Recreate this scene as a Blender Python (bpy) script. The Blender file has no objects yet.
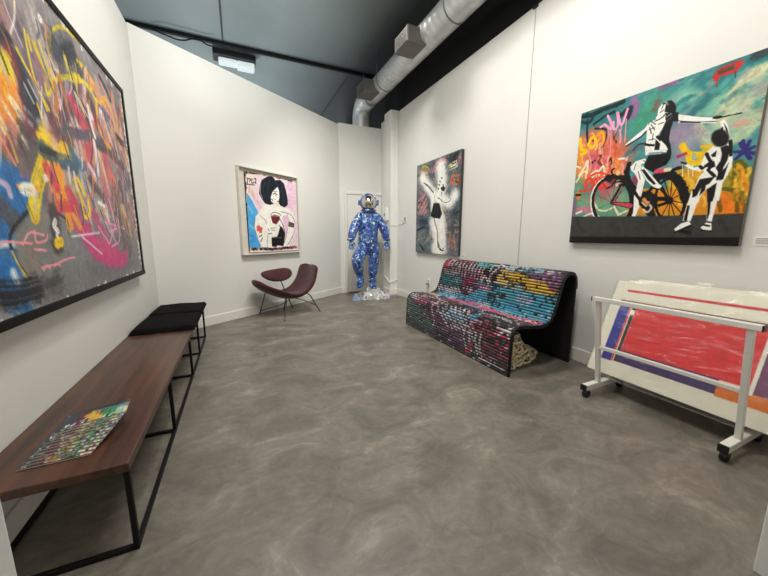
import bpy, bmesh, math, random
import numpy as np
from mathutils import Vector, Matrix
random.seed(7); np.random.seed(7)
PI = math.pi
COL = bpy.context.scene.collection

# ------------------------------------------------------------------ materials
def lin(c):
    c = np.asarray(c, float) / 255.0
    return np.where(c <= .04045, c / 12.92, ((c + .055) / 1.055) ** 2.4)

def mat(name, rgb, rough=.5, metal=0.0, var=.0, scale=8.0, bump=0.0, bscale=60.0, spec=.5, coat=0.0, sheen=0.0, alt=None, detail=5.0):
    """Principled material whose colour is broken up by a noise texture in object space."""
    m = bpy.data.materials.new(name); m.use_nodes = True
    nt = m.node_tree; b = nt.nodes['Principled BSDF']
    b.inputs['Roughness'].default_value = rough; b.inputs['Metallic'].default_value = metal
    b.inputs['Specular IOR Level'].default_value = spec; b.inputs['Coat Weight'].default_value = coat
    b.inputs['Sheen Weight'].default_value = sheen
    tc = nt.nodes.new('ShaderNodeTexCoord')
    n = nt.nodes.new('ShaderNodeTexNoise'); n.inputs['Scale'].default_value = scale; n.inputs['Detail'].default_value = detail
    r = nt.nodes.new('ShaderNodeValToRGB')
    a = lin(rgb); d = lin(alt) if alt else a * (1 - var)
    e = a if alt else np.minimum(a * (1 + var * .5), 1)
    r.color_ramp.elements[0].color = (*d, 1); r.color_ramp.elements[1].color = (*e, 1)
    r.color_ramp.elements[0].position = .32; r.color_ramp.elements[1].position = .68
    nt.links.new(tc.outputs['Object'], n.inputs['Vector']); nt.links.new(n.outputs['Fac'], r.inputs['Fac'])
    nt.links.new(r.outputs['Color'], b.inputs['Base Color'])
    if bump:
        n2 = nt.nodes.new('ShaderNodeTexNoise'); n2.inputs['Scale'].default_value = bscale; n2.inputs['Detail'].default_value = 4
        bp = nt.nodes.new('ShaderNodeBump'); bp.inputs['Strength'].default_value = bump; bp.inputs['Distance'].default_value = .01
        nt.links.new(tc.outputs['Object'], n2.inputs['Vector']); nt.links.new(n2.outputs['Fac'], bp.inputs['Height']); nt.links.new(bp.outputs['Normal'], b.inputs['Normal'])
    return m

def paint_mat(name, rough=.45, spec=.4, coat=0.0, bump=.15, bscale=90):
    """Paint whose colour is the mesh's own colour attribute, with a fine canvas bump."""
    m = mat(name, (128, 128, 128), rough, spec=spec, coat=coat, bump=bump, bscale=bscale)
    nt = m.node_tree; b = nt.nodes['Principled BSDF']
    at = nt.nodes.new('ShaderNodeAttribute'); at.attribute_name = 'paint'
    nz = nt.nodes.new('ShaderNodeTexNoise'); nz.inputs['Scale'].default_value = 40
    mx = nt.nodes.new('ShaderNodeMix'); mx.data_type = 'RGBA'; mx.blend_type = 'MULTIPLY'; mx.inputs['Factor'].default_value = .12
    nt.links.new(at.outputs['Color'], mx.inputs['A']); nt.links.new(nz.outputs['Color'], mx.inputs['B']); nt.links.new(mx.outputs['Result'], b.inputs['Base Color'])
    return m

# ------------------------------------------------------------------ mesh builder
class MB:
    def __init__(s): s.v = []; s.f = []
    def add(s, V, F):
        o = len(s.v); s.v += [tuple(map(float, p)) for p in V]; s.f += [tuple(i + o for i in f) for f in F]; return s
    def box(s, a, b):
        x0, y0, z0 = a; x1, y1, z1 = b
        return s.add([(x0,y0,z0),(x1,y0,z0),(x1,y1,z0),(x0,y1,z0),(x0,y0,z1),(x1,y0,z1),(x1,y1,z1),(x0,y1,z1)],
                     [(0,3,2,1),(4,5,6,7),(0,1,5,4),(1,2,6,5),(2,3,7,6),(3,0,4,7)])
    def bar(s, p, q, w, h, up=(0,0,1)):
        p, q = Vector(p), Vector(q); d = (q - p).normalized(); u = Vector(up)
        if abs(d.dot(u)) > .95: u = Vector((0,1,0))
        r = d.cross(u).normalized(); u = r.cross(d).normalized(); V = []
        for c in (p, q):
            for i, j in ((-1,-1),(1,-1),(1,1),(-1,1)): V.append(c + r*i*w/2 + u*j*h/2)
        return s.add(V, [(3,2,1,0),(4,5,6,7),(0,1,5,4),(1,2,6,5),(2,3,7,6),(3,0,4,7)])
    def prism(s, pts, z0, z1):
        n = len(pts)
        return s.add([(x,y,z0) for x,y in pts] + [(x,y,z1) for x,y in pts],
                     [tuple(range(n))[::-1], tuple(range(n, 2*n))] + [(i,(i+1)%n,(i+1)%n+n,i+n) for i in range(n)])
    def tube(s, pts, r, n=10, caps=True):
        P = [Vector(p) for p in pts]; R = r if isinstance(r, (list, tuple)) else [r]*len(P)
        t0 = (P[1]-P[0]).normalized(); u = t0.orthogonal().normalized(); V = []; F = []
        for i, p in enumerate(P):
            t = ((P[min(i+1,len(P)-1)] - P[max(i-1,0)])).normalized()
            u = (u - t*u.dot(t)).normalized(); w = t.cross(u)
            for k in range(n):
                a = 2*PI*k/n; V.append(p + (u*math.cos(a) + w*math.sin(a))*R[i])
        for i in range(len(P)-1):
            for k in range(n): F.append((i*n+k, i*n+(k+1)%n, (i+1)*n+(k+1)%n, (i+1)*n+k))
        if caps: F.append(tuple(range(n))[::-1]); F.append(tuple(range((len(P)-1)*n, len(P)*n)))
        return s.add(V, F)
    def grid(s, fn, nu, nv):
        V = [fn(i/nu, j/nv) for j in range(nv+1) for i in range(nu+1)]
        return s.add(V, [(j*(nu+1)+i, j*(nu+1)+i+1, (j+1)*(nu+1)+i+1, (j+1)*(nu+1)+i) for j in range(nv) for i in range(nu)])
    def ball(s, c, r, nu=20, nv=12, ax=None):
        M_ = ax or Matrix.Identity(3); r = r if isinstance(r, (list,tuple)) else (r,r,r); c = Vector(c); V=[]; F=[]
        for j in range(nv+1):
            for i in range(nu):
                a=2*PI*i/nu; b=PI*j/nv
                V.append(c + M_ @ Vector((r[0]*math.sin(b)*math.cos(a), r[1]*math.sin(b)*math.sin(a), r[2]*math.cos(b))))
        for j in range(nv):
            for i in range(nu): F.append((j*nu+i, (j+1)*nu+i, (j+1)*nu+(i+1)%nu, j*nu+(i+1)%nu))
        return s.add(V, F)
    def build(s, name, m, parent=None, bevel=0, smooth=False, seg=2, sub=0, weld=False):
        me = bpy.data.meshes.new(name); me.from_pydata(s.v, [], s.f)
        bm = bmesh.new(); bm.from_mesh(me)
        if weld: bmesh.ops.remove_doubles(bm, verts=bm.verts, dist=1e-5)
        bmesh.ops.recalc_face_normals(bm, faces=bm.faces); bm.to_mesh(me); bm.free()
        me.materials.append(m)
        if smooth: me.polygons.foreach_set('use_smooth', [True]*len(me.polygons))
        o = bpy.data.objects.new(name, me); COL.objects.link(o)
        if bevel:
            b = o.modifiers.new('Bevel', 'BEVEL'); b.width = bevel; b.segments = seg; b.limit_method = 'ANGLE'; b.harden_normals = False
        if sub:
            b = o.modifiers.new('Subdivision', 'SUBSURF'); b.levels = sub; b.render_levels = sub
        if parent: o.parent = parent; o.matrix_parent_inverse = Matrix.Identity(4) if parent.parent else Matrix.Translation(-parent.location)
        return o

def adopt(o, parent):
    o.parent = parent; o.matrix_parent_inverse = Matrix.Translation(-parent.location)
def thing(name, label, cat, loc, group=None):
    o = bpy.data.objects.new(name, None); COL.objects.link(o); o.location = loc; o.empty_display_size = .1
    return tag(o, label, cat, group)
def tag(o, label, cat, group=None):
    o['label'] = label; o['category'] = cat
    if group: o['group'] = group
    return o
def struct(o):
    o['kind'] = 'structure'; return o

def smooth_path(P, n=6):
    """Catmull-Rom through the points."""
    P = [np.array(p, float) for p in P]
    if len(P) < 3: return P
    Q = [2*P[0]-P[1]] + P + [2*P[-1]-P[-2]]; out = []
    for i in range(1, len(Q)-2):
        a, b, c, d = Q[i-1:i+3]
        for k in range(n):
            t = k/n; out.append(.5*((2*b)+(c-a)*t+(2*a-5*b+4*c-d)*t*t+(3*b-a-3*c+d)*t**3))
    return out + [P[-1]]

# ------------------------------------------------------------------ hand painting onto colour attributes
def vnoise(ny, nx, cell):
    gy, gx = int(ny/cell)+3, int(nx/cell)+3
    g = np.random.rand(gy, gx); y = np.arange(ny)/cell; x = np.arange(nx)/cell
    yi = y.astype(int); xi = x.astype(int); fy = (y-yi)[:,None]; fx = (x-xi)[None,:]
    fy = fy*fy*(3-2*fy); fx = fx*fx*(3-2*fx)
    a=g[yi][:,xi]; b=g[yi][:,xi+1]; c=g[yi+1][:,xi]; d=g[yi+1][:,xi+1]
    return (a*(1-fx)+b*fx)*(1-fy)+(c*(1-fx)+d*fx)*fy

class Painter:
    """A w x h metre surface sampled every `step` metres; (u, v) run right and down from the top left corner."""
    def __init__(s, w, h, step, base, vary=18):
        s.w, s.h = w, h; s.nx = int(round(w/step)); s.ny = int(round(h/step))
        s.U, s.V = np.meshgrid(np.linspace(0,w,s.nx+1), np.linspace(0,h,s.ny+1))
        s.img = np.zeros((s.ny+1, s.nx+1, 3)) + np.array(base, float)
        for cell, k in ((.25/step, 1.0), (.08/step, .7), (.02/step, .5)):
            n = vnoise(s.ny+1, s.nx+1, max(cell,1)) - .5
            s.img += n[...,None]*vary*k*2
        s.grain = .5*vnoise(s.ny+1, s.nx+1, max(.03/step,1)) + .5*vnoise(s.ny+1, s.nx+1, max(.008/step,1)) - .5
    def _win(s, L, m):
        a = np.array(L); x0,y0 = a.min(0)-m; x1,y1 = a.max(0)+m
        i0=max(0,int(x0/s.w*s.nx)-1); i1=min(s.nx+1,int(x1/s.w*s.nx)+3); j0=max(0,int(y0/s.h*s.ny)-1); j1=min(s.ny+1,int(y1/s.h*s.ny)+3)
        return (slice(j0,j1), slice(i0,i1)) if i1>i0 and j1>j0 else None
    def _mix(s, W, al, col, brush=.10):
        g = s.grain[W]; c = np.array(col,float)*(1+brush*2*g[...,None]) + 8*g[...,None]
        s.img[W] = s.img[W]*(1-al[...,None]) + c*al[...,None]
    def _dist(s, W, L):
        U=s.U[W]; V=s.V[W]; D=np.full(U.shape,1e9)
        for (x0,y0),(x1,y1) in zip(L[:-1],L[1:]):
            dx,dy=x1-x0,y1-y0; q=dx*dx+dy*dy+1e-12
            t=np.clip(((U-x0)*dx+(V-y0)*dy)/q,0,1); D=np.minimum(D,(U-x0-t*dx)**2+(V-y0-t*dy)**2)
        return np.sqrt(D)
    def bristle(s, W, L, w):
        """streaks that run along the stroke, as the hairs of a broad brush leave them"""
        U=s.U[W]; V=s.V[W]; D=np.full(U.shape,1e9); O=np.zeros(U.shape)
        for (x0,y0),(x1,y1) in zip(L[:-1],L[1:]):
            dx,dy=x1-x0,y1-y0; q=dx*dx+dy*dy+1e-12; t=np.clip(((U-x0)*dx+(V-y0)*dy)/q,0,1)
            d=(U-x0-t*dx)**2+(V-y0-t*dy)**2; o=((V-y0)*dx-(U-x0)*dy)/math.sqrt(q); k=d<D; D=np.where(k,d,D); O=np.where(k,o,O)
        tab=np.random.rand(64); x=np.clip((O/w+1)*22,0,62.9)+s.grain[W]*1.5; x=np.clip(x,0,62.9); i=x.astype(int); f=x-i
        return np.clip(.25+1.5*(tab[i]*(1-f)+tab[i+1]*f),0,1)
    def stroke(s, col, w, soft, a, L, brush=.10, hairs=False):
        L=[tuple(p) for p in smooth_path(L)] if len(L)>1 else [L[0],L[0]]
        W=s._win(L,w)
        if W is None: return
        r=w/2; D=s._dist(W,L) + s.grain[W]*w*(.25 if w>.012 else .1)
        t=np.clip((r-D)/(max(soft*r,1e-4)),0,1); al=a*t*t*(3-2*t)
        if hairs: al=al*s.bristle(W,L,w)
        s._mix(W,al,col,brush)
    def poly(s, col, soft, a, L):
        W=s._win(L,.02)
        if W is None: return
        U=s.U[W]; V=s.V[W]; ins=np.zeros(U.shape,bool); n=len(L)
        for i in range(n):
            x0,y0=L[i]; x1,y1=L[(i+1)%n]
            if y0==y1: continue
            c=((V<y0)!=(V<y1)) & (U<(x1-x0)*(V-y0)/(y1-y0)+x0); ins^=c
        D=s._dist(W,list(L)+[L[0]]); sd=np.where(ins,D,-D)
        t=np.clip(sd/max(soft,1e-4)+.5,0,1); s._mix(W,a*t,col,.06)
    def run(s, ops, broad=1.7, fine=1.25, hairs=False):
        for t,col,w,soft,a,L in ops:
            if t=='b': s.stroke(col,w*(broad if soft>=.6 else fine),soft,a,L,hairs=hairs and w>.025)
            else: s.poly(col,soft,a,L)
    def mesh(s, name, fn, m, parent=None, pos=None):
        """Lay the painted grid out with fn(u, v) -> xyz arrays (or ready positions) and store its colours."""
        X=pos if pos is not None else np.stack(fn(s.U,s.V),-1)
        ny,nx=X.shape[:2]; me=bpy.data.meshes.new(name)
        idx=np.arange(ny*nx).reshape(ny,nx)
        q=np.stack([idx[:-1,:-1],idx[1:,:-1],idx[1:,1:],idx[:-1,1:]],-1).reshape(-1,4)
        me.vertices.add(ny*nx); me.vertices.foreach_set('co',X.reshape(-1).astype(np.float32))
        me.loops.add(q.size); me.loops.foreach_set('vertex_index',q.reshape(-1).astype(np.int32))
        me.polygons.add(len(q)); me.polygons.foreach_set('loop_start',np.arange(0,q.size,4,dtype=np.int32)); me.polygons.foreach_set('loop_total',np.full(len(q),4,np.int32))
        me.update(calc_edges=True); me.validate()
        at=me.color_attributes.new('paint','FLOAT_COLOR','POINT')
        c=np.ones((ny*nx,4),np.float32); c[:,:3]=lin(np.clip(s.img,3,250)).reshape(-1,3); at.data.foreach_set('color',c.reshape(-1))
        me.polygons.foreach_set('use_smooth',[True]*len(me.polygons)); me.materials.append(m)
        o=bpy.data.objects.new(name,me); COL.objects.link(o)
        if parent: adopt(o,parent)
        return o
# ---- brush strokes and stencils: (kind, colour, width, softness, opacity, points in metres from the top left)
BICYCLE_PAINT=[
('b',(70,150,118),0.16,1,0.9,[(0.458,0.197),(0.483,0.137),(0.517,0.115)]),
('b',(135,190,165),0.1,1,0.9,[(0.643,0.144),(0.682,0.107),(0.727,0.132)]),
('b',(36,118,124),0.03,0.8,0.8,[(0.637,0.159),(0.693,0.136),(0.749,0.144)]),
('b',(36,118,124),0.03,0.8,0.8,[(0.803,0.105),(0.812,0.178),(0.832,0.232)]),
('b',(150,195,165),0.07,1,0.9,[(0.823,0.261),(0.857,0.187),(0.883,0.158)]),
('b',(205,208,168),0.07,0.7,0.95,[(0.88,0.323),(0.905,0.234),(0.936,0.164),(0.974,0.113),(1.038,0.099)]),
('b',(38,125,130),0.03,0.6,0.8,[(0.958,0.335),(0.975,0.251),(1.01,0.185),(1.048,0.172)]),
('b',(178,170,140),0.1,0.8,0.9,[(1.005,0.349),(1.018,0.288),(1.057,0.238)]),
('b',(120,110,92),0.05,0.8,0.7,[(1.032,0.357),(1.066,0.304)]),
('b',(38,128,132),0.05,0.8,0.8,[(0.766,0.066),(0.85,0.13),(0.906,0.107),(0.945,0.058),(1.031,0.041)]),
('b',(195,205,165),0.06,0.7,0.9,[(0.779,0.327),(0.812,0.385),(0.876,0.434),(0.949,0.437),(0.992,0.418),(1.028,0.362)]),
('b',(165,195,170),0.12,1,0.8,[(0.868,0.369),(0.94,0.374),(0.985,0.364)]),
('b',(205,130,130),0.03,0.7,0.9,[(0.95,0.361),(0.989,0.358)]),
('b',(52,60,62),0.05,0.7,0.9,[(0.987,0.017),(1.027,0.012)]),
('b',(160,130,160),0.16,1,0.8,[(0.665,0.336),(0.701,0.32),(0.734,0.373)]),
('b',(160,140,160),0.12,1,0.7,[(0.669,0.356),(0.728,0.422),(0.704,0.521)]),
('b',(150,165,165),0.08,1,0.6,[(0.716,0.438),(0.753,0.396)]),
('b',(150,105,150),0.05,0.8,0.9,[(0.384,0.032),(0.408,0.094),(0.388,0.142)]),
('b',(150,90,140),0.02,0.6,0.9,[(0.543,0.017),(0.589,0.005),(0.634,0.014)]),
('b',(130,80,85),0.04,0.9,0.8,[(0.545,0.098),(0.531,0.133)]),
('p',(216,118,92),0,0.1,0.95,[(-0.004,0.177),(0.107,0.16),(0.236,0.201),(0.352,0.299),(0.386,0.593),(-0.009,0.58)]),
('p',(112,158,128),0,0.12,0.9,[(0.025,0.67),(0.311,0.69),(0.383,0.648),(0.463,0.716),(0.48,0.857),(0.017,0.833)]),
('p',(200,196,160),0,0.14,0.85,[(0.895,0.246),(0.935,0.156),(0.974,0.113),(1.049,0.097),(1.072,0.271),(1.029,0.291),(0.996,0.368),(0.888,0.336)]),
('b',(214,112,84),0.2,0.8,0.95,[(0.13,0.274),(0.224,0.366),(0.32,0.426)]),
('b',(214,112,84),0.16,0.8,0.95,[(0.091,0.422),(0.23,0.509)]),
('b',(226,150,56),0.1,0.8,0.95,[(0.023,0.322),(0.067,0.406),(0.052,0.479)]),
('b',(226,140,60),0.08,0.8,0.9,[(0.323,0.456),(0.353,0.549)]),
('b',(205,95,120),0.12,0.8,0.9,[(0.134,0.409),(0.202,0.443)]),
('b',(205,100,110),0.12,0.8,0.8,[(0.252,0.611),(0.311,0.69)]),
('b',(112,160,128),0.14,0.9,0.9,[(0.09,0.732),(0.193,0.751),(0.281,0.779)]),
('b',(128,165,130),0.1,0.9,0.9,[(0.349,0.684),(0.404,0.749),(0.382,0.807)]),
('b',(110,150,120),0.1,0.9,0.9,[(0.01,0.535),(0.046,0.65)]),
('b',(200,120,140),0.05,0.8,0.9,[(0.026,0.794),(0.107,0.777),(0.178,0.815)]),
('b',(120,105,120),0.04,0.8,0.9,[(0.015,0.691),(0.016,0.816)]),
('b',(18,36,40),0.035,0.5,0.95,[(0.013,0.029),(0.083,0.038),(0.156,0.028),(0.255,0.026),(0.315,0.019)]),
('b',(20,50,55),0.025,0.5,0.9,[(0.007,0.064),(0.067,0.092),(0.1,0.052),(0.048,0.02)]),
('b',(20,40,45),0.02,0.5,0.9,[(0.059,0.069),(0.062,0.153),(0.077,0.24)]),
('b',(20,30,34),0.02,0.5,0.9,[(0.113,0.116),(0.192,0.081),(0.261,0.073)]),
('b',(20,30,34),0.03,0.6,0.8,[(0.303,0.115),(0.372,0.082),(0.361,0.143)]),
('b',(20,30,34),0.015,0.5,0.9,[(0.127,0.151),(0.214,0.185),(0.221,0.246),(0.197,0.31)]),
('b',(30,20,20),0.015,0.5,0.9,[(0.246,0.471),(0.283,0.448),(0.274,0.407),(0.261,0.424)]),
('b',(30,20,20),0.02,0.5,0.9,[(0.134,0.409),(0.15,0.402)]),
('b',(30,20,20),0.02,0.5,0.9,[(0.178,0.366),(0.194,0.37)]),
('b',(245,180,60),0.011343,0.4,0.757364,[(0.199,0.398),(0.218,0.442),(0.208,0.481)]),
('b',(240,130,70),0.0152585,0.4,0.564907,[(0.203,0.475),(0.194,0.494),(0.206,0.517)]),
('b',(235,150,190),0.0131893,0.4,0.81915,[(0.314,0.214),(0.328,0.262),(0.328,0.307)]),
('b',(200,70,90),0.00727369,0.4,0.545011,[(0.072,0.472),(0.093,0.526),(0.093,0.577)]),
('b',(245,180,60),0.0196662,0.4,0.702899,[(0.16,0.198),(0.174,0.226),(0.166,0.249)]),
('b',(230,120,130),0.0126748,0.4,0.790531,[(0.057,0.35),(0.058,0.393),(0.055,0.435)]),
('b',(250,205,150),0.0191752,0.4,0.623961,[(0.371,0.544),(0.385,0.585),(0.377,0.623)]),
('b',(245,180,60),0.00639401,0.4,0.707599,[(0.108,0.258),(0.121,0.289),(0.112,0.315)]),
('b',(235,150,190),0.0165461,0.4,0.609515,[(0.101,0.291),(0.095,0.318),(0.097,0.348)]),
('b',(240,130,70),0.0131963,0.4,0.682252,[(0.178,0.335),(0.178,0.373),(0.183,0.412)]),
('b',(245,180,60),0.0125062,0.4,0.806575,[(0.281,0.486),(0.285,0.507),(0.279,0.527)]),
('b',(250,205,150),0.00851356,0.4,0.599022,[(0.107,0.36),(0.123,0.418),(0.12,0.473)]),
('b',(245,180,60),0.00633473,0.4,0.832782,[(0.059,0.256),(0.057,0.292),(0.074,0.332)]),
('b',(230,120,130),0.0128565,0.4,0.677932,[(0.236,0.253),(0.236,0.286),(0.248,0.322)]),
('b',(240,130,70),0.00989627,0.4,0.778389,[(0.278,0.34),(0.294,0.381),(0.286,0.416)]),
('b',(220,90,60),0.00639924,0.4,0.723208,[(0.257,0.252),(0.245,0.272),(0.253,0.296)]),
('b',(230,120,130),0.0197127,0.4,0.867974,[(0.104,0.185),(0.108,0.205),(0.111,0.226)]),
('b',(235,150,190),0.0186135,0.4,0.638991,[(0.36,0.467),(0.371,0.497),(0.368,0.524)]),
('b',(240,130,70),0.0156433,0.4,0.515172,[(0.165,0.42),(0.159,0.456),(0.163,0.493)]),
('b',(40,30,34),0.0170937,0.4,0.608279,[(0.045,0.274),(0.054,0.296),(0.042,0.313)]),
('b',(235,150,190),0.0089668,0.4,0.732273,[(0.305,0.43),(0.311,0.463),(0.315,0.495)]),
('b',(250,205,150),0.00798532,0.4,0.778309,[(0.042,0.25),(0.03,0.262),(0.041,0.279)]),
('b',(250,205,150),0.00846116,0.4,0.694148,[(0.293,0.418),(0.291,0.469),(0.307,0.523)]),
('b',(250,205,150),0.00735626,0.4,0.646594,[(0.046,0.342),(0.041,0.374),(0.064,0.411)]),
('b',(245,180,60),0.0130145,0.4,0.685852,[(0.322,0.434),(0.33,0.458),(0.321,0.479)]),
('b',(230,120,130),0.0169962,0.4,0.663016,[(0.251,0.476),(0.24,0.495),(0.261,0.52)]),
('b',(230,120,130),0.0152858,0.4,0.772313,[(0.279,0.462),(0.296,0.499),(0.288,0.531)]),
('b',(230,120,130),0.0185398,0.4,0.690828,[(0.159,0.418),(0.166,0.444),(0.157,0.468)]),
('b',(40,30,34),0.0172505,0.4,0.739516,[(0.285,0.232),(0.282,0.263),(0.3,0.298)]),
('b',(250,205,150),0.00807472,0.4,0.763285,[(0.178,0.474),(0.177,0.526),(0.18,0.579)]),
('b',(220,90,60),0.0107578,0.4,0.875956,[(0.293,0.319),(0.304,0.35),(0.299,0.377)]),
('b',(220,90,60),0.00753514,0.4,0.847357,[(0.291,0.25),(0.29,0.294),(0.309,0.343)]),
('b',(220,90,60),0.0167913,0.4,0.849068,[(0.262,0.441),(0.277,0.486),(0.268,0.527)]),
('b',(240,130,70),0.00618138,0.4,0.786332,[(0.298,0.49),(0.292,0.524),(0.299,0.56)]),
('b',(220,90,60),0.0136463,0.4,0.64585,[(0.117,0.207),(0.105,0.223),(0.131,0.248)]),
('b',(240,130,70),0.0151209,0.4,0.75422,[(0.188,0.23),(0.199,0.247),(0.191,0.259)]),
('b',(40,30,34),0.0184985,0.4,0.508214,[(0.195,0.389),(0.184,0.414),(0.209,0.447)]),
('b',(235,150,190),0.0193886,0.4,0.662346,[(0.09,0.413),(0.099,0.443),(0.094,0.471)]),
('b',(245,180,60),0.0108778,0.4,0.82234,[(0.247,0.443),(0.245,0.49),(0.257,0.541)]),
('b',(240,130,70),0.0143046,0.4,0.751687,[(0.329,0.522),(0.332,0.533),(0.337,0.545)]),
('b',(250,205,150),0.0172015,0.4,0.634931,[(0.181,0.277),(0.182,0.317),(0.193,0.359)]),
('b',(250,205,150),0.00798969,0.4,0.55468,[(0.056,0.422),(0.048,0.465),(0.065,0.512)]),
('b',(40,30,34),0.016234,0.4,0.635878,[(0.111,0.208),(0.123,0.227),(0.12,0.243)]),
('b',(230,120,130),0.0107956,0.4,0.747821,[(0.175,0.469),(0.193,0.529),(0.191,0.585)]),
('b',(245,180,60),0.0177387,0.4,0.61162,[(0.039,0.244),(0.047,0.269),(0.042,0.291)]),
('b',(230,120,130),0.00841953,0.4,0.730872,[(0.167,0.516),(0.171,0.532),(0.173,0.549)]),
('b',(250,205,150),0.0192092,0.4,0.749874,[(0.151,0.26),(0.157,0.288),(0.148,0.312)]),
('b',(250,205,150),0.0180172,0.4,0.896692,[(0.345,0.527),(0.34,0.563),(0.351,0.602)]),
('b',(235,150,190),0.0176893,0.4,0.565473,[(0.23,0.185),(0.233,0.21),(0.243,0.237)]),
('b',(230,120,130),0.00919963,0.4,0.575083,[(0.179,0.188),(0.169,0.209),(0.189,0.238)]),
('b',(245,180,60),0.0127038,0.4,0.874808,[(0.106,0.179),(0.123,0.204),(0.11,0.22)]),
('b',(200,70,90),0.00934866,0.4,0.700625,[(0.162,0.32),(0.166,0.347),(0.173,0.375)]),
('b',(250,205,150),0.0115859,0.4,0.767889,[(0.26,0.396),(0.254,0.437),(0.261,0.48)]),
('b',(230,120,130),0.00812109,0.4,0.625705,[(0.136,0.39),(0.149,0.417),(0.139,0.439)]),
('b',(240,130,70),0.0123424,0.4,0.584316,[(0.113,0.289),(0.116,0.302),(0.11,0.314)]),
('b',(220,90,60),0.0144175,0.4,0.59123,[(0.295,0.38),(0.31,0.416),(0.295,0.445)]),
('b',(250,205,150),0.016995,0.4,0.837601,[(0.335,0.514),(0.331,0.565),(0.341,0.618)]),
('b',(230,120,130),0.00752017,0.4,0.835108,[(0.051,0.208),(0.056,0.222),(0.046,0.231)]),
('b',(240,130,70),0.019875,0.4,0.533993,[(0.317,0.418),(0.318,0.447),(0.331,0.478)]),
('b',(40,30,34),0.013616,0.4,0.860157,[(0.234,0.497),(0.247,0.53),(0.238,0.56)]),
('b',(150,150,150),0.0183693,0.7,0.359072,[(0.575,0.16),(0.605,0.156),(0.631,0.132)]),
('b',(40,104,112),0.0240572,0.7,0.521963,[(0.715,0.039),(0.741,0.037),(0.763,0.016)]),
('b',(200,205,170),0.0279252,0.7,0.371319,[(0.931,0.299),(0.955,0.294),(0.977,0.268)]),
('b',(120,185,165),0.0134727,0.7,0.302614,[(0.918,0.282),(0.93,0.279),(0.94,0.268)]),
('b',(150,150,150),0.0310123,0.7,0.55104,[(0.966,0.204),(0.978,0.202),(0.989,0.189)]),
('b',(96,170,160),0.015325,0.7,0.410328,[(1.037,0.152),(1.053,0.15),(1.067,0.133)]),
('b',(200,205,170),0.029271,0.7,0.349894,[(0.8,0.087),(0.815,0.086),(0.827,0.074)]),
('b',(60,140,140),0.0334272,0.7,0.374249,[(0.949,0.177),(0.961,0.175),(0.972,0.163)]),
('b',(200,205,170),0.0194808,0.7,0.448186,[(0.726,0.15),(0.747,0.147),(0.766,0.129)]),
('b',(60,140,140),0.0188698,0.7,0.555196,[(0.851,0.169),(0.886,0.164),(0.916,0.131)]),
('b',(200,205,170),0.0175023,0.7,0.440882,[(0.752,0.264),(0.763,0.261),(0.774,0.25)]),
('b',(60,140,140),0.0340727,0.7,0.273075,[(0.979,0.322),(1.008,0.315),(1.033,0.284)]),
('b',(96,170,160),0.0198307,0.7,0.343655,[(0.651,0.063),(0.688,0.06),(0.72,0.031)]),
('b',(200,205,170),0.0131844,0.7,0.58579,[(0.563,-0.042),(0.588,-0.043),(0.609,-0.061)]),
('b',(120,185,165),0.0317867,0.7,0.467374,[(1.013,0.266),(1.032,0.262),(1.048,0.242)]),
('b',(120,185,165),0.0238302,0.7,0.485731,[(0.99,0.26),(1.009,0.256),(1.026,0.235)]),
('b',(120,185,165),0.0314498,0.7,0.487275,[(0.825,0.236),(0.854,0.231),(0.879,0.204)]),
('b',(40,104,112),0.0346726,0.7,0.29013,[(0.861,0.064),(0.882,0.062),(0.901,0.044)]),
('b',(60,140,140),0.0195446,0.7,0.595759,[(0.892,0.09),(0.907,0.089),(0.92,0.075)]),
('b',(40,104,112),0.0328878,0.7,0.309112,[(0.92,0.19),(0.939,0.187),(0.956,0.168)]),
('b',(150,150,150),0.0153143,0.7,0.439525,[(0.994,0.233),(1.006,0.231),(1.017,0.219)]),
('b',(120,185,165),0.0129967,0.7,0.415148,[(0.642,0.024),(0.671,0.022),(0.697,-0.001)]),
('b',(60,140,140),0.031723,0.7,0.411126,[(1.004,0.286),(1.015,0.283),(1.025,0.271)]),
('b',(40,104,112),0.0302445,0.7,0.589778,[(1.057,0.254),(1.069,0.251),(1.08,0.237)]),
('b',(150,150,150),0.031772,0.7,0.34125,[(1.013,0.225),(1.034,0.221),(1.052,0.199)]),
('b',(150,150,150),0.0322021,0.7,0.484374,[(0.582,-0.054),(0.602,-0.054),(0.621,-0.069)]),
('b',(120,185,165),0.0341766,0.7,0.470582,[(0.774,-0.011),(0.807,-0.013),(0.835,-0.04)]),
('b',(96,170,160),0.0328672,0.7,0.252905,[(0.96,0.217),(0.984,0.213),(1.005,0.188)]),
('b',(120,185,165),0.014046,0.7,0.477896,[(0.928,0.084),(0.944,0.082),(0.957,0.068)]),
('b',(150,150,150),0.0160408,0.7,0.353381,[(0.944,0.295),(0.973,0.288),(0.997,0.259)]),
('b',(200,205,170),0.0344882,0.7,0.253736,[(0.986,0.33),(0.994,0.328),(1.002,0.319)]),
('b',(200,205,170),0.018052,0.7,0.502414,[(0.593,-0.1),(0.629,-0.1),(0.661,-0.126)]),
('b',(150,150,150),0.0303354,0.7,0.283823,[(0.627,0.13),(0.644,0.128),(0.659,0.115)]),
('b',(200,205,170),0.0338399,0.7,0.569882,[(0.94,0.288),(0.968,0.283),(0.991,0.254)]),
('b',(96,170,160),0.0194935,0.7,0.578241,[(1.041,0.122),(1.054,0.12),(1.066,0.107)]),
('b',(60,140,140),0.0139568,0.7,0.252547,[(0.961,0.195),(0.977,0.192),(0.991,0.176)]),
('b',(40,104,112),0.0323601,0.7,0.517843,[(0.703,0.247),(0.735,0.242),(0.762,0.214)]),
('b',(120,185,165),0.0259797,0.7,0.308846,[(0.754,-0.012),(0.789,-0.014),(0.82,-0.042)]),
('b',(150,150,150),0.0188544,0.7,0.504662,[(1.066,0.336),(1.083,0.331),(1.098,0.312)]),
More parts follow.
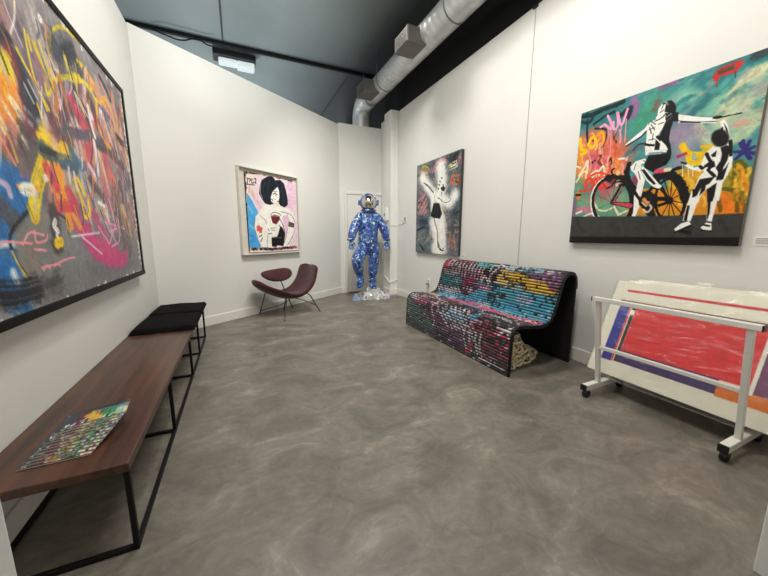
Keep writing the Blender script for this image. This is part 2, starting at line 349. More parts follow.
('b',(40,104,112),0.0248965,0.7,0.51482,[(0.593,0.192),(0.615,0.189),(0.635,0.171)]),
('b',(40,104,112),0.0150112,0.7,0.468095,[(1.064,0.356),(1.089,0.35),(1.11,0.321)]),
('b',(200,205,170),0.0137435,0.7,0.368339,[(1.033,0.091),(1.051,0.089),(1.066,0.072)]),
('b',(120,185,165),0.0133722,0.7,0.297199,[(0.553,-0.007),(0.573,-0.008),(0.591,-0.022)]),
('b',(60,140,140),0.028984,0.7,0.329369,[(1.035,0.29),(1.065,0.283),(1.09,0.251)]),
('b',(96,170,160),0.0282771,0.7,0.257569,[(0.636,0.244),(0.669,0.238),(0.698,0.209)]),
('b',(120,185,165),0.0342559,0.7,0.467942,[(0.777,0.246),(0.798,0.242),(0.815,0.223)]),
('b',(200,205,170),0.0313064,0.7,0.314758,[(0.586,-0.079),(0.622,-0.08),(0.654,-0.106)]),
('b',(60,140,140),0.0162767,0.7,0.302699,[(0.901,0.244),(0.919,0.241),(0.934,0.224)]),
('b',(40,104,112),0.0133198,0.7,0.429779,[(0.786,0.016),(0.797,0.015),(0.807,0.006)]),
('b',(200,205,170),0.0158114,0.7,0.397634,[(0.684,0.038),(0.695,0.038),(0.704,0.029)]),
('b',(60,140,140),0.0231911,0.7,0.546048,[(0.769,-0.004),(0.803,-0.006),(0.832,-0.033)]),
('b',(96,170,160),0.0341663,0.7,0.522366,[(0.626,0.208),(0.653,0.204),(0.676,0.181)]),
('b',(40,104,112),0.0253022,0.7,0.441622,[(0.876,0.214),(0.897,0.21),(0.916,0.19)]),
('b',(40,104,112),0.0297767,0.7,0.365455,[(0.787,0.176),(0.813,0.173),(0.836,0.149)]),
('b',(150,150,150),0.0256747,0.7,0.522742,[(0.925,0.11),(0.945,0.107),(0.963,0.088)]),
('b',(60,140,140),0.0159213,0.7,0.445875,[(0.686,0.206),(0.723,0.201),(0.754,0.169)]),
('b',(150,150,150),0.0280252,0.7,0.482048,[(1.004,0.196),(1.017,0.194),(1.028,0.181)]),
('b',(150,150,150),0.0234198,0.7,0.488776,[(0.665,0.228),(0.704,0.221),(0.738,0.187)]),
('b',(150,150,150),0.0143791,0.7,0.582088,[(1.044,0.368),(1.052,0.366),(1.059,0.357)]),
('b',(150,150,150),0.0185326,0.7,0.36761,[(0.957,0.129),(0.982,0.126),(1.004,0.102)]),
('b',(150,150,150),0.0121291,0.7,0.473723,[(1.028,0.207),(1.037,0.206),(1.045,0.196)]),
('b',(150,150,150),0.0127201,0.7,0.517611,[(0.944,0.302),(0.965,0.298),(0.984,0.275)]),
('b',(60,140,140),0.0219439,0.7,0.40314,[(0.864,0.292),(0.873,0.29),(0.882,0.28)]),
('b',(40,104,112),0.0129933,0.7,0.372372,[(1.038,0.261),(1.064,0.255),(1.086,0.227)]),
('b',(96,170,160),0.0246659,0.7,0.382206,[(0.664,0.057),(0.683,0.056),(0.7,0.04)]),
('b',(60,140,140),0.0332527,0.7,0.322703,[(0.657,0.052),(0.678,0.051),(0.696,0.034)]),
('b',(120,185,165),0.0295662,0.7,0.46922,[(0.823,0.136),(0.853,0.132),(0.879,0.104)]),
('b',(40,104,112),0.0302011,0.7,0.519805,[(0.834,0.03),(0.858,0.028),(0.88,0.007)]),
('b',(150,150,150),0.0234202,0.7,0.483965,[(0.763,0.129),(0.79,0.126),(0.814,0.102)]),
('b',(40,104,112),0.0222915,0.7,0.487772,[(0.571,-0.039),(0.591,-0.039),(0.609,-0.054)]),
('b',(245,190,30),0.028,0.4,1,[(0.01,0.202),(0.028,0.281),(0.074,0.312),(0.035,0.325)]),
('b',(245,190,30),0.024,0.4,1,[(0.104,0.216),(0.087,0.263),(0.121,0.292),(0.144,0.257),(0.123,0.213),(0.101,0.225)]),
('b',(235,165,35),0.02,0.4,1,[(0.155,0.209),(0.184,0.192),(0.206,0.252),(0.195,0.289)]),
('b',(245,160,200),0.016,0.4,1,[(0.215,0.083),(0.244,0.14),(0.254,0.191),(0.205,0.148)]),
('b',(245,160,200),0.016,0.4,1,[(0.263,0.141),(0.273,0.197),(0.299,0.18),(0.286,0.086)]),
('b',(245,160,200),0.016,0.4,1,[(0.286,0.086),(0.325,0.183),(0.354,0.081)]),
('b',(245,160,200),0.016,0.4,1,[(0.17,0.153),(0.199,0.141)]),
('b',(235,150,160),0.008,0.5,0.9,[(0.252,0.191),(0.26,0.276),(0.266,0.395)]),
('b',(235,150,160),0.008,0.5,0.9,[(0.353,0.149),(0.361,0.311)]),
('b',(235,150,160),0.008,0.5,0.9,[(0.298,0.189),(0.28,0.242)]),
('b',(235,150,160),0.008,0.5,0.9,[(0.325,0.188),(0.321,0.272)]),
('b',(235,150,160),0.008,0.5,0.9,[(0.195,0.289),(0.214,0.384)]),
('b',(235,150,160),0.008,0.5,0.9,[(0.247,0.391),(0.258,0.534)]),
('b',(232,226,190),0.016,0.4,0.95,[(0.03,0.497),(0.07,0.439),(0.093,0.39),(0.098,0.487)]),
('b',(232,226,190),0.016,0.4,0.95,[(0.147,0.526),(0.196,0.483),(0.224,0.457),(0.243,0.531)]),
('b',(232,226,190),0.016,0.4,0.95,[(-0.002,0.415),(0.035,0.433)]),
('b',(232,226,190),0.014,0.5,0.95,[(0.011,0.546),(0.052,0.486),(0.085,0.471),(0.091,0.525)]),
('b',(232,226,190),0.014,0.5,0.95,[(0.133,0.5),(0.174,0.481),(0.2,0.521)]),
('b',(232,226,190),0.014,0.5,0.95,[(0.179,0.718),(0.219,0.785),(0.283,0.8),(0.34,0.774)]),
('b',(232,226,190),0.014,0.5,0.95,[(0.096,0.843),(0.168,0.816),(0.236,0.845)]),
('b',(232,226,190),0.014,0.5,0.95,[(0.376,0.837),(0.456,0.802)]),
('b',(232,226,190),0.014,0.5,0.95,[(0.162,0.663),(0.185,0.826)]),
('b',(232,226,190),0.014,0.5,0.95,[(0.34,0.774),(0.376,0.837)]),
('b',(238,236,228),0.012,0.3,1,[(0.039,0.808),(0.085,0.792)]),
('b',(228,58,34),0.015,0.4,1,[(0.089,0.563),(0.107,0.624)]),
('b',(228,58,34),0.015,0.4,1,[(0.09,0.568),(0.12,0.53),(0.148,0.56),(0.104,0.592)]),
('b',(228,58,34),0.015,0.4,1,[(0.152,0.619),(0.176,0.543),(0.199,0.61)]),
('b',(228,58,34),0.015,0.4,1,[(0.159,0.588),(0.196,0.583)]),
('b',(228,58,34),0.015,0.4,1,[(0.202,0.542),(0.257,0.617)]),
('b',(228,58,34),0.015,0.4,1,[(0.249,0.545),(0.206,0.621)]),
('b',(228,58,34),0.015,0.4,1,[(0.044,0.628),(0.168,0.621),(0.273,0.619)]),
('b',(228,58,34),0.015,0.4,1,[(0.214,0.555),(0.263,0.532)]),
('b',(228,58,34),0.015,0.4,1,[(0.134,0.511),(0.208,0.502),(0.295,0.547)]),
('b',(225,70,50),0.006,0.5,0.9,[(0.102,0.624),(0.109,0.711)]),
('b',(225,70,50),0.006,0.5,0.9,[(0.13,0.627),(0.141,0.747)]),
('b',(225,70,50),0.006,0.5,0.9,[(0.158,0.625),(0.165,0.711)]),
('b',(225,70,50),0.006,0.5,0.9,[(0.181,0.623),(0.192,0.741)]),
('b',(225,70,50),0.006,0.5,0.9,[(0.222,0.623),(0.232,0.734)]),
('b',(225,70,50),0.006,0.5,0.9,[(0.253,0.622),(0.261,0.715)]),
('b',(220,130,50),0.03,0.6,1,[(0.034,0.649),(0.043,0.677)]),
('b',(40,25,20),0.016,0.6,1,[(0.023,0.653),(0.059,0.657)]),
('b',(196,46,40),0.03,0.5,1,[(0.83,0.073),(0.833,0.051),(0.905,0.059),(0.927,0.033)]),
('b',(196,46,40),0.02,0.5,0.9,[(0.837,0.03),(0.884,0.024),(0.923,0.024)]),
('b',(196,46,40),0.02,0.5,0.9,[(0.871,0.063),(0.921,0.048)]),
('b',(70,60,40),0.02,0.7,0.8,[(0.845,0.045),(0.892,0.043)]),
('b',(170,50,45),0.006,0.5,0.9,[(0.834,0.078),(0.838,0.122)]),
('b',(60,50,40),0.006,0.5,0.9,[(0.909,0.068),(0.914,0.1)]),
('p',(216,156,30),0,0.03,0.97,[(0.661,0.602),(0.724,0.564),(0.831,0.583),(0.966,0.572),(1.013,0.582),(1.051,0.664),(1.069,0.801),(0.681,0.764)]),
('p',(214,140,34),0,0.01,0.97,[(0.448,0.654),(1.055,0.732),(1.058,0.879),(0.433,0.845)]),
('b',(232,120,36),0.1,0.8,0.8,[(0.948,0.799),(0.999,0.828),(1.034,0.783)]),
('b',(235,180,40),0.08,0.9,0.8,[(0.712,0.645),(0.763,0.705)]),
('b',(150,140,40),0.05,0.8,0.8,[(0.942,0.615),(0.96,0.705)]),
('b',(235,190,30),0.035,0.4,1,[(0.713,0.419),(0.749,0.478),(0.821,0.502),(0.819,0.543),(0.77,0.534),(0.749,0.478)]),
('b',(235,190,30),0.02,0.4,0.9,[(0.814,0.451),(0.86,0.458)]),
('b',(225,180,40),0.05,0.6,0.9,[(0.822,0.511),(0.844,0.483)]),
('b',(150,170,160),0.018,0.5,1,[(0.778,0.489),(0.785,0.516)]),
('b',(180,50,90),0.02,0.5,0.9,[(0.7,0.485),(0.735,0.475)]),
('b',(92,96,26),0.02,0.5,0.95,[(0.967,0.58),(0.995,0.574),(1.043,0.64),(1.057,0.703)]),
('b',(92,96,26),0.02,0.5,0.95,[(0.997,0.632),(1.021,0.797)]),
('b',(92,96,26),0.02,0.5,0.95,[(0.944,0.719),(1.011,0.736)]),
('b',(92,96,26),0.02,0.5,0.95,[(0.975,0.597),(0.982,0.669)]),
('b',(110,90,24),0.018,0.5,0.9,[(0.975,0.729),(1.006,0.765),(1.017,0.853)]),
('b',(110,90,24),0.018,0.5,0.9,[(1.01,0.734),(1.02,0.853)]),
('b',(110,90,24),0.018,0.5,0.9,[(0.922,0.747),(0.948,0.848)]),
('b',(110,90,24),0.018,0.5,0.9,[(1.051,0.785),(1.049,0.855)]),
('b',(56,46,120),0.017,0.3,1,[(1.005,0.521),(0.982,0.472)]),
('b',(56,46,120),0.017,0.3,1,[(1.005,0.521),(1.02,0.469)]),
('b',(56,46,120),0.017,0.3,1,[(1.005,0.521),(1.042,0.505)]),
('b',(56,46,120),0.017,0.3,1,[(1.005,0.521),(1.049,0.543)]),
('b',(56,46,120),0.017,0.3,1,[(1.005,0.521),(1.033,0.564)]),
('b',(56,46,120),0.017,0.3,1,[(1.005,0.521),(0.962,0.516)]),
('b',(56,46,120),0.017,0.3,1,[(1.005,0.521),(0.973,0.558)]),
('b',(56,46,120),0.017,0.3,1,[(1.005,0.521),(0.992,0.463)]),
('b',(244,200,80),0.0170293,0.5,0.434643,[(0.987,0.656),(0.993,0.671),(0.998,0.685)]),
('b',(244,200,80),0.0129223,0.5,0.647343,[(1.05,0.762),(1.044,0.783),(1.046,0.805)]),
('b',(110,100,24),0.0165802,0.5,0.70164,[(1.006,0.732),(1.016,0.762),(1.004,0.79)]),
('b',(110,100,24),0.0168246,0.5,0.797767,[(0.777,0.681),(0.764,0.707),(0.783,0.737)]),
('b',(240,150,50),0.0145185,0.5,0.489156,[(0.913,0.6),(0.927,0.637),(0.932,0.672)]),
('b',(244,200,80),0.0202281,0.5,0.454288,[(1.032,0.711),(1.023,0.741),(1.036,0.774)]),
('b',(244,200,80),0.0238494,0.5,0.70079,[(0.998,0.677),(1.017,0.696),(0.992,0.708)]),
('b',(110,100,24),0.01554,0.5,0.678109,[(0.725,0.596),(0.718,0.608),(0.741,0.625)]),
('b',(110,100,24),0.020166,0.5,0.566546,[(0.991,0.625),(0.999,0.646),(0.992,0.664)]),
('b',(244,200,80),0.0113546,0.5,0.498549,[(1.025,0.735),(1.028,0.748),(1.033,0.762)]),
('b',(240,150,50),0.0102803,0.5,0.72912,[(0.833,0.746),(0.821,0.767),(0.849,0.792)]),
('b',(110,100,24),0.0138366,0.5,0.641476,[(0.789,0.711),(0.77,0.724),(0.803,0.742)]),
('b',(200,120,24),0.0147166,0.5,0.723172,[(0.998,0.731),(1.009,0.753),(1.005,0.773)]),
('b',(110,100,24),0.0156883,0.5,0.630434,[(0.966,0.656),(0.978,0.689),(0.972,0.719)]),
('b',(244,200,80),0.0190356,0.5,0.585723,[(0.829,0.664),(0.836,0.682),(0.834,0.7)]),
('b',(150,130,30),0.0175995,0.5,0.617022,[(0.778,0.692),(0.79,0.715),(0.781,0.737)]),
('b',(244,200,80),0.0191549,0.5,0.62933,[(1.044,0.753),(1.039,0.764),(1.038,0.775)]),
('b',(150,130,30),0.0171485,0.5,0.727151,[(0.801,0.742),(0.783,0.771),(0.821,0.805)]),
('b',(240,150,50),0.0126093,0.5,0.551043,[(1.018,0.757),(1.008,0.782),(1.033,0.811)]),
('b',(200,120,24),0.0173193,0.5,0.529665,[(0.812,0.658),(0.819,0.686),(0.828,0.714)]),
('b',(240,150,50),0.0177567,0.5,0.598389,[(0.738,0.648),(0.757,0.663),(0.731,0.672)]),
('b',(200,120,24),0.0246665,0.5,0.691927,[(0.869,0.702),(0.88,0.718),(0.872,0.732)]),
('b',(244,200,80),0.0228433,0.5,0.781936,[(1.033,0.718),(1.039,0.745),(1.046,0.772)]),
('b',(240,150,50),0.015011,0.5,0.682881,[(0.76,0.711),(0.77,0.749),(0.781,0.787)]),
('b',(244,200,80),0.0121059,0.5,0.41572,[(0.732,0.61),(0.734,0.625),(0.744,0.64)]),
('b',(110,100,24),0.0230389,0.5,0.40912,[(0.889,0.7),(0.898,0.716),(0.9,0.731)]),
('b',(110,100,24),0.011382,0.5,0.758938,[(1.037,0.617),(1.023,0.634),(1.046,0.657)]),
('b',(244,200,80),0.015487,0.5,0.799394,[(0.731,0.716),(0.736,0.755),(0.744,0.795)]),
('b',(200,120,24),0.0256459,0.5,0.650401,[(0.878,0.746),(0.881,0.762),(0.89,0.779)]),
('b',(244,200,80),0.0241654,0.5,0.535448,[(0.992,0.675),(1.011,0.711),(0.998,0.743)]),
('b',(110,100,24),0.0188875,0.5,0.504382,[(1.026,0.754),(1.025,0.778),(1.026,0.803)]),
('b',(236,180,40),0.0138952,0.5,0.453245,[(0.811,0.595),(0.825,0.614),(0.818,0.63)]),
('b',(244,200,80),0.020056,0.5,0.786578,[(1.036,0.62),(1.041,0.639),(1.035,0.657)]),
('b',(110,100,24),0.0163617,0.5,0.600702,[(0.993,0.646),(1.001,0.675),(1.007,0.703)]),
('b',(150,130,30),0.0150224,0.5,0.733354,[(0.866,0.687),(0.868,0.7),(0.879,0.715)]),
('b',(240,150,50),0.0176138,0.5,0.542728,[(1.055,0.738),(1.051,0.759),(1.052,0.782)]),
('b',(150,130,30),0.0213468,0.5,0.664716,[(0.753,0.723),(0.772,0.743),(0.751,0.759)]),
('b',(236,180,40),0.0152203,0.5,0.440337,[(0.909,0.654),(0.917,0.671),(0.917,0.688)]),
('b',(244,200,80),0.00943166,0.5,0.717511,[(0.738,0.663),(0.732,0.674),(0.751,0.689)]),
('b',(110,100,24),0.0137258,0.5,0.425847,[(0.73,0.646),(0.746,0.688),(0.735,0.726)]),
('b',(240,150,50),0.0257274,0.5,0.550754,[(1.012,0.633),(1.011,0.667),(1.028,0.704)]),
('b',(110,100,24),0.0209157,0.5,0.676712,[(0.831,0.659),(0.823,0.683),(0.833,0.71)]),
('b',(236,180,40),0.0126925,0.5,0.739715,[(0.741,0.649),(0.738,0.671),(0.744,0.695)]),
('b',(200,120,24),0.0180001,0.5,0.668131,[(0.732,0.718),(0.745,0.731),(0.736,0.742)]),
('b',(150,130,30),0.0119478,0.5,0.685342,[(0.946,0.625),(0.938,0.637),(0.938,0.651)]),
('b',(236,180,40),0.0107626,0.5,0.625402,[(0.976,0.612),(0.997,0.647),(0.984,0.676)]),
('b',(200,120,24),0.0172995,0.5,0.712927,[(1.027,0.699),(1.042,0.731),(1.029,0.759)]),
('b',(200,120,24),0.0237173,0.5,0.401702,[(0.739,0.69),(0.735,0.727),(0.743,0.765)]),
('b',(200,120,24),0.0160172,0.5,0.455891,[(0.759,0.682),(0.752,0.705),(0.762,0.73)]),
('b',(110,100,24),0.0204982,0.5,0.523594,[(0.889,0.714),(0.879,0.727),(0.905,0.743)]),
('b',(244,200,80),0.0132898,0.5,0.674872,[(0.759,0.751),(0.761,0.777),(0.754,0.802)]),
('b',(150,130,30),0.0208192,0.5,0.514815,[(0.735,0.565),(0.755,0.582),(0.733,0.593)]),
('b',(200,120,24),0.0249155,0.5,0.699112,[(0.92,0.709),(0.919,0.723),(0.913,0.736)]),
('b',(110,100,24),0.0184105,0.5,0.581784,[(1.024,0.748),(1.041,0.783),(1.033,0.816)]),
('b',(236,180,40),0.0178837,0.5,0.549685,[(1.006,0.692),(0.995,0.699),(1.012,0.71)]),
('b',(240,150,50),0.0109837,0.5,0.627037,[(0.829,0.737),(0.825,0.767),(0.826,0.798)]),
('b',(236,180,40),0.0259295,0.5,0.445771,[(0.809,0.595),(0.813,0.613),(0.813,0.63)]),
('b',(150,130,30),0.0235643,0.5,0.473,[(0.993,0.751),(0.996,0.768),(0.993,0.784)]),
('b',(244,200,80),0.0229536,0.5,0.597343,[(0.769,0.63),(0.793,0.662),(0.787,0.69)]),
('b',(244,200,80),0.0166075,0.5,0.643342,[(0.853,0.748),(0.871,0.78),(0.869,0.811)]),
('b',(238,236,228),0.022,0.3,0.9,[(0.214,0.857),(0.202,0.84),(0.192,0.823),(0.182,0.804),(0.175,0.784),(0.168,0.764),(0.164,0.744),(0.161,0.724),(0.16,0.703),(0.16,0.684),(0.162,0.665),(0.166,0.646),(0.171,0.629),(0.178,0.613),(0.187,0.599),(0.196,0.586),(0.207,0.575),(0.219,0.566),(0.232,0.558),(0.246,0.553),(0.26,0.549),(0.275,0.548),(0.29,0.548),(0.305,0.551),(0.32,0.555),(0.335,0.561),(0.35,0.568)]),
('b',(16,16,18),0.022,0.25,1,[(0.213,0.841),(0.196,0.811),(0.184,0.78),(0.175,0.747),(0.171,0.714),(0.171,0.682),(0.176,0.652),(0.185,0.624),(0.198,0.6),(0.214,0.581),(0.233,0.566),(0.255,0.557),(0.278,0.553),(0.301,0.554),(0.325,0.56),(0.349,0.571),(0.371,0.587),(0.392,0.606),(0.411,0.629),(0.427,0.655),(0.44,0.682),(0.45,0.712),(0.456,0.741),(0.459,0.771),(0.459,0.8),(0.454,0.828),(0.446,0.853)]),
('b',(16,16,18),0.03,0.3,1,[(0.315,0.55),(0.386,0.59),(0.45,0.676),(0.472,0.755),(0.47,0.847)]),
('b',(16,16,18),0.012,0.3,1,[(0.269,0.629),(0.307,0.614),(0.316,0.56),(0.29,0.506),(0.308,0.489)]),
('b',(16,16,18),0.035,0.4,1,[(0.274,0.544),(0.345,0.565),(0.411,0.575)]),
('b',(16,16,18),0.03,0.3,1,[(0.375,0.623),(0.357,0.67),(0.321,0.74)]),
('b',(170,120,130),0.01,0.4,1,[(0.379,0.633),(0.362,0.676),(0.331,0.737)]),
('b',(200,70,90),0.03,0.4,1,[(0.337,0.748),(0.396,0.763),(0.453,0.778)]),
('b',(16,16,18),0.006,0.4,1,[(0.327,0.742),(0.45,0.753)]),
('b',(16,16,18),0.006,0.4,1,[(0.328,0.754),(0.455,0.797)]),
('b',(60,60,58),0.004,0.5,0.6,[(0.322,0.74),(0.453,0.752)]),
('b',(60,60,58),0.004,0.5,0.6,[(0.322,0.74),(0.437,0.861)]),
('b',(60,60,58),0.004,0.5,0.6,[(0.322,0.74),(0.366,0.919)]),
('b',(60,60,58),0.004,0.5,0.6,[(0.322,0.74),(0.27,0.894)]),
('b',(60,60,58),0.004,0.5,0.6,[(0.322,0.74),(0.194,0.792)]),
('b',(60,60,58),0.004,0.5,0.6,[(0.322,0.74),(0.18,0.663)]),
('b',(60,60,58),0.004,0.5,0.6,[(0.322,0.74),(0.234,0.574)]),
('b',(60,60,58),0.004,0.5,0.6,[(0.322,0.74),(0.326,0.566)]),
('b',(60,60,58),0.004,0.5,0.6,[(0.322,0.74),(0.411,0.637)]),
('b',(16,16,18),0.016,0.3,1,[(0.769,0.769),(0.771,0.801),(0.768,0.832),(0.761,0.858),(0.75,0.88),(0.735,0.895),(0.717,0.902),(0.697,0.901),(0.677,0.892),(0.657,0.875),(0.638,0.851),(0.623,0.822),(0.611,0.788),(0.605,0.753),(0.603,0.718),(0.607,0.686),(0.615,0.659),(0.628,0.639),(0.644,0.625),(0.663,0.62),(0.683,0.623),(0.703,0.634),(0.722,0.652),(0.738,0.676),(0.753,0.704),(0.763,0.736),(0.769,0.769)]),
('b',(16,16,18),0.007,0.5,0.85,[(0.69,0.761),(0.768,0.787)]),
('b',(16,16,18),0.007,0.5,0.85,[(0.69,0.761),(0.761,0.849)]),
('b',(16,16,18),0.007,0.5,0.85,[(0.69,0.761),(0.735,0.89)]),
('b',(16,16,18),0.007,0.5,0.85,[(0.69,0.761),(0.695,0.897)]),
('b',(16,16,18),0.007,0.5,0.85,[(0.69,0.761),(0.653,0.867)]),
('b',(16,16,18),0.007,0.5,0.85,[(0.69,0.761),(0.62,0.807)]),
('b',(16,16,18),0.007,0.5,0.85,[(0.69,0.761),(0.606,0.734)]),
('b',(16,16,18),0.007,0.5,0.85,[(0.69,0.761),(0.615,0.669)]),
('b',(16,16,18),0.007,0.5,0.85,[(0.69,0.761),(0.644,0.63)]),
('b',(16,16,18),0.007,0.5,0.85,[(0.69,0.761),(0.684,0.628)]),
('b',(16,16,18),0.007,0.5,0.85,[(0.69,0.761),(0.725,0.66)]),
('b',(16,16,18),0.007,0.5,0.85,[(0.69,0.761),(0.755,0.718)]),
('b',(16,16,18),0.03,0.3,1,[(0.694,0.762),(0.694,0.763),(0.694,0.765),(0.694,0.766),(0.693,0.767),(0.692,0.768),(0.691,0.768),(0.69,0.768),(0.689,0.767),(0.688,0.767),(0.687,0.765),(0.686,0.764),(0.686,0.762),(0.685,0.761),(0.685,0.759),(0.686,0.758),(0.686,0.756),(0.687,0.755),(0.687,0.755),(0.688,0.754),(0.689,0.754),(0.691,0.755),(0.692,0.756),(0.692,0.757),(0.693,0.758),(0.694,0.76),(0.694,0.762)]),
('b',(16,16,18),0.05,0.3,1,[(0.589,0.597),(0.636,0.588),(0.684,0.605),(0.729,0.658),(0.762,0.728),(0.77,0.761)]),
('b',(16,16,18),0.02,0.3,1,[(0.636,0.591),(0.679,0.568),(0.7,0.559),(0.727,0.557)]),
('b',(16,16,18),0.028,0.3,1,[(0.392,0.524),(0.436,0.636),(0.511,0.749),(0.56,0.81)]),
('b',(16,16,18),0.03,0.3,1,[(0.406,0.473),(0.41,0.561),(0.453,0.641),(0.52,0.7)]),
('b',(16,16,18),0.026,0.3,1,[(0.679,0.752),(0.613,0.742),(0.563,0.741)]),
('b',(16,16,18),0.02,0.3,1,[(0.517,0.729),(0.568,0.678),(0.597,0.612)]),
('b',(16,16,18),0.018,0.3,1,[(0.679,0.752),(0.635,0.679),(0.597,0.612)]),
('b',(16,16,18),0.018,0.3,1,[(0.593,0.792),(0.653,0.783),(0.692,0.766)]),
('b',(16,16,18),0.05,0.4,0.95,[(0.552,0.708),(0.596,0.748),(0.581,0.817),(0.592,0.845)]),
('b',(225,215,205),0.014,0.5,0.9,[(0.54,0.81),(0.566,0.83),(0.587,0.804),(0.576,0.781)]),
('b',(205,150,150),0.012,0.5,0.9,[(0.54,0.742),(0.567,0.767)]),
('b',(225,215,205),0.01,0.5,0.9,[(0.526,0.759),(0.553,0.788)]),
('b',(16,16,18),0.05,0.5,0.85,[(0.364,0.568),(0.318,0.58),(0.265,0.552)]),
('b',(150,150,150),0.01,0.5,0.9,[(0.338,0.583),(0.356,0.581)]),
('b',(170,60,80),0.02,0.6,0.7,[(0.312,0.574),(0.3,0.593)]),
('b',(238,236,228),0.014,0.3,1,[(0.335,0.425),(0.374,0.428)]),
('b',(238,236,228),0.014,0.4,0.9,[(0.387,0.44),(0.397,0.413),(0.419,0.409)]),
('b',(95,110,115),0.05,0.9,0.9,[(0.391,0.403),(0.449,0.369),(0.499,0.363)]),
('b',(30,40,40),0.012,0.5,0.9,[(0.425,0.382),(0.456,0.352),(0.506,0.356)]),
('b',(215,80,110),0.03,0.4,1,[(0.584,0.555),(0.632,0.557)]),
('b',(225,220,180),0.025,0.5,1,[(0.641,0.558),(0.661,0.558)]),
('b',(150,60,80),0.03,0.6,0.9,[(0.457,0.583),(0.471,0.614)]),
('p',(64,64,62),0,0.004,1,[(-0.112,0.825),(0.524,0.858),(0.856,0.866),(1.111,0.867),(1.138,1.073),(-0.081,1.123)]),
('p',(17,17,17),0,0.006,1,[(-0.094,1.003),(0.542,1.004),(0.874,1.006),(1.129,1.001),(1.14,1.084),(-0.079,1.141)]),
('b',(60,60,58),0.008,0.7,0.8,[(-0.095,0.989),(0.54,0.995),(1.07,0.996)]),
('b',(28,28,28),0.03,0.9,0.2,[(0.033,0.853),(0.114,0.956)]),
('b',(62,60,56),0.03,0.9,0.2,[(0.194,0.917),(0.262,0.958)]),
('b',(28,28,28),0.03,0.9,0.2,[(0.332,0.905),(0.396,0.959)]),
('b',(62,60,56),0.03,0.9,0.2,[(0.457,0.894),(0.517,0.961)]),
('b',(28,28,28),0.03,0.9,0.2,[(0.571,0.885),(0.628,0.962)]),
('b',(62,60,56),0.03,0.9,0.2,[(0.683,0.936),(0.73,0.964)]),
('b',(28,28,28),0.03,0.9,0.2,[(0.779,0.926),(0.824,0.965)]),
('b',(62,60,56),0.03,0.9,0.2,[(0.867,0.916),(0.911,0.966)]),
('b',(28,28,28),0.03,0.9,0.2,[(0.949,0.907),(0.991,0.967)]),
('p',(238,236,228),0,0.005,1,[(0.42,0.497),(0.453,0.464),(0.508,0.457),(0.532,0.487),(0.489,0.492),(0.491,0.539),(0.525,0.601),(0.524,0.651),(0.515,0.714),(0.502,0.713),(0.477,0.674),(0.482,0.602),(0.457,0.554),(0.429,0.521)]),
('p',(238,236,228),0,0.005,1,[(0.49,0.5),(0.515,0.518),(0.563,0.579),(0.613,0.643),(0.636,0.662),(0.618,0.68),(0.578,0.658),(0.535,0.61),(0.496,0.547)]),
('p',(16,16,18),0,0.004,1,[(0.493,0.529),(0.513,0.532),(0.558,0.592),(0.595,0.641),(0.583,0.646),(0.541,0.603)]),
('b',(16,16,18),0.01,0.4,1,[(0.573,0.664),(0.618,0.68),(0.637,0.666)]),
('p',(238,236,228),0,0.004,1,[(0.48,0.766),(0.515,0.783),(0.506,0.815),(0.493,0.855),(0.468,0.854),(0.479,0.814)]),
('p',(238,236,228),0,0.004,1,[(0.467,0.698),(0.501,0.743),(0.507,0.776),(0.495,0.848),(0.477,0.852),(0.474,0.782)]),
('p',(16,16,18),0,0.005,1,[(0.508,0.493),(0.528,0.441),(0.596,0.449),(0.657,0.442),(0.659,0.489),(0.64,0.525),(0.577,0.547),(0.573,0.563),(0.512,0.521)]),
('p',(238,236,228),0,0.005,1,[(0.497,0.372),(0.582,0.385),(0.626,0.409),(0.641,0.439),(0.595,0.442),(0.539,0.433),(0.508,0.437)]),
('p',(16,16,18),0,0.004,1,[(0.551,0.378),(0.582,0.385),(0.591,0.414),(0.568,0.415)]),
('p',(16,16,18),0,0.005,1,[(0.599,0.383),(0.647,0.394),(0.661,0.463),(0.639,0.471),(0.63,0.423)]),
('b',(120,120,118),0.01,0.5,0.8,[(0.532,0.428),(0.594,0.435),(0.63,0.446)]),
('p',(238,236,228),0,0.005,1,[(0.497,0.242),(0.517,0.215),(0.544,0.213),(0.56,0.149),(0.595,0.173),(0.616,0.206),(0.586,0.288),(0.561,0.328),(0.565,0.413),(0.504,0.4),(0.5,0.312)]),
('p',(16,16,18),0,0.005,1,[(0.591,0.188),(0.665,0.204),(0.683,0.265),(0.644,0.254),(0.635,0.315),(0.635,0.36),(0.655,0.434),(0.602,0.422),(0.559,0.412),(0.557,0.32),(0.578,0.326),(0.603,0.241)]),
('p',(238,236,228),0,0.004,1,[(0.588,0.355),(0.622,0.396),(0.639,0.43),(0.587,0.418)]),
('p',(238,236,228),0,0.004,1,[(0.552,0.259),(0.583,0.244),(0.573,0.317),(0.559,0.314)]),
('b',(238,236,228),0.006,0.4,1,[(0.555,0.333),(0.597,0.383)]),
('b',(150,150,148),0.01,0.5,0.8,[(0.6,0.214),(0.627,0.203)]),
('b',(90,90,88),0.008,0.5,0.8,[(0.609,0.242),(0.634,0.218)]),
('b',(16,16,18),0.014,0.3,1,[(0.503,0.364),(0.549,0.38)]),
('b',(150,145,140),0.01,0.5,0.8,[(0.511,0.267),(0.541,0.262)]),
('p',(238,236,228),0,0.004,1,[(0.55,0.145),(0.566,0.125),(0.588,0.114),(0.6,0.143),(0.591,0.179),(0.568,0.191),(0.55,0.2)]),
('p',(238,236,228),0,0.004,1,[(0.542,0.197),(0.561,0.179),(0.59,0.178),(0.599,0.204),(0.546,0.227)]),
('b',(16,16,18),0.008,0.4,1,[(0.539,0.221),(0.576,0.212),(0.597,0.19)]),
('p',(16,16,18),0,0.005,1,[(0.59,0.133),(0.596,0.113),(0.616,0.115),(0.636,0.137),(0.652,0.173),(0.65,0.205),(0.62,0.193),(0.589,0.179)]),
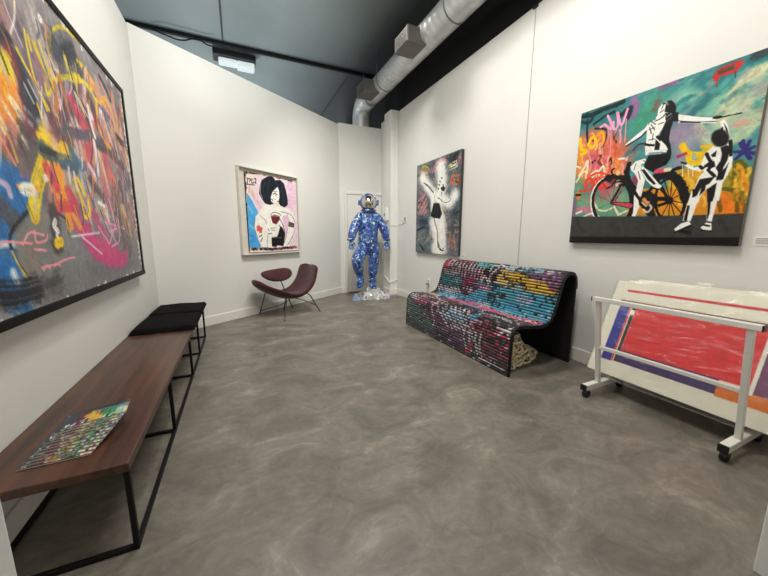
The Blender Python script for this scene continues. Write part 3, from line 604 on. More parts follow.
('b',(16,16,18),0.01,0.3,1,[(0.576,0.125),(0.584,0.123)]),
('b',(200,195,190),0.01,0.5,0.6,[(0.594,0.122),(0.601,0.137)]),
('p',(238,236,228),0,0.004,1,[(0.5,0.222),(0.484,0.251),(0.429,0.285),(0.363,0.332),(0.376,0.338),(0.464,0.299),(0.497,0.266)]),
('b',(16,16,18),0.01,0.4,1,[(0.378,0.341),(0.464,0.301),(0.493,0.274)]),
('p',(238,236,228),0,0.004,1,[(0.676,0.224),(0.712,0.238),(0.756,0.261),(0.785,0.273),(0.788,0.301),(0.684,0.269)]),
('p',(238,236,228),0,0.004,1,[(0.667,0.218),(0.757,0.26),(0.859,0.298),(0.863,0.329),(0.762,0.3),(0.674,0.272)]),
('b',(16,16,18),0.006,0.4,1,[(0.684,0.271),(0.785,0.303)]),
('b',(16,16,18),0.005,0.4,1,[(0.649,0.251),(0.761,0.292),(0.861,0.319)]),
('b',(35,45,45),0.008,0.4,1,[(0.853,0.299),(0.884,0.302),(0.966,0.306)]),
('b',(16,16,18),0.014,0.4,1,[(0.849,0.295),(0.877,0.3)]),
('p',(238,236,228),0,0.005,1,[(0.896,0.471),(0.892,0.368),(0.877,0.324),(0.895,0.318),(0.914,0.351),(0.933,0.418),(0.958,0.513),(0.965,0.595),(0.947,0.656),(0.936,0.686),(0.906,0.667),(0.86,0.654),(0.823,0.629),(0.84,0.605),(0.829,0.57),(0.845,0.491),(0.864,0.463)]),
('p',(238,236,228),0,0.005,1,[(0.722,0.515),(0.745,0.529),(0.789,0.569),(0.819,0.568),(0.833,0.497),(0.864,0.459),(0.882,0.483),(0.859,0.576),(0.823,0.601),(0.776,0.579),(0.732,0.542)]),
('p',(238,236,228),0,0.005,1,[(0.823,0.628),(0.936,0.662),(0.936,0.71),(0.934,0.788),(0.876,0.783),(0.872,0.702),(0.845,0.749),(0.837,0.791),(0.791,0.787),(0.805,0.702)]),
('p',(238,236,228),0,0.004,1,[(0.797,0.703),(0.853,0.71),(0.832,0.797),(0.814,0.903),(0.773,0.898),(0.782,0.811)]),
('p',(238,236,228),0,0.004,1,[(0.868,0.712),(0.925,0.719),(0.924,0.805),(0.916,0.909),(0.89,0.904),(0.885,0.802)]),
('p',(16,16,18),0,0.012,1,[(0.932,0.431),(0.932,0.443),(0.93,0.453),(0.926,0.462),(0.92,0.468),(0.912,0.471),(0.903,0.472),(0.893,0.47),(0.883,0.465),(0.874,0.457),(0.865,0.447),(0.858,0.435),(0.853,0.423),(0.85,0.41),(0.85,0.398),(0.852,0.387),(0.857,0.379),(0.863,0.373),(0.871,0.37),(0.88,0.369),(0.89,0.372),(0.9,0.378),(0.909,0.386),(0.917,0.395),(0.924,0.407),(0.929,0.419),(0.932,0.431)]),
('p',(16,16,18),0,0.005,1,[(0.9,0.476),(0.931,0.47),(0.944,0.502),(0.94,0.555),(0.93,0.589),(0.909,0.619),(0.893,0.59),(0.91,0.553),(0.911,0.514)]),
('p',(16,16,18),0,0.004,1,[(0.861,0.511),(0.886,0.488),(0.885,0.524),(0.872,0.525)]),
('p',(16,16,18),0,0.004,1,[(0.837,0.567),(0.873,0.536),(0.859,0.576),(0.838,0.584)]),
('p',(16,16,18),0,0.004,1,[(0.939,0.591),(0.948,0.569),(0.936,0.662),(0.922,0.668),(0.914,0.634)]),
('p',(16,16,18),0,0.004,1,[(0.897,0.338),(0.916,0.374),(0.926,0.408),(0.913,0.389)]),
('p',(16,16,18),0,0.005,1,[(0.827,0.647),(0.898,0.641),(0.876,0.679),(0.84,0.699),(0.818,0.751),(0.803,0.755),(0.806,0.711)]),
('p',(16,16,18),0,0.005,1,[(0.872,0.71),(0.91,0.678),(0.908,0.756),(0.904,0.789),(0.878,0.786)]),
('p',(16,16,18),0,0.004,1,[(0.868,0.712),(0.896,0.716),(0.897,0.786),(0.9,0.862),(0.893,0.906),(0.885,0.802)]),
('p',(16,16,18),0,0.004,1,[(0.797,0.703),(0.837,0.708),(0.826,0.745),(0.806,0.752)]),
('p',(16,16,18),0,0.004,1,[(0.778,0.895),(0.786,0.802),(0.798,0.803),(0.795,0.902)]),
('p',(238,236,228),0,0.004,1,[(0.735,0.951),(0.768,0.915),(0.806,0.902),(0.82,0.923),(0.789,0.938),(0.746,0.967)]),
('p',(238,236,228),0,0.004,1,[(0.868,0.945),(0.891,0.914),(0.916,0.919),(0.922,0.961),(0.886,0.961)]),
('b',(16,16,18),0.012,0.4,1,[(0.741,0.973),(0.79,0.947),(0.821,0.93)]),
('b',(16,16,18),0.008,0.4,1,[(0.872,0.96),(0.923,0.966)]),
('b',(16,16,18),0.012,0.4,1,[(0.881,0.928),(0.908,0.935)]),
('b',(16,16,18),0.016,0.6,0.9,[(0.774,0.967),(0.815,0.977)]),
('b',(16,16,18),0.014,0.5,0.8,[(0.723,0.524),(0.746,0.538)]),
('b',(238,236,228),0.005,0.5,0.8,[(0.729,0.543),(0.739,0.614)]),
('b',(238,236,228),0.005,0.5,0.8,[(0.758,0.548),(0.768,0.619)]),
('b',(238,236,228),0.005,0.5,0.8,[(0.781,0.553),(0.791,0.623)]),
('b',(16,16,18),0.016,0.4,1,[(0.84,0.498),(0.866,0.553)]),
('b',(16,16,18),0.016,0.4,1,[(0.831,0.583),(0.819,0.568)]),
('b',(16,16,18),0.016,0.4,1,[(0.859,0.596),(0.896,0.639)]),
('b',(16,16,18),0.016,0.4,1,[(0.865,0.544),(0.865,0.593)]),
('b',(16,16,18),0.016,0.4,1,[(0.939,0.45),(0.952,0.531)]),
('b',(16,16,18),0.016,0.4,1,[(0.924,0.477),(0.947,0.514)]),
('b',(16,16,18),0.016,0.4,1,[(0.911,0.658),(0.92,0.587)]),
('p',(16,16,18),0,0.003,1,[(0.886,0.366),(0.895,0.357),(0.901,0.382),(0.896,0.396)]),
('p',(16,16,18),0,0.004,1,[(0.856,0.551),(0.881,0.548),(0.892,0.582),(0.865,0.593)]),
('p',(16,16,18),0,0.004,1,[(0.841,0.689),(0.861,0.667),(0.861,0.717),(0.838,0.748)]),
('b',(40,40,40),0.007,0.5,0.9,[(0.519,0.236),(0.542,0.276)]),
('b',(40,40,40),0.007,0.5,0.9,[(0.512,0.254),(0.527,0.298)]),
('b',(40,40,40),0.007,0.5,0.9,[(0.539,0.302),(0.538,0.342)]),
('b',(40,40,40),0.007,0.5,0.9,[(0.516,0.336),(0.55,0.338)]),
('b',(40,40,40),0.007,0.5,0.9,[(0.563,0.248),(0.592,0.244)]),
('b',(40,40,40),0.007,0.5,0.9,[(0.517,0.215),(0.545,0.243)]),
('b',(40,40,40),0.007,0.5,0.9,[(0.563,0.173),(0.582,0.163)]),
('b',(40,40,40),0.007,0.5,0.9,[(0.569,0.152),(0.576,0.135)]),
('b',(60,60,58),0.006,0.5,0.8,[(0.455,0.482),(0.446,0.524)]),
('b',(60,60,58),0.006,0.5,0.8,[(0.475,0.536),(0.495,0.596)]),
('b',(60,60,58),0.006,0.5,0.8,[(0.499,0.47),(0.52,0.481)]),
('b',(60,60,58),0.006,0.5,0.8,[(0.53,0.616),(0.522,0.665)]),
]
DANCER_PAINT=[
('b',(96,108,112),0.3,1,0.6,[(0.238,0.088),(0.326,0.465)]),
('b',(70,90,96),0.2,1,0.9,[(1.077,0.393),(1.016,0.671)]),
('b',(62,80,88),0.15,1,0.9,[(1.05,0.784),(1.038,1.028)]),
('b',(52,62,82),0.14,1,0.9,[(0.121,0.841),(0.347,0.926)]),
('b',(196,164,60),0.03,0.5,0.9,[(0.054,0.13),(0.2,0.045),(0.344,0.107),(0.241,0.152),(0.09,0.08)]),
('b',(196,164,60),0.03,0.5,0.9,[(0.162,0.02),(0.241,0.17)]),
('b',(70,110,90),0.05,0.9,0.7,[(0.128,0.087),(0.239,0.115)]),
('b',(190,105,120),0.03,0.5,0.9,[(0.447,0.143),(0.572,0.063),(0.698,0.121)]),
('b',(190,105,120),0.03,0.5,0.9,[(0.544,0.126),(0.693,0.038),(0.786,0.105)]),
('b',(190,105,120),0.03,0.5,0.9,[(0.432,0.176),(0.576,0.132)]),
('b',(190,105,120),0.03,0.5,0.9,[(0.696,0.088),(0.811,0.046)]),
('b',(30,34,40),0.04,0.6,0.9,[(0.811,0.046),(1.054,0.043)]),
('b',(30,34,40),0.04,0.6,0.9,[(0.87,0.09),(1.031,0.092)]),
('b',(130,90,110),0.03,0.6,0.9,[(1.08,0.056),(1.113,0.169)]),
('p',(225,222,205),0,0.004,0.95,[(0.845,0.149),(1.02,0.112),(1.044,0.202),(0.872,0.226)]),
('b',(200,180,60),0.02,0.4,1,[(0.847,0.173),(0.902,0.16),(0.982,0.144)]),
('b',(16,16,18),0.012,0.3,1,[(0.915,0.146),(1.008,0.141)]),
('b',(16,16,18),0.012,0.3,1,[(0.876,0.195),(1.011,0.188)]),
('b',(216,104,52),0.03,0.5,0.95,[(0.902,0.384),(0.938,0.301),(1.06,0.329),(1.053,0.421),(0.93,0.388)]),
('b',(216,104,52),0.03,0.5,0.95,[(0.968,0.346),(0.998,0.398)]),
('b',(216,104,52),0.03,0.5,0.95,[(1.072,0.315),(1.104,0.413)]),
('b',(205,130,140),0.035,0.5,0.9,[(0.074,0.629),(0.254,0.457)]),
('b',(205,130,140),0.035,0.5,0.9,[(0.033,0.567),(0.218,0.471)]),
('b',(205,130,140),0.035,0.5,0.9,[(0.079,0.746),(0.294,0.535)]),
('b',(205,130,140),0.035,0.5,0.9,[(0.156,0.75),(0.332,0.594)]),
('b',(205,130,140),0.035,0.5,0.9,[(0.232,0.774),(0.318,0.685)]),
('b',(60,58,60),0.014,0.5,0.9,[(0.333,0.612),(0.399,0.546)]),
('b',(60,58,60),0.014,0.5,0.9,[(0.301,0.684),(0.405,0.655)]),
('b',(60,58,60),0.014,0.5,0.9,[(0.73,0.681),(0.819,0.671),(0.793,0.737)]),
('b',(60,58,60),0.014,0.5,0.9,[(0.408,0.728),(0.473,0.661)]),
('b',(150,150,145),0.016,0.5,0.8,[(0.087,0.958),(0.133,1.116)]),
('b',(150,150,145),0.016,0.5,0.8,[(0.167,1.018),(0.212,1.174)]),
('b',(150,150,145),0.016,0.5,0.8,[(0.056,1.157),(0.284,1.115)]),
('b',(150,150,145),0.016,0.5,0.8,[(0.072,1.077),(0.279,1)]),
('b',(150,150,145),0.016,0.5,0.8,[(0.1,1.276),(0.287,1.192)]),
('b',(150,150,145),0.016,0.5,0.8,[(0.241,0.98),(0.264,1.096)]),
('b',(150,150,145),0.016,0.5,0.8,[(0.135,1.176),(0.16,1.314)]),
('b',(16,16,18),0.03,0.6,0.8,[(0.049,0.997),(0.24,0.961)]),
('b',(16,16,18),0.03,0.6,0.8,[(0.138,1.235),(0.255,1.31)]),
('b',(190,120,90),0.03,0.6,0.8,[(0.928,1.044),(0.909,1.214)]),
('b',(190,120,90),0.03,0.6,0.8,[(1.014,1.078),(1.054,1.277)]),
('b',(190,120,90),0.03,0.6,0.8,[(0.962,1.145),(1.048,1.177)]),
('b',(200,150,140),0.03,0.7,0.8,[(0.843,0.59),(0.904,0.645)]),
('b',(185,165,110),0.04,0.8,0.6,[(0.323,1.172),(0.427,1.114)]),
('b',(40,46,50),0.012,0.5,0.8,[(0.761,0.697),(0.853,0.754),(0.765,0.766)]),
('b',(40,46,50),0.012,0.5,0.8,[(0.727,0.626),(0.822,0.719)]),
('b',(40,46,50),0.012,0.5,0.8,[(0.941,1.265),(1,1.296)]),
('b',(196,140,110),0.0110479,0.5,0.608675,[(0.597,0.424),(0.737,0.443),(0.685,0.474)]),
('b',(150,152,148),0.0286005,0.5,0.716566,[(0.751,0.391),(0.678,0.433),(0.632,0.4)]),
('b',(196,140,110),0.0114575,0.5,0.792276,[(0.61,0.919),(0.681,0.935),(0.636,0.951)]),
('b',(190,120,130),0.0231457,0.5,0.492232,[(1.114,0.11),(1.013,0.114),(1.017,0.082)]),
('b',(110,130,128),0.0275707,0.5,0.526533,[(0.336,1.013),(0.19,1.037),(0.207,0.997)]),
('b',(110,130,128),0.0275008,0.5,0.780613,[(0.952,0.247),(1.074,0.28),(1.015,0.303)]),
('b',(40,46,52),0.0241971,0.5,0.454555,[(0.187,0.17),(0.02,0.155),(0.062,0.121)]),
('b',(196,140,110),0.0124672,0.5,0.812946,[(0.767,1.162),(0.812,1.168),(0.787,1.18)]),
('b',(150,152,148),0.0198269,0.5,0.687423,[(0.655,0.707),(0.722,0.72),(0.687,0.734)]),
('b',(40,46,52),0.0117962,0.5,0.521498,[(0.148,0.68),(0.009,0.682),(0.042,0.65)]),
('b',(40,46,52),0.0243933,0.5,0.454601,[(0.876,1.101),(0.855,1.17),(0.77,1.155)]),
('b',(190,120,130),0.0132093,0.5,0.78055,[(0.908,1.236),(1.011,1.241),(0.963,1.271)]),
('b',(196,140,110),0.0231297,0.5,0.564506,[(0.678,0.698),(0.81,0.734),(0.727,0.76)]),
('b',(196,140,110),0.0288319,0.5,0.54792,[(0.277,0.129),(0.337,0.207),(0.209,0.192)]),
('b',(60,70,84),0.0177683,0.5,0.528199,[(0.551,0.197),(0.632,0.223),(0.585,0.234)]),
('b',(190,120,130),0.0163904,0.5,0.719252,[(0.635,-0.001),(0.663,0.061),(0.571,0.042)]),
('b',(110,130,128),0.0173502,0.5,0.629445,[(0.363,0.93),(0.281,0.935),(0.302,0.914)]),
('b',(190,120,130),0.011061,0.5,0.413218,[(1.122,0.725),(1.089,0.757),(1.058,0.74)]),
('b',(150,152,148),0.0137851,0.5,0.405344,[(1.128,1.045),(1.179,1.057),(1.146,1.07)]),
('b',(190,120,130),0.0165553,0.5,0.528255,[(0.08,0.11),(-0.061,0.096),(-0.024,0.068)]),
('b',(40,46,52),0.029159,0.5,0.429519,[(0.61,0.295),(0.691,0.362),(0.582,0.36)]),
('b',(150,152,148),0.0248117,0.5,0.698435,[(0.608,0.889),(0.523,0.905),(0.527,0.88)]),
('b',(190,120,130),0.0213866,0.5,0.637977,[(0.386,0.723),(0.294,0.731),(0.307,0.707)]),
('b',(40,46,52),0.00985399,0.5,0.491302,[(0.258,0.763),(0.378,0.82),(0.259,0.838)]),
('b',(196,140,110),0.0200011,0.5,0.825897,[(0.625,0.731),(0.62,0.762),(0.577,0.753)]),
('b',(196,140,110),0.00863301,0.5,0.538943,[(0.723,1.228),(0.576,1.267),(0.583,1.222)]),
('b',(190,120,130),0.0255146,0.5,0.428944,[(0.69,0.805),(0.664,0.882),(0.562,0.86)]),
('b',(60,70,84),0.0101916,0.5,0.727375,[(0.292,0.044),(0.402,0.075),(0.346,0.09)]),
('b',(60,70,84),0.0133601,0.5,0.657928,[(0.806,0.002),(0.845,0.056),(0.768,0.044)]),
('b',(110,130,128),0.0216939,0.5,0.583004,[(0.625,0.25),(0.68,0.263),(0.654,0.273)]),
('b',(190,120,130),0.0213786,0.5,0.68107,[(0.09,0.082),(0.169,0.104),(0.127,0.115)]),
('b',(190,120,130),0.023478,0.5,0.403857,[(0.699,0.575),(0.752,0.588),(0.722,0.598)]),
('b',(40,46,52),0.02948,0.5,0.80171,[(1.123,0.763),(1.014,0.799),(0.999,0.76)]),
('b',(40,46,52),0.0108467,0.5,0.454041,[(0.831,0.557),(0.964,0.598),(0.881,0.623)]),
('b',(196,140,110),0.0161934,0.5,0.490306,[(1.141,1.262),(1.159,1.328),(1.068,1.328)]),
('b',(40,46,52),0.00812037,0.5,0.597665,[(1.006,0.109),(0.951,0.154),(0.895,0.12)]),
('b',(190,120,130),0.0102716,0.5,0.61401,[(1.067,0.05),(1.175,0.085),(1.122,0.103)]),
('b',(40,46,52),0.0220567,0.5,0.760126,[(0.457,1.136),(0.579,1.163),(0.494,1.193)]),
('b',(190,120,130),0.0278385,0.5,0.835392,[(1.16,1.015),(1.047,1.046),(1.048,1.007)]),
('b',(190,120,130),0.013438,0.5,0.796372,[(0.132,0.281),(0.142,0.35),(0.03,0.329)]),
('b',(196,140,110),0.00972823,0.5,0.605159,[(1.052,0.554),(1.063,0.595),(1.006,0.587)]),
('b',(40,46,52),0.00929533,0.5,0.484853,[(0.502,0.35),(0.537,0.382),(0.486,0.38)]),
('b',(110,130,128),0.0110293,0.5,0.833045,[(0.89,0.839),(0.946,0.895),(0.854,0.9)]),
('b',(170,150,110),0.0227453,0.5,0.550916,[(0.794,1.225),(0.747,1.268),(0.707,1.251)]),
('b',(170,150,110),0.0183531,0.5,0.75963,[(0.042,0.63),(0.14,0.711),(-0.013,0.715)]),
('b',(150,152,148),0.00807034,0.5,0.404861,[(0.648,0.554),(0.767,0.614),(0.658,0.629)]),
('b',(170,150,110),0.0112805,0.5,0.755401,[(1.047,0.07),(1.099,0.09),(1.068,0.097)]),
('b',(196,140,110),0.0165672,0.5,0.710595,[(0.562,1.084),(0.456,1.113),(0.454,1.081)]),
('b',(196,140,110),0.0150498,0.5,0.749712,[(0.467,0.262),(0.547,0.301),(0.479,0.307)]),
('b',(196,140,110),0.0147324,0.5,0.789581,[(0.234,0.082),(0.344,0.164),(0.206,0.16)]),
('b',(110,130,128),0.024602,0.5,0.615464,[(0.874,1.178),(0.94,1.195),(0.892,1.212)]),
('b',(40,46,52),0.0112267,0.5,0.645435,[(1.126,0.253),(1.062,0.286),(1.027,0.255)]),
('b',(40,46,52),0.012101,0.5,0.604054,[(1.053,0.052),(1.003,0.098),(0.944,0.064)]),
('b',(170,150,110),0.0109559,0.5,0.708603,[(0.479,0.949),(0.48,1.003),(0.4,0.995)]),
('b',(110,130,128),0.0299775,0.5,0.567432,[(0.586,1.094),(0.493,1.165),(0.426,1.131)]),
('b',(150,152,148),0.027507,0.5,0.65019,[(0.522,1.024),(0.459,1.067),(0.419,1.044)]),
('b',(170,150,110),0.00986751,0.5,0.611305,[(1.121,1.247),(1.054,1.266),(1.056,1.244)]),
('b',(150,152,148),0.00826501,0.5,0.838713,[(0.697,0.972),(0.76,1.031),(0.658,1.04)]),
('b',(170,150,110),0.0267851,0.5,0.552461,[(0.221,-0.086),(0.324,-0.028),(0.23,-0.027)]),
('b',(150,152,148),0.0167031,0.5,0.604314,[(0.859,0.401),(0.818,0.412),(0.811,0.397)]),
('b',(150,152,148),0.0118076,0.5,0.686685,[(1.088,0.078),(1.079,0.106),(1.043,0.092)]),
('b',(196,140,110),0.0163915,0.5,0.468438,[(0.998,1.198),(0.89,1.228),(0.893,1.193)]),
('b',(150,152,148),0.0167298,0.5,0.776224,[(0.542,1.262),(0.551,1.308),(0.482,1.307)]),
('b',(190,120,130),0.0192717,0.5,0.675699,[(0.839,0.78),(0.906,0.823),(0.829,0.832)]),
('b',(196,140,110),0.00830667,0.5,0.608554,[(1.099,0.455),(1.155,0.468),(1.127,0.48)]),
('b',(190,120,130),0.0269348,0.5,0.539694,[(1.062,0.148),(1.028,0.168),(1.005,0.15)]),
('b',(60,70,84),0.0219966,0.5,0.5567,[(0.296,0.103),(0.368,0.193),(0.221,0.177)]),
('b',(40,46,52),0.0229678,0.5,0.421102,[(0.689,0.15),(0.629,0.143),(0.645,0.13)]),
('b',(60,70,84),0.0236166,0.5,0.80784,[(0.061,1.085),(0.045,1.14),(-0.035,1.129)]),
('b',(150,152,148),0.0173773,0.5,0.628702,[(0.137,0.418),(0.197,0.452),(0.133,0.456)]),
('b',(196,140,110),0.0225735,0.5,0.632047,[(1.001,0.464),(1.064,0.536),(0.955,0.533)]),
('b',(110,130,128),0.0200041,0.5,0.758962,[(0.518,0.119),(0.569,0.162),(0.502,0.158)]),
('b',(60,70,84),0.0102846,0.5,0.696377,[(0.704,0.954),(0.586,0.997),(0.565,0.959)]),
('b',(196,140,110),0.0162373,0.5,0.829015,[(0.538,0.405),(0.407,0.441),(0.377,0.396)]),
('b',(40,46,52),0.0255727,0.5,0.539058,[(0.272,0.792),(0.31,0.862),(0.192,0.858)]),
('b',(110,130,128),0.0122932,0.5,0.476007,[(0.107,0.19),(-0.03,0.175),(0.011,0.148)]),
('b',(150,152,148),0.00817408,0.5,0.598259,[(0.041,0.23),(0.027,0.263),(-0.025,0.247)]),
('b',(40,46,52),0.0231991,0.5,0.637073,[(0.155,0.569),(-0.023,0.564),(0.026,0.524)]),
('b',(110,130,128),0.024389,0.5,0.527893,[(0.799,0.148),(0.909,0.211),(0.81,0.218)]),
('b',(196,140,110),0.0191279,0.5,0.747889,[(0.921,1.04),(0.779,1.048),(0.82,1.007)]),
('b',(110,130,128),0.0219619,0.5,0.739283,[(0.613,0.728),(0.71,0.75),(0.654,0.77)]),
('b',(196,140,110),0.0255042,0.5,0.4674,[(0.995,0.429),(0.939,0.427),(0.951,0.412)]),
('b',(40,46,52),0.0197854,0.5,0.71652,[(0.825,0.888),(0.799,0.968),(0.698,0.946)]),
('b',(196,140,110),0.0269215,0.5,0.476464,[(0.583,0.717),(0.662,0.767),(0.57,0.776)]),
('b',(170,150,110),0.0192417,0.5,0.849523,[(0.045,1.138),(0.043,1.199),(-0.053,1.192)]),
('b',(190,120,130),0.0233093,0.5,0.61469,[(0.418,0.122),(0.368,0.15),(0.33,0.126)]),
('b',(190,120,130),0.0233788,0.5,0.535166,[(1.032,0.419),(0.907,0.414),(0.936,0.381)]),
('b',(190,120,130),0.0184208,0.5,0.766542,[(0.09,0.39),(0.165,0.431),(0.087,0.436)]),
('b',(196,140,110),0.0126022,0.5,0.430986,[(0.56,-0.034),(0.429,-0.032),(0.433,-0.069)]),
('b',(170,150,110),0.0288475,0.5,0.424062,[(0.153,0.81),(0.099,0.818),(0.102,0.804)]),
('b',(170,150,110),0.00991534,0.5,0.785463,[(0.873,0.182),(0.998,0.226),(0.924,0.244)]),
('b',(60,70,84),0.0137207,0.5,0.734791,[(0.239,0.762),(0.196,0.794),(0.158,0.777)]),
('b',(150,152,148),0.0169764,0.5,0.581511,[(0.643,0.657),(0.73,0.715),(0.626,0.723)]),
('b',(196,140,110),0.011332,0.5,0.669152,[(0.121,0.204),(0.014,0.244),(-0.037,0.203)]),
('b',(196,140,110),0.0212037,0.5,0.807029,[(0.198,0.563),(0.258,0.644),(0.118,0.638)]),
('b',(60,70,84),0.0257641,0.5,0.437793,[(0.431,0.187),(0.424,0.226),(0.365,0.21)]),
('b',(110,130,128),0.0182094,0.5,0.644824,[(0.122,0.348),(0.205,0.392),(0.123,0.397)]),
('b',(190,120,130),0.017965,0.5,0.428267,[(0.778,-0.033),(0.837,0.034),(0.739,0.021)]),
('b',(150,152,148),0.0115353,0.5,0.65459,[(0.943,0.332),(1.054,0.374),(0.981,0.391)]),
('b',(110,130,128),0.0232241,0.5,0.4578,[(0.933,0.015),(0.9,0.061),(0.838,0.031)]),
('b',(190,120,130),0.0209393,0.5,0.44839,[(0.896,0.881),(0.924,0.933),(0.845,0.932)]),
('b',(40,46,52),0.0196794,0.5,0.655297,[(0.628,0.114),(0.582,0.112),(0.59,0.1)]),
('b',(60,70,84),0.00803131,0.5,0.474276,[(0.82,0.82),(0.704,0.844),(0.705,0.809)]),
('b',(60,70,84),0.0263608,0.5,0.408184,[(0.812,0.425),(0.781,0.452),(0.748,0.435)]),
('b',(110,130,128),0.00819117,0.5,0.409325,[(0.302,-0.032),(0.402,-0.011),(0.364,0.006)]),
('b',(170,150,110),0.0243449,0.5,0.689726,[(1.041,0.878),(1.116,0.938),(1.015,0.949)]),
('b',(150,152,148),0.0295707,0.5,0.44175,[(0.693,0.522),(0.628,0.528),(0.633,0.509)]),
('b',(60,70,84),0.0181096,0.5,0.523455,[(0.115,0.281),(0.027,0.327),(-0.033,0.29)]),
('b',(150,152,148),0.020086,0.5,0.426245,[(0.504,1.005),(0.45,1.037),(0.421,1.018)]),
('b',(190,120,130),0.0111792,0.5,0.816802,[(0.46,-0.006),(0.547,0.015),(0.512,0.029)]),
('b',(190,120,130),0.020744,0.5,0.715284,[(0.699,0.174),(0.647,0.205),(0.607,0.179)]),
('b',(110,130,128),0.0224293,0.5,0.54302,[(0.227,1.325),(0.249,1.392),(0.138,1.394)]),
('b',(110,130,128),0.0188756,0.5,0.427644,[(0.891,0.559),(0.828,0.554),(0.848,0.538)]),
('b',(150,152,148),0.0115025,0.5,0.550734,[(0.704,0.128),(0.728,0.161),(0.678,0.154)]),
('b',(190,120,130),0.0109753,0.5,0.630996,[(0.797,0.85),(0.923,0.871),(0.857,0.901)]),
('b',(110,130,128),0.0176989,0.5,0.497999,[(0.359,0.579),(0.3,0.601),(0.281,0.58)]),
('b',(40,46,52),0.0193081,0.5,0.795038,[(0.829,1.07),(0.899,1.09),(0.847,1.107)]),
('b',(110,130,128),0.0276345,0.5,0.843594,[(1.01,0.424),(0.913,0.46),(0.882,0.422)]),
('b',(150,152,148),0.0272611,0.5,0.742017,[(0.54,0.401),(0.457,0.441),(0.413,0.407)]),
('b',(40,46,52),0.0291669,0.5,0.520812,[(1.082,0.338),(1.103,0.406),(1.01,0.389)]),
('b',(110,130,128),0.0125746,0.5,0.44995,[(1.067,0.514),(1.116,0.525),(1.092,0.535)]),
('b',(170,150,110),0.0144651,0.5,0.470888,[(0.797,1.201),(0.757,1.236),(0.725,1.221)]),
('b',(60,70,84),0.0174296,0.5,0.412301,[(0.276,0.95),(0.263,1.002),(0.189,0.99)]),
('b',(190,120,130),0.0171545,0.5,0.484618,[(0.911,1.222),(0.923,1.286),(0.832,1.284)]),
('b',(190,120,130),0.0157821,0.5,0.589701,[(0.173,0.383),(0.134,0.428),(0.07,0.404)]),
('b',(150,152,148),0.0122653,0.5,0.846077,[(0.865,1.259),(0.735,1.292),(0.745,1.251)]),
('b',(190,120,130),0.0105196,0.5,0.539118,[(1.038,1.134),(1.058,1.174),(0.999,1.175)]),
('b',(190,120,130),0.0125222,0.5,0.645406,[(0.702,0.188),(0.733,0.256),(0.632,0.239)]),
('b',(150,152,148),0.0245509,0.5,0.806111,[(0.232,-0.08),(0.313,0.005),(0.176,-0.011)]),
('b',(170,150,110),0.0110375,0.5,0.667422,[(0.928,0.271),(0.986,0.309),(0.927,0.311)]),
('b',(234,232,224),0.22,0.75,1,[(0.654,0.146),(0.697,0.371),(0.631,0.569)]),
('b',(234,232,224),0.1,0.6,1,[(0.669,0.132),(0.683,0.386)]),
('b',(234,232,224),0.17,0.75,1,[(0.171,0.214),(0.357,0.378),(0.516,0.522)]),
('b',(234,232,224),0.16,0.8,1,[(0.692,0.558),(0.875,0.643),(1.008,0.558)]),
('b',(234,232,224),0.1,0.8,0.9,[(0.466,0.516),(0.475,0.697)]),
('b',(234,232,224),0.25,0.6,1,[(0.646,0.846),(0.687,1.024),(0.7,1.256)]),
('b',(234,232,224),0.18,0.8,0.9,[(0.485,0.893),(0.596,1.113),(0.571,1.279)]),
('b',(205,205,200),0.02,0.9,0.6,[(0.451,0.892),(0.425,1.077)]),
('b',(16,16,18),0.016,0.4,1,[(0.21,0.285),(0.356,0.369),(0.49,0.466)]),
('b',(90,88,86),0.008,0.4,0.9,[(0.247,0.299),(0.391,0.364),(0.495,0.44)]),
('b',(16,16,18),0.018,0.4,1,[(0.683,0.285),(0.702,0.298)]),
('b',(16,16,18),0.018,0.4,1,[(0.643,0.326),(0.662,0.339)]),
('b',(16,16,18),0.018,0.4,1,[(0.626,0.37),(0.646,0.383)]),
('b',(16,16,18),0.018,0.4,1,[(0.607,0.419),(0.627,0.432)]),
('b',(16,16,18),0.018,0.4,1,[(0.719,0.383),(0.738,0.396)]),
('p',(16,16,18),0,0.005,1,[(0.669,0.418),(0.729,0.401),(0.79,0.438),(0.748,0.479),(0.693,0.459)]),
('b',(16,16,18),0.014,0.4,1,[(0.703,0.482),(0.706,0.525)]),
('b',(16,16,18),0.008,0.4,1,[(0.63,0.551),(0.757,0.624),(0.874,0.626),(0.928,0.59)]),
('b',(16,16,18),0.008,0.4,1,[(0.598,0.548),(0.694,0.584)]),
('b',(120,120,118),0.006,0.4,1,[(0.514,0.486),(0.536,0.595),(0.602,0.618)]),
('b',(120,120,118),0.006,0.4,0.8,[(0.866,0.493),(0.901,0.596)]),
('p',(16,16,18),0,0.005,1,[(0.497,0.614),(0.65,0.628),(0.685,0.709),(0.726,0.78),(0.677,0.848),(0.498,0.825),(0.429,0.799)]),
('b',(16,16,18),0.016,0.4,1,[(0.522,0.831),(0.57,0.932),(0.624,1.041),(0.637,1.167),(0.692,1.238)]),
('b',(16,16,18),0.02,0.4,1,[(0.637,1.167),(0.651,1.239),(0.733,1.29)]),
('b',(16,16,18),0.02,0.4,1,[(0.695,1.283),(0.771,1.298),(0.778,1.262)]),
('b',(110,110,108),0.008,0.4,0.9,[(0.378,0.834),(0.415,0.863),(0.373,0.871)]),
]
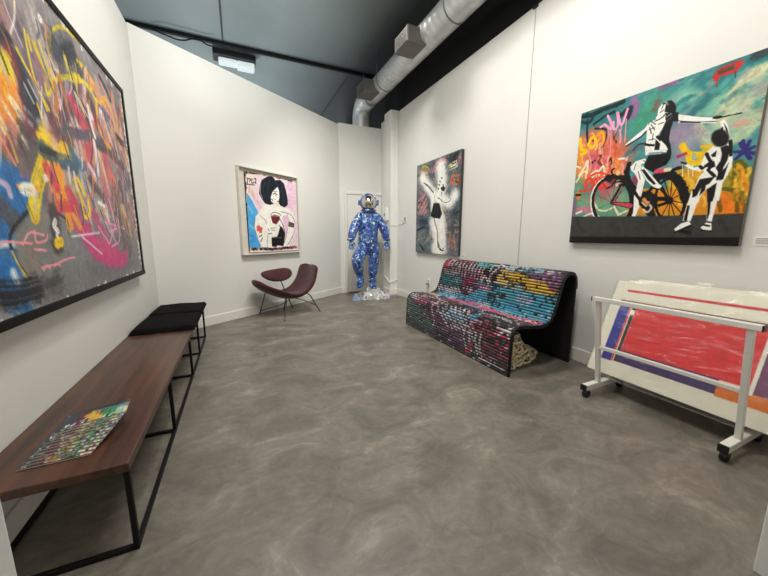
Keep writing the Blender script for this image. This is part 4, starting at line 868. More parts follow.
PINUP_PAINT=[
('b',(232,205,216),0.5,1,0.9,[(0.686,0.216),(0.725,0.745)]),
('b',(225,190,206),0.12,0.9,0.9,[(0.165,0.344),(0.215,0.46)]),
('b',(230,185,212),0.14,0.9,0.8,[(0.702,0.534),(0.824,0.192),(0.782,0.051)]),
('b',(228,180,215),0.1,0.8,0.9,[(0.677,0.543),(0.695,0.653)]),
('b',(234,222,205),0.2,1,0.9,[(0.024,0.045),(0.078,0.084)]),
('b',(226,190,170),0.05,0.8,0.8,[(0.049,0.215),(0.12,0.303)]),
('p',(88,172,222),0,0.006,1,[(-0.03,0.264),(0.025,0.281),(0.095,0.37),(0.175,0.512),(0.138,0.598),(0.098,0.726),(-0.029,0.729)]),
('p',(80,165,220),0,0.008,1,[(-0.04,0.516),(0.121,0.555),(0.103,0.656),(0.121,0.823),(0.192,0.978),(0.148,1.014),(-0.04,0.996)]),
('b',(60,130,205),0.04,0.9,0.7,[(0.002,0.823),(0.098,0.857),(0.014,0.923)]),
('b',(130,200,235),0.03,0.8,0.8,[(-0.004,0.411),(0.084,0.518)]),
('b',(150,205,235),0.03,0.8,0.7,[(0.032,0.691),(0.087,0.739)]),
('b',(60,50,60),0.012,0.4,0.9,[(0.04,0.082),(0.036,0.145)]),
('b',(60,50,60),0.012,0.4,0.9,[(0.036,0.09),(0.087,0.09),(0.066,0.125)]),
('b',(60,50,60),0.012,0.4,0.9,[(0.108,0.079),(0.103,0.136),(0.153,0.121)]),
('b',(60,50,60),0.012,0.4,0.9,[(0.137,0.083),(0.167,0.071),(0.162,0.136)]),
('b',(60,50,60),0.012,0.4,0.9,[(0.025,0.162),(0.141,0.158)]),
('b',(205,150,120),0.01,0.5,0.8,[(0.071,0.18),(0.045,0.263)]),
('b',(205,150,120),0.01,0.5,0.8,[(0.098,0.209),(0.101,0.289)]),
('b',(236,222,230),0.01,0.6,0.6,[(0.771,0.016),(0.886,0.011)]),
('b',(236,222,230),0.01,0.6,0.6,[(0.768,0.067),(0.883,0.063)]),
('b',(236,222,230),0.01,0.6,0.6,[(0.765,0.119),(0.88,0.115)]),
('b',(236,222,230),0.01,0.6,0.6,[(0.762,0.17),(0.877,0.168)]),
('b',(236,222,230),0.01,0.6,0.6,[(0.759,0.221),(0.874,0.22)]),
('b',(236,222,230),0.01,0.6,0.6,[(0.756,0.273),(0.871,0.273)]),
('b',(236,222,230),0.01,0.6,0.6,[(0.753,0.324),(0.868,0.325)]),
('b',(236,222,230),0.01,0.6,0.6,[(0.749,0.376),(0.865,0.378)]),
('b',(236,222,230),0.01,0.6,0.6,[(0.746,0.428),(0.862,0.431)]),
('b',(236,222,230),0.01,0.6,0.6,[(0.743,0.48),(0.858,0.484)]),
('b',(236,222,230),0.01,0.6,0.6,[(0.74,0.532),(0.855,0.537)]),
('b',(236,222,230),0.01,0.6,0.6,[(0.737,0.585),(0.852,0.591)]),
('b',(236,222,230),0.01,0.6,0.6,[(0.734,0.637),(0.849,0.644)]),
('p',(238,234,224),0,0.005,1,[(0.276,0.404),(0.385,0.378),(0.472,0.423),(0.566,0.398),(0.707,0.46),(0.829,0.546),(0.81,0.642),(0.742,0.712),(0.34,0.72),(0.108,0.726),(0.127,0.615),(0.207,0.493)]),
('p',(238,234,224),0,0.005,1,[(0.206,0.5),(0.297,0.409),(0.521,0.373),(0.808,0.461),(0.84,0.572),(0.846,0.706),(0.755,0.916),(0.649,0.99),(0.577,0.97),(0.657,0.859),(0.704,0.709),(0.598,0.638),(0.539,0.803),(0.397,0.858),(0.365,1),(0.254,1.006),(0.203,0.978),(0.14,0.84),(0.098,0.722),(0.13,0.571)]),
('p',(226,190,210),0,0.005,1,[(0.604,0.547),(0.704,0.505),(0.748,0.614),(0.663,0.765),(0.609,0.656)]),
('p',(16,16,18),0,0.005,1,[(0.529,0.673),(0.593,0.711),(0.641,0.803),(0.596,0.979),(0.515,0.996),(0.377,0.983),(0.376,0.893),(0.38,0.849),(0.466,0.844),(0.492,0.732)]),
('b',(16,16,18),0.01,0.4,1,[(0.531,0.568),(0.597,0.656),(0.637,0.784)]),
('b',(70,64,62),0.006,0.4,0.9,[(0.206,0.559),(0.282,0.615),(0.3,0.666)]),
('b',(70,64,62),0.006,0.4,0.9,[(0.118,0.589),(0.098,0.722),(0.149,0.857)]),
('b',(70,64,62),0.006,0.4,0.9,[(0.311,0.822),(0.294,0.989)]),
('b',(60,54,52),0.008,0.4,0.9,[(0.584,0.476),(0.779,0.519),(0.845,0.629)]),
('b',(60,54,52),0.007,0.4,0.9,[(0.846,0.706),(0.785,0.84),(0.675,0.972)]),
('b',(60,54,52),0.007,0.4,0.9,[(0.69,0.728),(0.645,0.859),(0.602,0.952)]),
('b',(222,98,88),0.06,0.5,1,[(0.17,0.721),(0.191,0.763)]),
('b',(222,98,88),0.03,0.5,1,[(0.146,0.755),(0.221,0.728)]),
('b',(70,120,80),0.014,0.5,1,[(0.171,0.84),(0.214,0.823)]),
('b',(70,120,80),0.014,0.5,1,[(0.187,0.908),(0.222,0.857)]),
('b',(70,120,80),0.014,0.5,1,[(0.328,0.735),(0.348,0.761)]),
('b',(70,120,80),0.014,0.5,1,[(0.323,0.805),(0.379,0.796)]),
('p',(112,32,46),0,0.005,1,[(0.384,0.549),(0.453,0.528),(0.545,0.541),(0.554,0.585),(0.478,0.669),(0.411,0.645)]),
('b',(40,30,30),0.008,0.4,1,[(0.385,0.541),(0.432,0.499),(0.535,0.506),(0.576,0.539)]),
('b',(200,190,190),0.01,0.4,0.7,[(0.396,0.549),(0.544,0.544)]),
('p',(238,234,224),0,0.005,1,[(0.363,0.699),(0.477,0.678),(0.547,0.694),(0.504,0.804),(0.478,0.844),(0.443,0.844),(0.401,0.795),(0.346,0.787)]),
('b',(60,54,52),0.006,0.4,1,[(0.372,0.725),(0.475,0.714)]),
('b',(60,54,52),0.006,0.4,1,[(0.382,0.751),(0.484,0.753)]),
('b',(235,232,225),0.01,0.4,1,[(0.467,0.669),(0.462,0.84)]),
('b',(150,150,150),0.006,0.4,0.9,[(0.386,0.854),(0.56,0.858)]),
('b',(238,236,228),0.03,0.5,1,[(0.48,0.986),(0.575,0.998)]),
('p',(88,70,66),0,0.005,1,[(0.722,0.615),(0.836,0.639),(0.825,0.706),(0.705,0.69)]),
('b',(170,150,140),0.005,0.4,0.8,[(0.719,0.662),(0.821,0.678)]),
('p',(20,26,40),0,0.008,1,[(0.232,0.143),(0.268,0.072),(0.367,0.011),(0.455,0.002),(0.508,0.045),(0.59,0.025),(0.658,0.068),(0.689,0.153),(0.718,0.276),(0.717,0.368),(0.648,0.413),(0.566,0.389),(0.535,0.33),(0.384,0.399),(0.298,0.385),(0.25,0.331),(0.207,0.261)]),
('p',(238,234,224),0,0.006,1,[(0.402,0.29),(0.441,0.209),(0.537,0.128),(0.561,0.186),(0.562,0.274),(0.533,0.356),(0.464,0.371),(0.405,0.35)]),
('b',(44,62,92),0.012,0.6,0.9,[(0.32,0.081),(0.281,0.186),(0.303,0.317)]),
('b',(44,62,92),0.012,0.6,0.9,[(0.408,0.052),(0.356,0.177),(0.367,0.328)]),
('b',(44,62,92),0.012,0.6,0.9,[(0.61,0.075),(0.626,0.196),(0.652,0.355)]),
('b',(44,62,92),0.012,0.6,0.9,[(0.473,0.059),(0.539,0.102),(0.59,0.2)]),
('b',(190,200,170),0.01,0.5,0.8,[(0.243,0.141),(0.229,0.242),(0.261,0.322)]),
('b',(16,16,18),0.012,0.4,1,[(0.45,0.242),(0.485,0.226),(0.518,0.244)]),
('b',(90,110,130),0.01,0.4,1,[(0.479,0.251),(0.501,0.259)]),
('b',(16,16,18),0.006,0.4,0.9,[(0.452,0.208),(0.521,0.2)]),
('b',(150,50,60),0.012,0.4,1,[(0.512,0.335),(0.541,0.343)]),
('b',(40,36,40),0.008,0.4,0.9,[(0.407,0.316),(0.438,0.321),(0.421,0.344)]),
('b',(110,90,90),0.006,0.4,0.9,[(0.509,0.376),(0.514,0.402)]),
('b',(225,150,170),0.012,0.7,0.5,[(0.468,0.31),(0.49,0.316)]),
('b',(60,52,46),0.034,0.4,0.95,[(-0.01,0.013),(-0.008,0.03)]),
('b',(36,34,34),0.034,0.4,0.95,[(-0.01,0.044),(-0.006,0.067)]),
('b',(60,52,46),0.034,0.4,0.95,[(-0.009,0.065),(-0.007,0.096)]),
('b',(150,120,90),0.034,0.4,0.95,[(-0.014,0.101),(-0.007,0.124)]),
('b',(150,120,90),0.034,0.4,0.95,[(-0.014,0.122),(-0.01,0.152)]),
('b',(150,120,90),0.034,0.4,0.95,[(-0.016,0.154),(-0.01,0.178)]),
('b',(60,52,46),0.034,0.4,0.95,[(-0.015,0.178),(-0.008,0.21)]),
('b',(196,180,150),0.034,0.4,0.95,[(-0.008,0.203),(-0.016,0.238)]),
('b',(150,120,90),0.034,0.4,0.95,[(-0.009,0.238),(-0.015,0.265)]),
('b',(26,28,30),0.034,0.4,0.95,[(-0.014,0.263),(-0.018,0.297)]),
('b',(36,34,34),0.034,0.4,0.95,[(-0.02,0.298),(-0.018,0.322)]),
('b',(26,28,30),0.034,0.4,0.95,[(-0.013,0.32),(-0.014,0.345)]),
('b',(60,52,46),0.034,0.4,0.95,[(-0.014,0.352),(-0.02,0.379)]),
('b',(196,180,150),0.034,0.4,0.95,[(-0.019,0.383),(-0.012,0.403)]),
('b',(36,34,34),0.034,0.4,0.95,[(-0.015,0.408),(-0.017,0.442)]),
('b',(36,34,34),0.034,0.4,0.95,[(-0.02,0.436),(-0.019,0.461)]),
('b',(120,60,50),0.034,0.4,0.95,[(-0.024,0.476),(-0.022,0.498)]),
('b',(150,120,90),0.034,0.4,0.95,[(-0.025,0.497),(-0.015,0.528)]),
('b',(26,28,30),0.034,0.4,0.95,[(-0.016,0.533),(-0.018,0.549)]),
('b',(196,180,150),0.034,0.4,0.95,[(-0.024,0.557),(-0.025,0.583)]),
('b',(60,52,46),0.034,0.4,0.95,[(-0.023,0.581),(-0.027,0.609)]),
('b',(150,120,90),0.034,0.4,0.95,[(-0.017,0.617),(-0.023,0.639)]),
('b',(60,52,46),0.034,0.4,0.95,[(-0.027,0.64),(-0.021,0.674)]),
('b',(60,52,46),0.034,0.4,0.95,[(-0.022,0.676),(-0.023,0.7)]),
('b',(36,34,34),0.034,0.4,0.95,[(-0.029,0.706),(-0.022,0.731)]),
('b',(60,52,46),0.034,0.4,0.95,[(-0.025,0.731),(-0.026,0.755)]),
('b',(26,28,30),0.034,0.4,0.95,[(-0.026,0.766),(-0.027,0.788)]),
('b',(60,52,46),0.034,0.4,0.95,[(-0.031,0.791),(-0.03,0.817)]),
('b',(60,52,46),0.034,0.4,0.95,[(-0.028,0.821),(-0.03,0.856)]),
('b',(150,120,90),0.034,0.4,0.95,[(-0.027,0.861),(-0.03,0.886)]),
('b',(120,60,50),0.034,0.4,0.95,[(-0.024,0.887),(-0.034,0.91)]),
('b',(26,28,30),0.034,0.4,0.95,[(-0.033,0.919),(-0.025,0.947)]),
('b',(150,120,90),0.034,0.4,0.95,[(-0.032,0.944),(-0.026,0.969)]),
('b',(26,28,30),0.034,0.4,0.95,[(-0.03,0.977),(-0.029,0.999)]),
('b',(26,28,30),0.034,0.4,0.95,[(0.001,0.003),(-0,0.048)]),
('b',(120,60,50),0.034,0.4,0.95,[(-0.008,0.046),(-0.005,0.083)]),
('b',(150,120,90),0.034,0.4,0.95,[(-0.004,0.078),(-0.01,0.119)]),
('b',(196,180,150),0.034,0.4,0.95,[(-0.007,0.12),(-0.009,0.158)]),
('b',(60,52,46),0.034,0.4,0.95,[(-0.002,0.151),(-0.004,0.186)]),
('b',(26,28,30),0.034,0.4,0.95,[(-0.004,0.196),(-0.004,0.225)]),
('b',(120,60,50),0.034,0.4,0.95,[(-0.008,0.237),(-0.009,0.27)]),
('b',(196,180,150),0.034,0.4,0.95,[(-0.01,0.265),(-0.008,0.299)]),
('b',(196,180,150),0.034,0.4,0.95,[(-0.007,0.309),(-0.015,0.341)]),
('b',(196,180,150),0.034,0.4,0.95,[(-0.007,0.343),(-0.013,0.375)]),
('b',(196,180,150),0.034,0.4,0.95,[(-0.012,0.38),(-0.007,0.416)]),
('b',(26,28,30),0.034,0.4,0.95,[(-0.009,0.421),(-0.019,0.462)]),
('b',(150,120,90),0.034,0.4,0.95,[(-0.014,0.459),(-0.011,0.498)]),
('b',(36,34,34),0.034,0.4,0.95,[(-0.014,0.504),(-0.014,0.538)]),
('b',(26,28,30),0.034,0.4,0.95,[(-0.017,0.541),(-0.02,0.576)]),
('b',(60,52,46),0.034,0.4,0.95,[(-0.014,0.573),(-0.013,0.607)]),
('b',(36,34,34),0.034,0.4,0.95,[(-0.014,0.607),(-0.02,0.649)]),
('b',(26,28,30),0.034,0.4,0.95,[(-0.015,0.654),(-0.018,0.688)]),
('b',(26,28,30),0.034,0.4,0.95,[(-0.015,0.689),(-0.017,0.732)]),
('b',(120,60,50),0.034,0.4,0.95,[(-0.025,0.724),(-0.016,0.766)]),
('b',(26,28,30),0.034,0.4,0.95,[(-0.017,0.77),(-0.016,0.804)]),
('b',(26,28,30),0.034,0.4,0.95,[(-0.02,0.807),(-0.026,0.847)]),
('b',(150,120,90),0.034,0.4,0.95,[(-0.016,0.845),(-0.024,0.884)]),
('b',(120,60,50),0.034,0.4,0.95,[(-0.019,0.882),(-0.019,0.92)]),
('b',(196,180,150),0.034,0.4,0.95,[(-0.02,0.928),(-0.02,0.956)]),
('b',(120,60,50),0.034,0.4,0.95,[(-0.019,0.961),(-0.023,0.999)]),
('b',(150,120,90),0.034,0.4,0.95,[(0.002,0.01),(0.025,0.01)]),
('b',(36,34,34),0.034,0.4,0.95,[(0.031,0.01),(0.061,-0)]),
('b',(196,180,150),0.034,0.4,0.95,[(0.064,0.006),(0.093,-0.004)]),
('b',(36,34,34),0.034,0.4,0.95,[(0.087,0.003),(0.124,-0.004)]),
('b',(120,60,50),0.034,0.4,0.95,[(0.119,0.006),(0.15,-0.001)]),
('b',(26,28,30),0.034,0.4,0.95,[(0.157,-0.005),(0.18,-0.006)]),
('b',(120,60,50),0.034,0.4,0.95,[(0.187,-0.006),(0.22,-0.008)]),
('b',(150,120,90),0.034,0.4,0.95,[(0.217,-0.008),(0.244,-0.013)]),
('b',(196,180,150),0.034,0.4,0.95,[(0.252,-0.009),(0.288,-0.014)]),
('b',(26,28,30),0.034,0.4,0.95,[(0.289,-0.017),(0.312,-0.007)]),
('b',(120,60,50),0.034,0.4,0.95,[(0.326,-0.014),(0.35,-0.022)]),
('b',(150,120,90),0.034,0.4,0.95,[(0.355,-0.015),(0.387,-0.018)]),
('b',(36,34,34),0.034,0.4,0.95,[(0.386,-0.019),(0.422,-0.009)]),
('b',(60,52,46),0.034,0.4,0.95,[(0.427,-0.014),(0.465,-0.011)]),
('b',(196,180,150),0.034,0.4,0.95,[(0.464,-0.013),(0.498,-0.017)]),
('b',(36,34,34),0.034,0.4,0.95,[(0.513,-0.019),(0.538,-0.005)]),
('b',(120,60,50),0.034,0.4,0.95,[(0.543,-0.004),(0.585,-0.006)]),
('b',(120,60,50),0.034,0.4,0.95,[(0.585,-0.014),(0.626,-0.013)]),
('b',(150,120,90),0.034,0.4,0.95,[(0.63,-0.004),(0.665,-0.005)]),
('b',(60,52,46),0.034,0.4,0.95,[(0.665,-0.007),(0.707,-0.005)]),
('b',(60,52,46),0.034,0.4,0.95,[(0.717,-0.008),(0.748,0.001)]),
('b',(26,28,30),0.034,0.4,0.95,[(0.751,-0.003),(0.792,-0.007)]),
('b',(120,60,50),0.034,0.4,0.95,[(0.789,0.008),(0.832,-0.003)]),
('b',(196,180,150),0.034,0.4,0.95,[(0.847,-0.003),(0.883,0.003)]),
('b',(120,60,50),0.034,0.4,0.95,[(-0.031,1.01),(-0.009,1.009)]),
('b',(120,60,50),0.034,0.4,0.95,[(-0.001,1.004),(0.021,1.011)]),
('b',(196,180,150),0.034,0.4,0.95,[(0.016,1.006),(0.047,1.006)]),
('b',(120,60,50),0.034,0.4,0.95,[(0.049,1.006),(0.071,1.013)]),
('b',(60,52,46),0.034,0.4,0.95,[(0.068,1.013),(0.097,1.006)]),
('b',(26,28,30),0.034,0.4,0.95,[(0.099,1.007),(0.125,1.015)]),
('b',(150,120,90),0.034,0.4,0.95,[(0.128,1.012),(0.15,1.012)]),
('b',(196,180,150),0.034,0.4,0.95,[(0.15,1.017),(0.18,1.008)]),
('b',(36,34,34),0.034,0.4,0.95,[(0.177,1.013),(0.203,1.009)]),
('b',(60,52,46),0.034,0.4,0.95,[(0.207,1.011),(0.231,1.009)]),
('b',(150,120,90),0.034,0.4,0.95,[(0.227,1.02),(0.261,1.015)]),
('b',(36,34,34),0.034,0.4,0.95,[(0.255,1.011),(0.282,1.022)]),
('b',(120,60,50),0.034,0.4,0.95,[(0.295,1.009),(0.317,1.013)]),
('b',(60,52,46),0.034,0.4,0.95,[(0.322,1.02),(0.347,1.015)]),
('b',(26,28,30),0.034,0.4,0.95,[(0.347,1.016),(0.367,1.018)]),
('b',(36,34,34),0.034,0.4,0.95,[(0.378,1.024),(0.398,1.022)]),
('b',(60,52,46),0.034,0.4,0.95,[(0.407,1.019),(0.427,1.013)]),
('b',(26,28,30),0.034,0.4,0.95,[(0.44,1.018),(0.465,1.02)]),
('b',(120,60,50),0.034,0.4,0.95,[(0.47,1.021),(0.495,1.018)]),
('b',(150,120,90),0.034,0.4,0.95,[(0.495,1.016),(0.519,1.02)]),
('b',(120,60,50),0.034,0.4,0.95,[(0.52,1.02),(0.555,1.022)]),
('b',(60,52,46),0.034,0.4,0.95,[(0.567,1.017),(0.608,1.009)]),
('b',(60,52,46),0.034,0.4,0.95,[(0.612,1.013),(0.637,1.008)]),
('b',(26,28,30),0.034,0.4,0.95,[(0.648,1.006),(0.678,1.009)]),
('b',(36,34,34),0.034,0.4,0.95,[(0.682,1.015),(0.723,1.007)]),
('b',(120,60,50),0.034,0.4,0.95,[(0.725,1.01),(0.771,1.012)]),
('b',(120,60,50),0.034,0.4,0.95,[(0.777,1.008),(0.817,1.005)]),
('b',(150,120,90),0.034,0.4,0.95,[(0.809,0.999),(0.853,1.008)]),
]
ABSTRACT_PAINT=[
('b',(150,142,140),0.5,1,0.6,[(0.727,0.25),(0.813,0.303)]),
('b',(104,100,106),0.5,1,0.7,[(1.732,1.273),(0.93,1.282)]),
('b',(48,54,66),0.09,0.8,0.95,[(0.592,0.408),(0.659,0.4),(0.705,0.448),(0.759,0.527),(0.779,0.6)]),
('b',(48,54,66),0.09,0.8,0.95,[(0.644,0.375),(0.68,0.411),(0.736,0.47)]),
('b',(120,62,76),0.07,0.7,0.95,[(0.675,0.427),(0.693,0.488),(0.712,0.552),(0.703,0.625)]),
('b',(120,62,76),0.07,0.7,0.95,[(0.655,0.416),(0.686,0.47)]),
('b',(110,96,110),0.16,1,0.6,[(0.766,0.284),(0.797,0.355),(0.842,0.441)]),
('b',(214,140,116),0.1,0.6,0.95,[(0.575,0.467),(0.624,0.484),(0.64,0.544)]),
('b',(214,140,116),0.1,0.6,0.95,[(0.593,0.478),(0.6,0.527)]),
('b',(214,200,70),0.12,0.6,0.95,[(0.589,0.493),(0.624,0.504),(0.596,0.542)]),
('b',(226,140,48),0.06,0.5,0.95,[(0.565,0.574),(0.578,0.642),(0.593,0.705)]),
('b',(226,140,48),0.06,0.5,0.95,[(0.6,0.567),(0.615,0.629),(0.641,0.663)]),
('b',(226,140,48),0.06,0.5,0.95,[(0.527,0.634),(0.553,0.691),(0.552,0.731)]),
('b',(226,140,48),0.06,0.5,0.95,[(0.638,0.552),(0.66,0.6),(0.668,0.654)]),
('b',(214,140,116),0.07,0.5,0.95,[(0.504,0.787),(0.537,0.818),(0.534,0.867)]),
('b',(214,140,116),0.07,0.5,0.95,[(0.556,0.679),(0.592,0.708),(0.611,0.723)]),
('b',(214,140,116),0.07,0.5,0.95,[(0.611,0.723),(0.639,0.751),(0.653,0.792)]),
('b',(236,214,186),0.04,0.5,0.95,[(0.565,0.649),(0.614,0.674),(0.66,0.724),(0.667,0.789)]),
('b',(236,214,186),0.04,0.5,0.95,[(0.619,0.617),(0.659,0.645),(0.679,0.682)]),
('b',(236,214,186),0.04,0.5,0.95,[(0.517,0.704),(0.547,0.748),(0.57,0.783)]),
('b',(226,140,48),0.035,0.5,0.95,[(0.591,0.633),(0.627,0.67),(0.662,0.716)]),
('b',(226,140,48),0.035,0.5,0.95,[(0.543,0.65),(0.564,0.69)]),
('b',(226,140,48),0.035,0.5,0.95,[(0.505,0.819),(0.523,0.869)]),
('b',(64,58,62),0.07,0.6,0.95,[(0.679,0.704),(0.718,0.754),(0.723,0.83)]),
('b',(64,58,62),0.07,0.6,0.95,[(0.746,0.662),(0.772,0.717),(0.764,0.79)]),
('b',(64,58,62),0.07,0.6,0.95,[(0.73,0.622),(0.767,0.687)]),
('b',(64,58,62),0.07,0.6,0.95,[(0.644,0.779),(0.693,0.836)]),
('b',(120,62,76),0.06,0.6,0.95,[(0.57,0.783),(0.58,0.83)]),
('b',(120,62,76),0.06,0.6,0.95,[(0.496,0.815),(0.491,0.869)]),
('b',(120,62,76),0.06,0.6,0.95,[(0.713,0.68),(0.746,0.708)]),
('b',(150,150,152),0.02,0.5,0.95,[(0.706,0.615),(0.796,0.64),(0.824,0.695)]),
('b',(150,150,152),0.02,0.5,0.95,[(0.659,0.645),(0.743,0.671)]),
('b',(150,150,152),0.02,0.5,0.95,[(0.772,0.624),(0.865,0.668)]),
('b',(110,104,104),0.3,0.9,0.8,[(0.594,0.863),(0.676,0.847),(0.73,0.805)]),
('b',(46,112,168),0.14,0.6,0.95,[(0.442,0.93),(0.502,0.941),(0.547,0.942)]),
('b',(46,112,168),0.14,0.6,0.95,[(0.483,1.005),(0.574,1.011),(0.665,0.972)]),
('b',(46,112,168),0.14,0.6,0.95,[(0.461,0.901),(0.508,0.92)]),
('b',(46,112,168),0.13,0.5,0.95,[(0.434,1.029),(0.518,1.013),(0.648,0.992)]),
('b',(46,112,168),0.13,0.5,0.95,[(0.4,1.104),(0.459,1.119)]),
('b',(46,112,168),0.13,0.5,0.95,[(0.356,1.257),(0.385,1.285)]),
('b',(46,112,168),0.13,0.5,0.95,[(0.4,1.279),(0.423,1.334),(0.462,1.395)]),
('b',(46,112,168),0.13,0.5,0.95,[(0.381,1.169),(0.419,1.212),(0.423,1.29)]),
('b',(84,90,98),0.08,0.6,0.95,[(0.436,1.02),(0.477,1.059),(0.521,1.101)]),
('b',(84,90,98),0.08,0.6,0.95,[(0.453,1.052),(0.511,1.083)]),
('b',(200,210,216),0.03,0.7,0.95,[(0.394,1.169),(0.473,1.167),(0.526,1.182)]),
('b',(210,214,216),0.04,0.6,0.95,[(0.441,1.274),(0.458,1.312)]),
('b',(190,170,190),0.03,0.7,0.95,[(0.449,0.942),(0.497,0.956),(0.51,0.989)]),
('p',(128,126,120),0,0.03,0.95,[(0.482,1.136),(0.575,1.072),(0.711,1.015),(0.881,0.991),(0.917,1.171),(0.843,1.249),(0.659,1.298),(0.533,1.313),(0.481,1.234)]),
('b',(134,120,108),0.12,0.9,0.8,[(0.589,1.184),(0.563,1.268)]),
('b',(44,40,40),0.016,0.5,0.95,[(0.599,1.043),(0.506,1.101),(0.456,1.154),(0.47,1.224),(0.533,1.313)]),
('b',(196,176,110),0.012,0.5,0.95,[(0.457,1.197),(0.488,1.261),(0.532,1.317)]),
('b',(128,127,128),0.5,0.9,0.85,[(0.905,1.206),(0.959,1.354),(0.764,1.353)]),
('b',(128,128,130),0.34,0.9,0.7,[(0.966,1.162),(1.272,1.195),(1.376,1.122)]),
('b',(46,44,46),0.1,0.6,0.95,[(0.344,1.342),(0.445,1.355),(0.569,1.356)]),
('b',(70,66,68),0.12,0.9,0.7,[(0.62,1.364),(0.743,1.35)]),
('b',(226,150,160),0.01,0.6,0.95,[(0.626,1.117),(0.628,1.166),(0.704,1.157),(0.72,1.136)]),
('b',(226,150,160),0.01,0.6,0.95,[(0.529,1.173),(0.59,1.127),(0.691,1.136)]),
('b',(226,150,160),0.01,0.6,0.95,[(0.63,1.274),(0.748,1.269)]),
('b',(226,150,160),0.01,0.6,0.95,[(0.644,1.286),(0.669,1.268),(0.694,1.28)]),
('b',(226,150,160),0.01,0.6,0.95,[(0.736,1.274),(0.841,1.254),(0.941,1.249)]),
('b',(226,150,160),0.01,0.6,0.95,[(0.75,1.264),(0.788,1.278)]),
('b',(226,150,160),0.01,0.6,0.95,[(0.394,1.169),(0.447,1.162),(0.593,1.17)]),
('b',(226,150,160),0.01,0.6,0.95,[(0.602,1.194),(0.689,1.202)]),
('b',(64,58,62),0.09,0.6,0.95,[(0.804,1.029),(0.801,1.104),(0.795,1.191)]),
('b',(226,222,214),0.03,0.5,0.95,[(0.807,1.072),(0.788,1.094),(0.817,1.12)]),
('b',(226,222,214),0.02,0.5,0.95,[(0.801,1.136),(0.809,1.147)]),
('b',(226,188,40),0.05,0.4,0.95,[(0.795,1.174),(0.828,1.167)]),
('b',(40,38,40),0.014,0.6,0.95,[(0.846,1.032),(0.927,1.067),(0.92,1.125)]),
('b',(226,188,40),0.05,0.4,0.95,[(0.643,1.006),(0.68,0.998)]),
('b',(226,188,40),0.055,0.4,0.95,[(0.644,1.059),(0.656,1.048)]),
('b',(190,80,120),0.08,0.5,0.95,[(0.954,0.969),(1.088,1.076),(1.291,1.189),(1.58,1.248)]),
('b',(190,80,120),0.08,0.5,0.95,[(1.084,1.09),(1.28,1.219),(1.451,1.209)]),
('b',(190,80,120),0.08,0.5,0.95,[(1.275,1.026),(1.419,1.176)]),
('b',(196,72,128),0.07,0.5,0.95,[(1.074,1.116),(1.201,1.231),(1.415,1.305),(1.71,1.327),(1.776,1.238)]),
('b',(196,72,128),0.07,0.5,0.95,[(1.133,1.13),(1.348,1.253),(1.67,1.288)]),
('b',(196,72,128),0.07,0.5,0.95,[(0.969,1.005),(1.048,1.104),(1.232,1.247)]),
('b',(222,150,190),0.012,0.5,0.95,[(1.393,1.02),(1.6,1.197)]),
('b',(222,150,190),0.012,0.5,0.95,[(1.637,0.973),(1.666,1.163),(1.497,1.211)]),
('b',(222,150,190),0.012,0.5,0.95,[(1.424,1.05),(1.807,1.09)]),
('b',(222,150,190),0.012,0.5,0.95,[(1.488,1.112),(1.756,1.073)]),
('b',(222,150,190),0.012,0.5,0.95,[(1.31,1.084),(1.457,1.193)]),
('b',(222,150,190),0.012,0.5,0.95,[(1.669,1.023),(1.457,1.193)]),
('b',(200,196,200),0.012,0.6,0.95,[(0.949,1.143),(1.316,1.121)]),
('b',(200,196,200),0.012,0.6,0.95,[(1.065,1.143),(1.308,1.251)]),
('b',(190,110,100),0.1,0.5,0.95,[(0.816,0.752),(0.871,0.851),(0.906,0.962)]),
('b',(190,110,100),0.1,0.5,0.95,[(0.832,0.835),(0.864,0.943),(0.898,0.986)]),
('b',(226,160,50),0.035,0.4,0.95,[(0.894,0.779),(0.909,0.879),(0.966,1.092)]),
('b',(226,160,50),0.035,0.4,0.95,[(0.937,0.793),(0.954,0.969),(1.053,1.09)]),
('b',(226,160,50),0.035,0.4,0.95,[(0.928,0.972),(0.935,1.106)]),
('b',(150,130,130),0.06,0.6,0.95,[(1.17,0.748),(1.115,0.733)]),
('b',(150,130,130),0.06,0.6,0.95,[(1.039,0.712),(1.088,0.815),(1.099,0.956)]),
('b',(232,194,40),0.024,0.4,0.95,[(1.079,0.842),(1.131,0.953),(1.135,1.034),(1.214,1.015),(1.215,0.945)]),
('b',(232,194,40),0.024,0.4,0.95,[(1.114,0.823),(1.178,0.907)]),
('b',(218,190,40),0.075,0.35,0.95,[(0.838,0.714),(0.801,0.798),(0.701,0.93),(0.655,1.017)]),
('b',(234,196,40),0.09,0.4,0.95,[(0.819,0.713),(0.866,0.718),(0.872,0.75)]),
('b',(234,196,40),0.07,0.4,0.95,[(0.992,0.714),(1.025,0.734)]),
('b',(236,198,50),0.03,0.4,0.95,[(0.71,0.919),(0.636,1.021)]),
('b',(222,160,60),0.02,0.6,0.95,[(0.569,0.946),(0.72,0.934)]),
('b',(226,222,214),0.05,0.4,0.95,[(0.603,0.956),(0.658,0.949)]),
('b',(226,222,214),0.03,0.5,0.95,[(0.781,0.884),(0.799,0.877)]),
('b',(70,90,104),0.07,0.6,0.95,[(0.791,0.752),(0.917,0.775),(1.115,0.783)]),
('b',(40,40,46),0.03,0.5,0.95,[(0.79,0.756),(0.98,0.753)]),
('b',(226,150,60),0.03,0.5,0.95,[(0.786,0.818),(0.866,0.932),(0.864,0.994)]),
('b',(226,150,60),0.03,0.5,0.95,[(0.927,0.799),(0.926,0.916),(0.965,0.976)]),
('b',(226,150,60),0.03,0.5,0.95,[(0.889,0.807),(0.9,0.884)]),
('b',(196,70,90),0.06,0.6,0.95,[(0.861,1.003),(1.045,0.989)]),
('b',(196,70,90),0.06,0.6,0.95,[(0.984,0.918),(1.052,0.969)]),
('b',(196,70,90),0.06,0.6,0.95,[(0.811,0.838),(0.875,0.905)]),
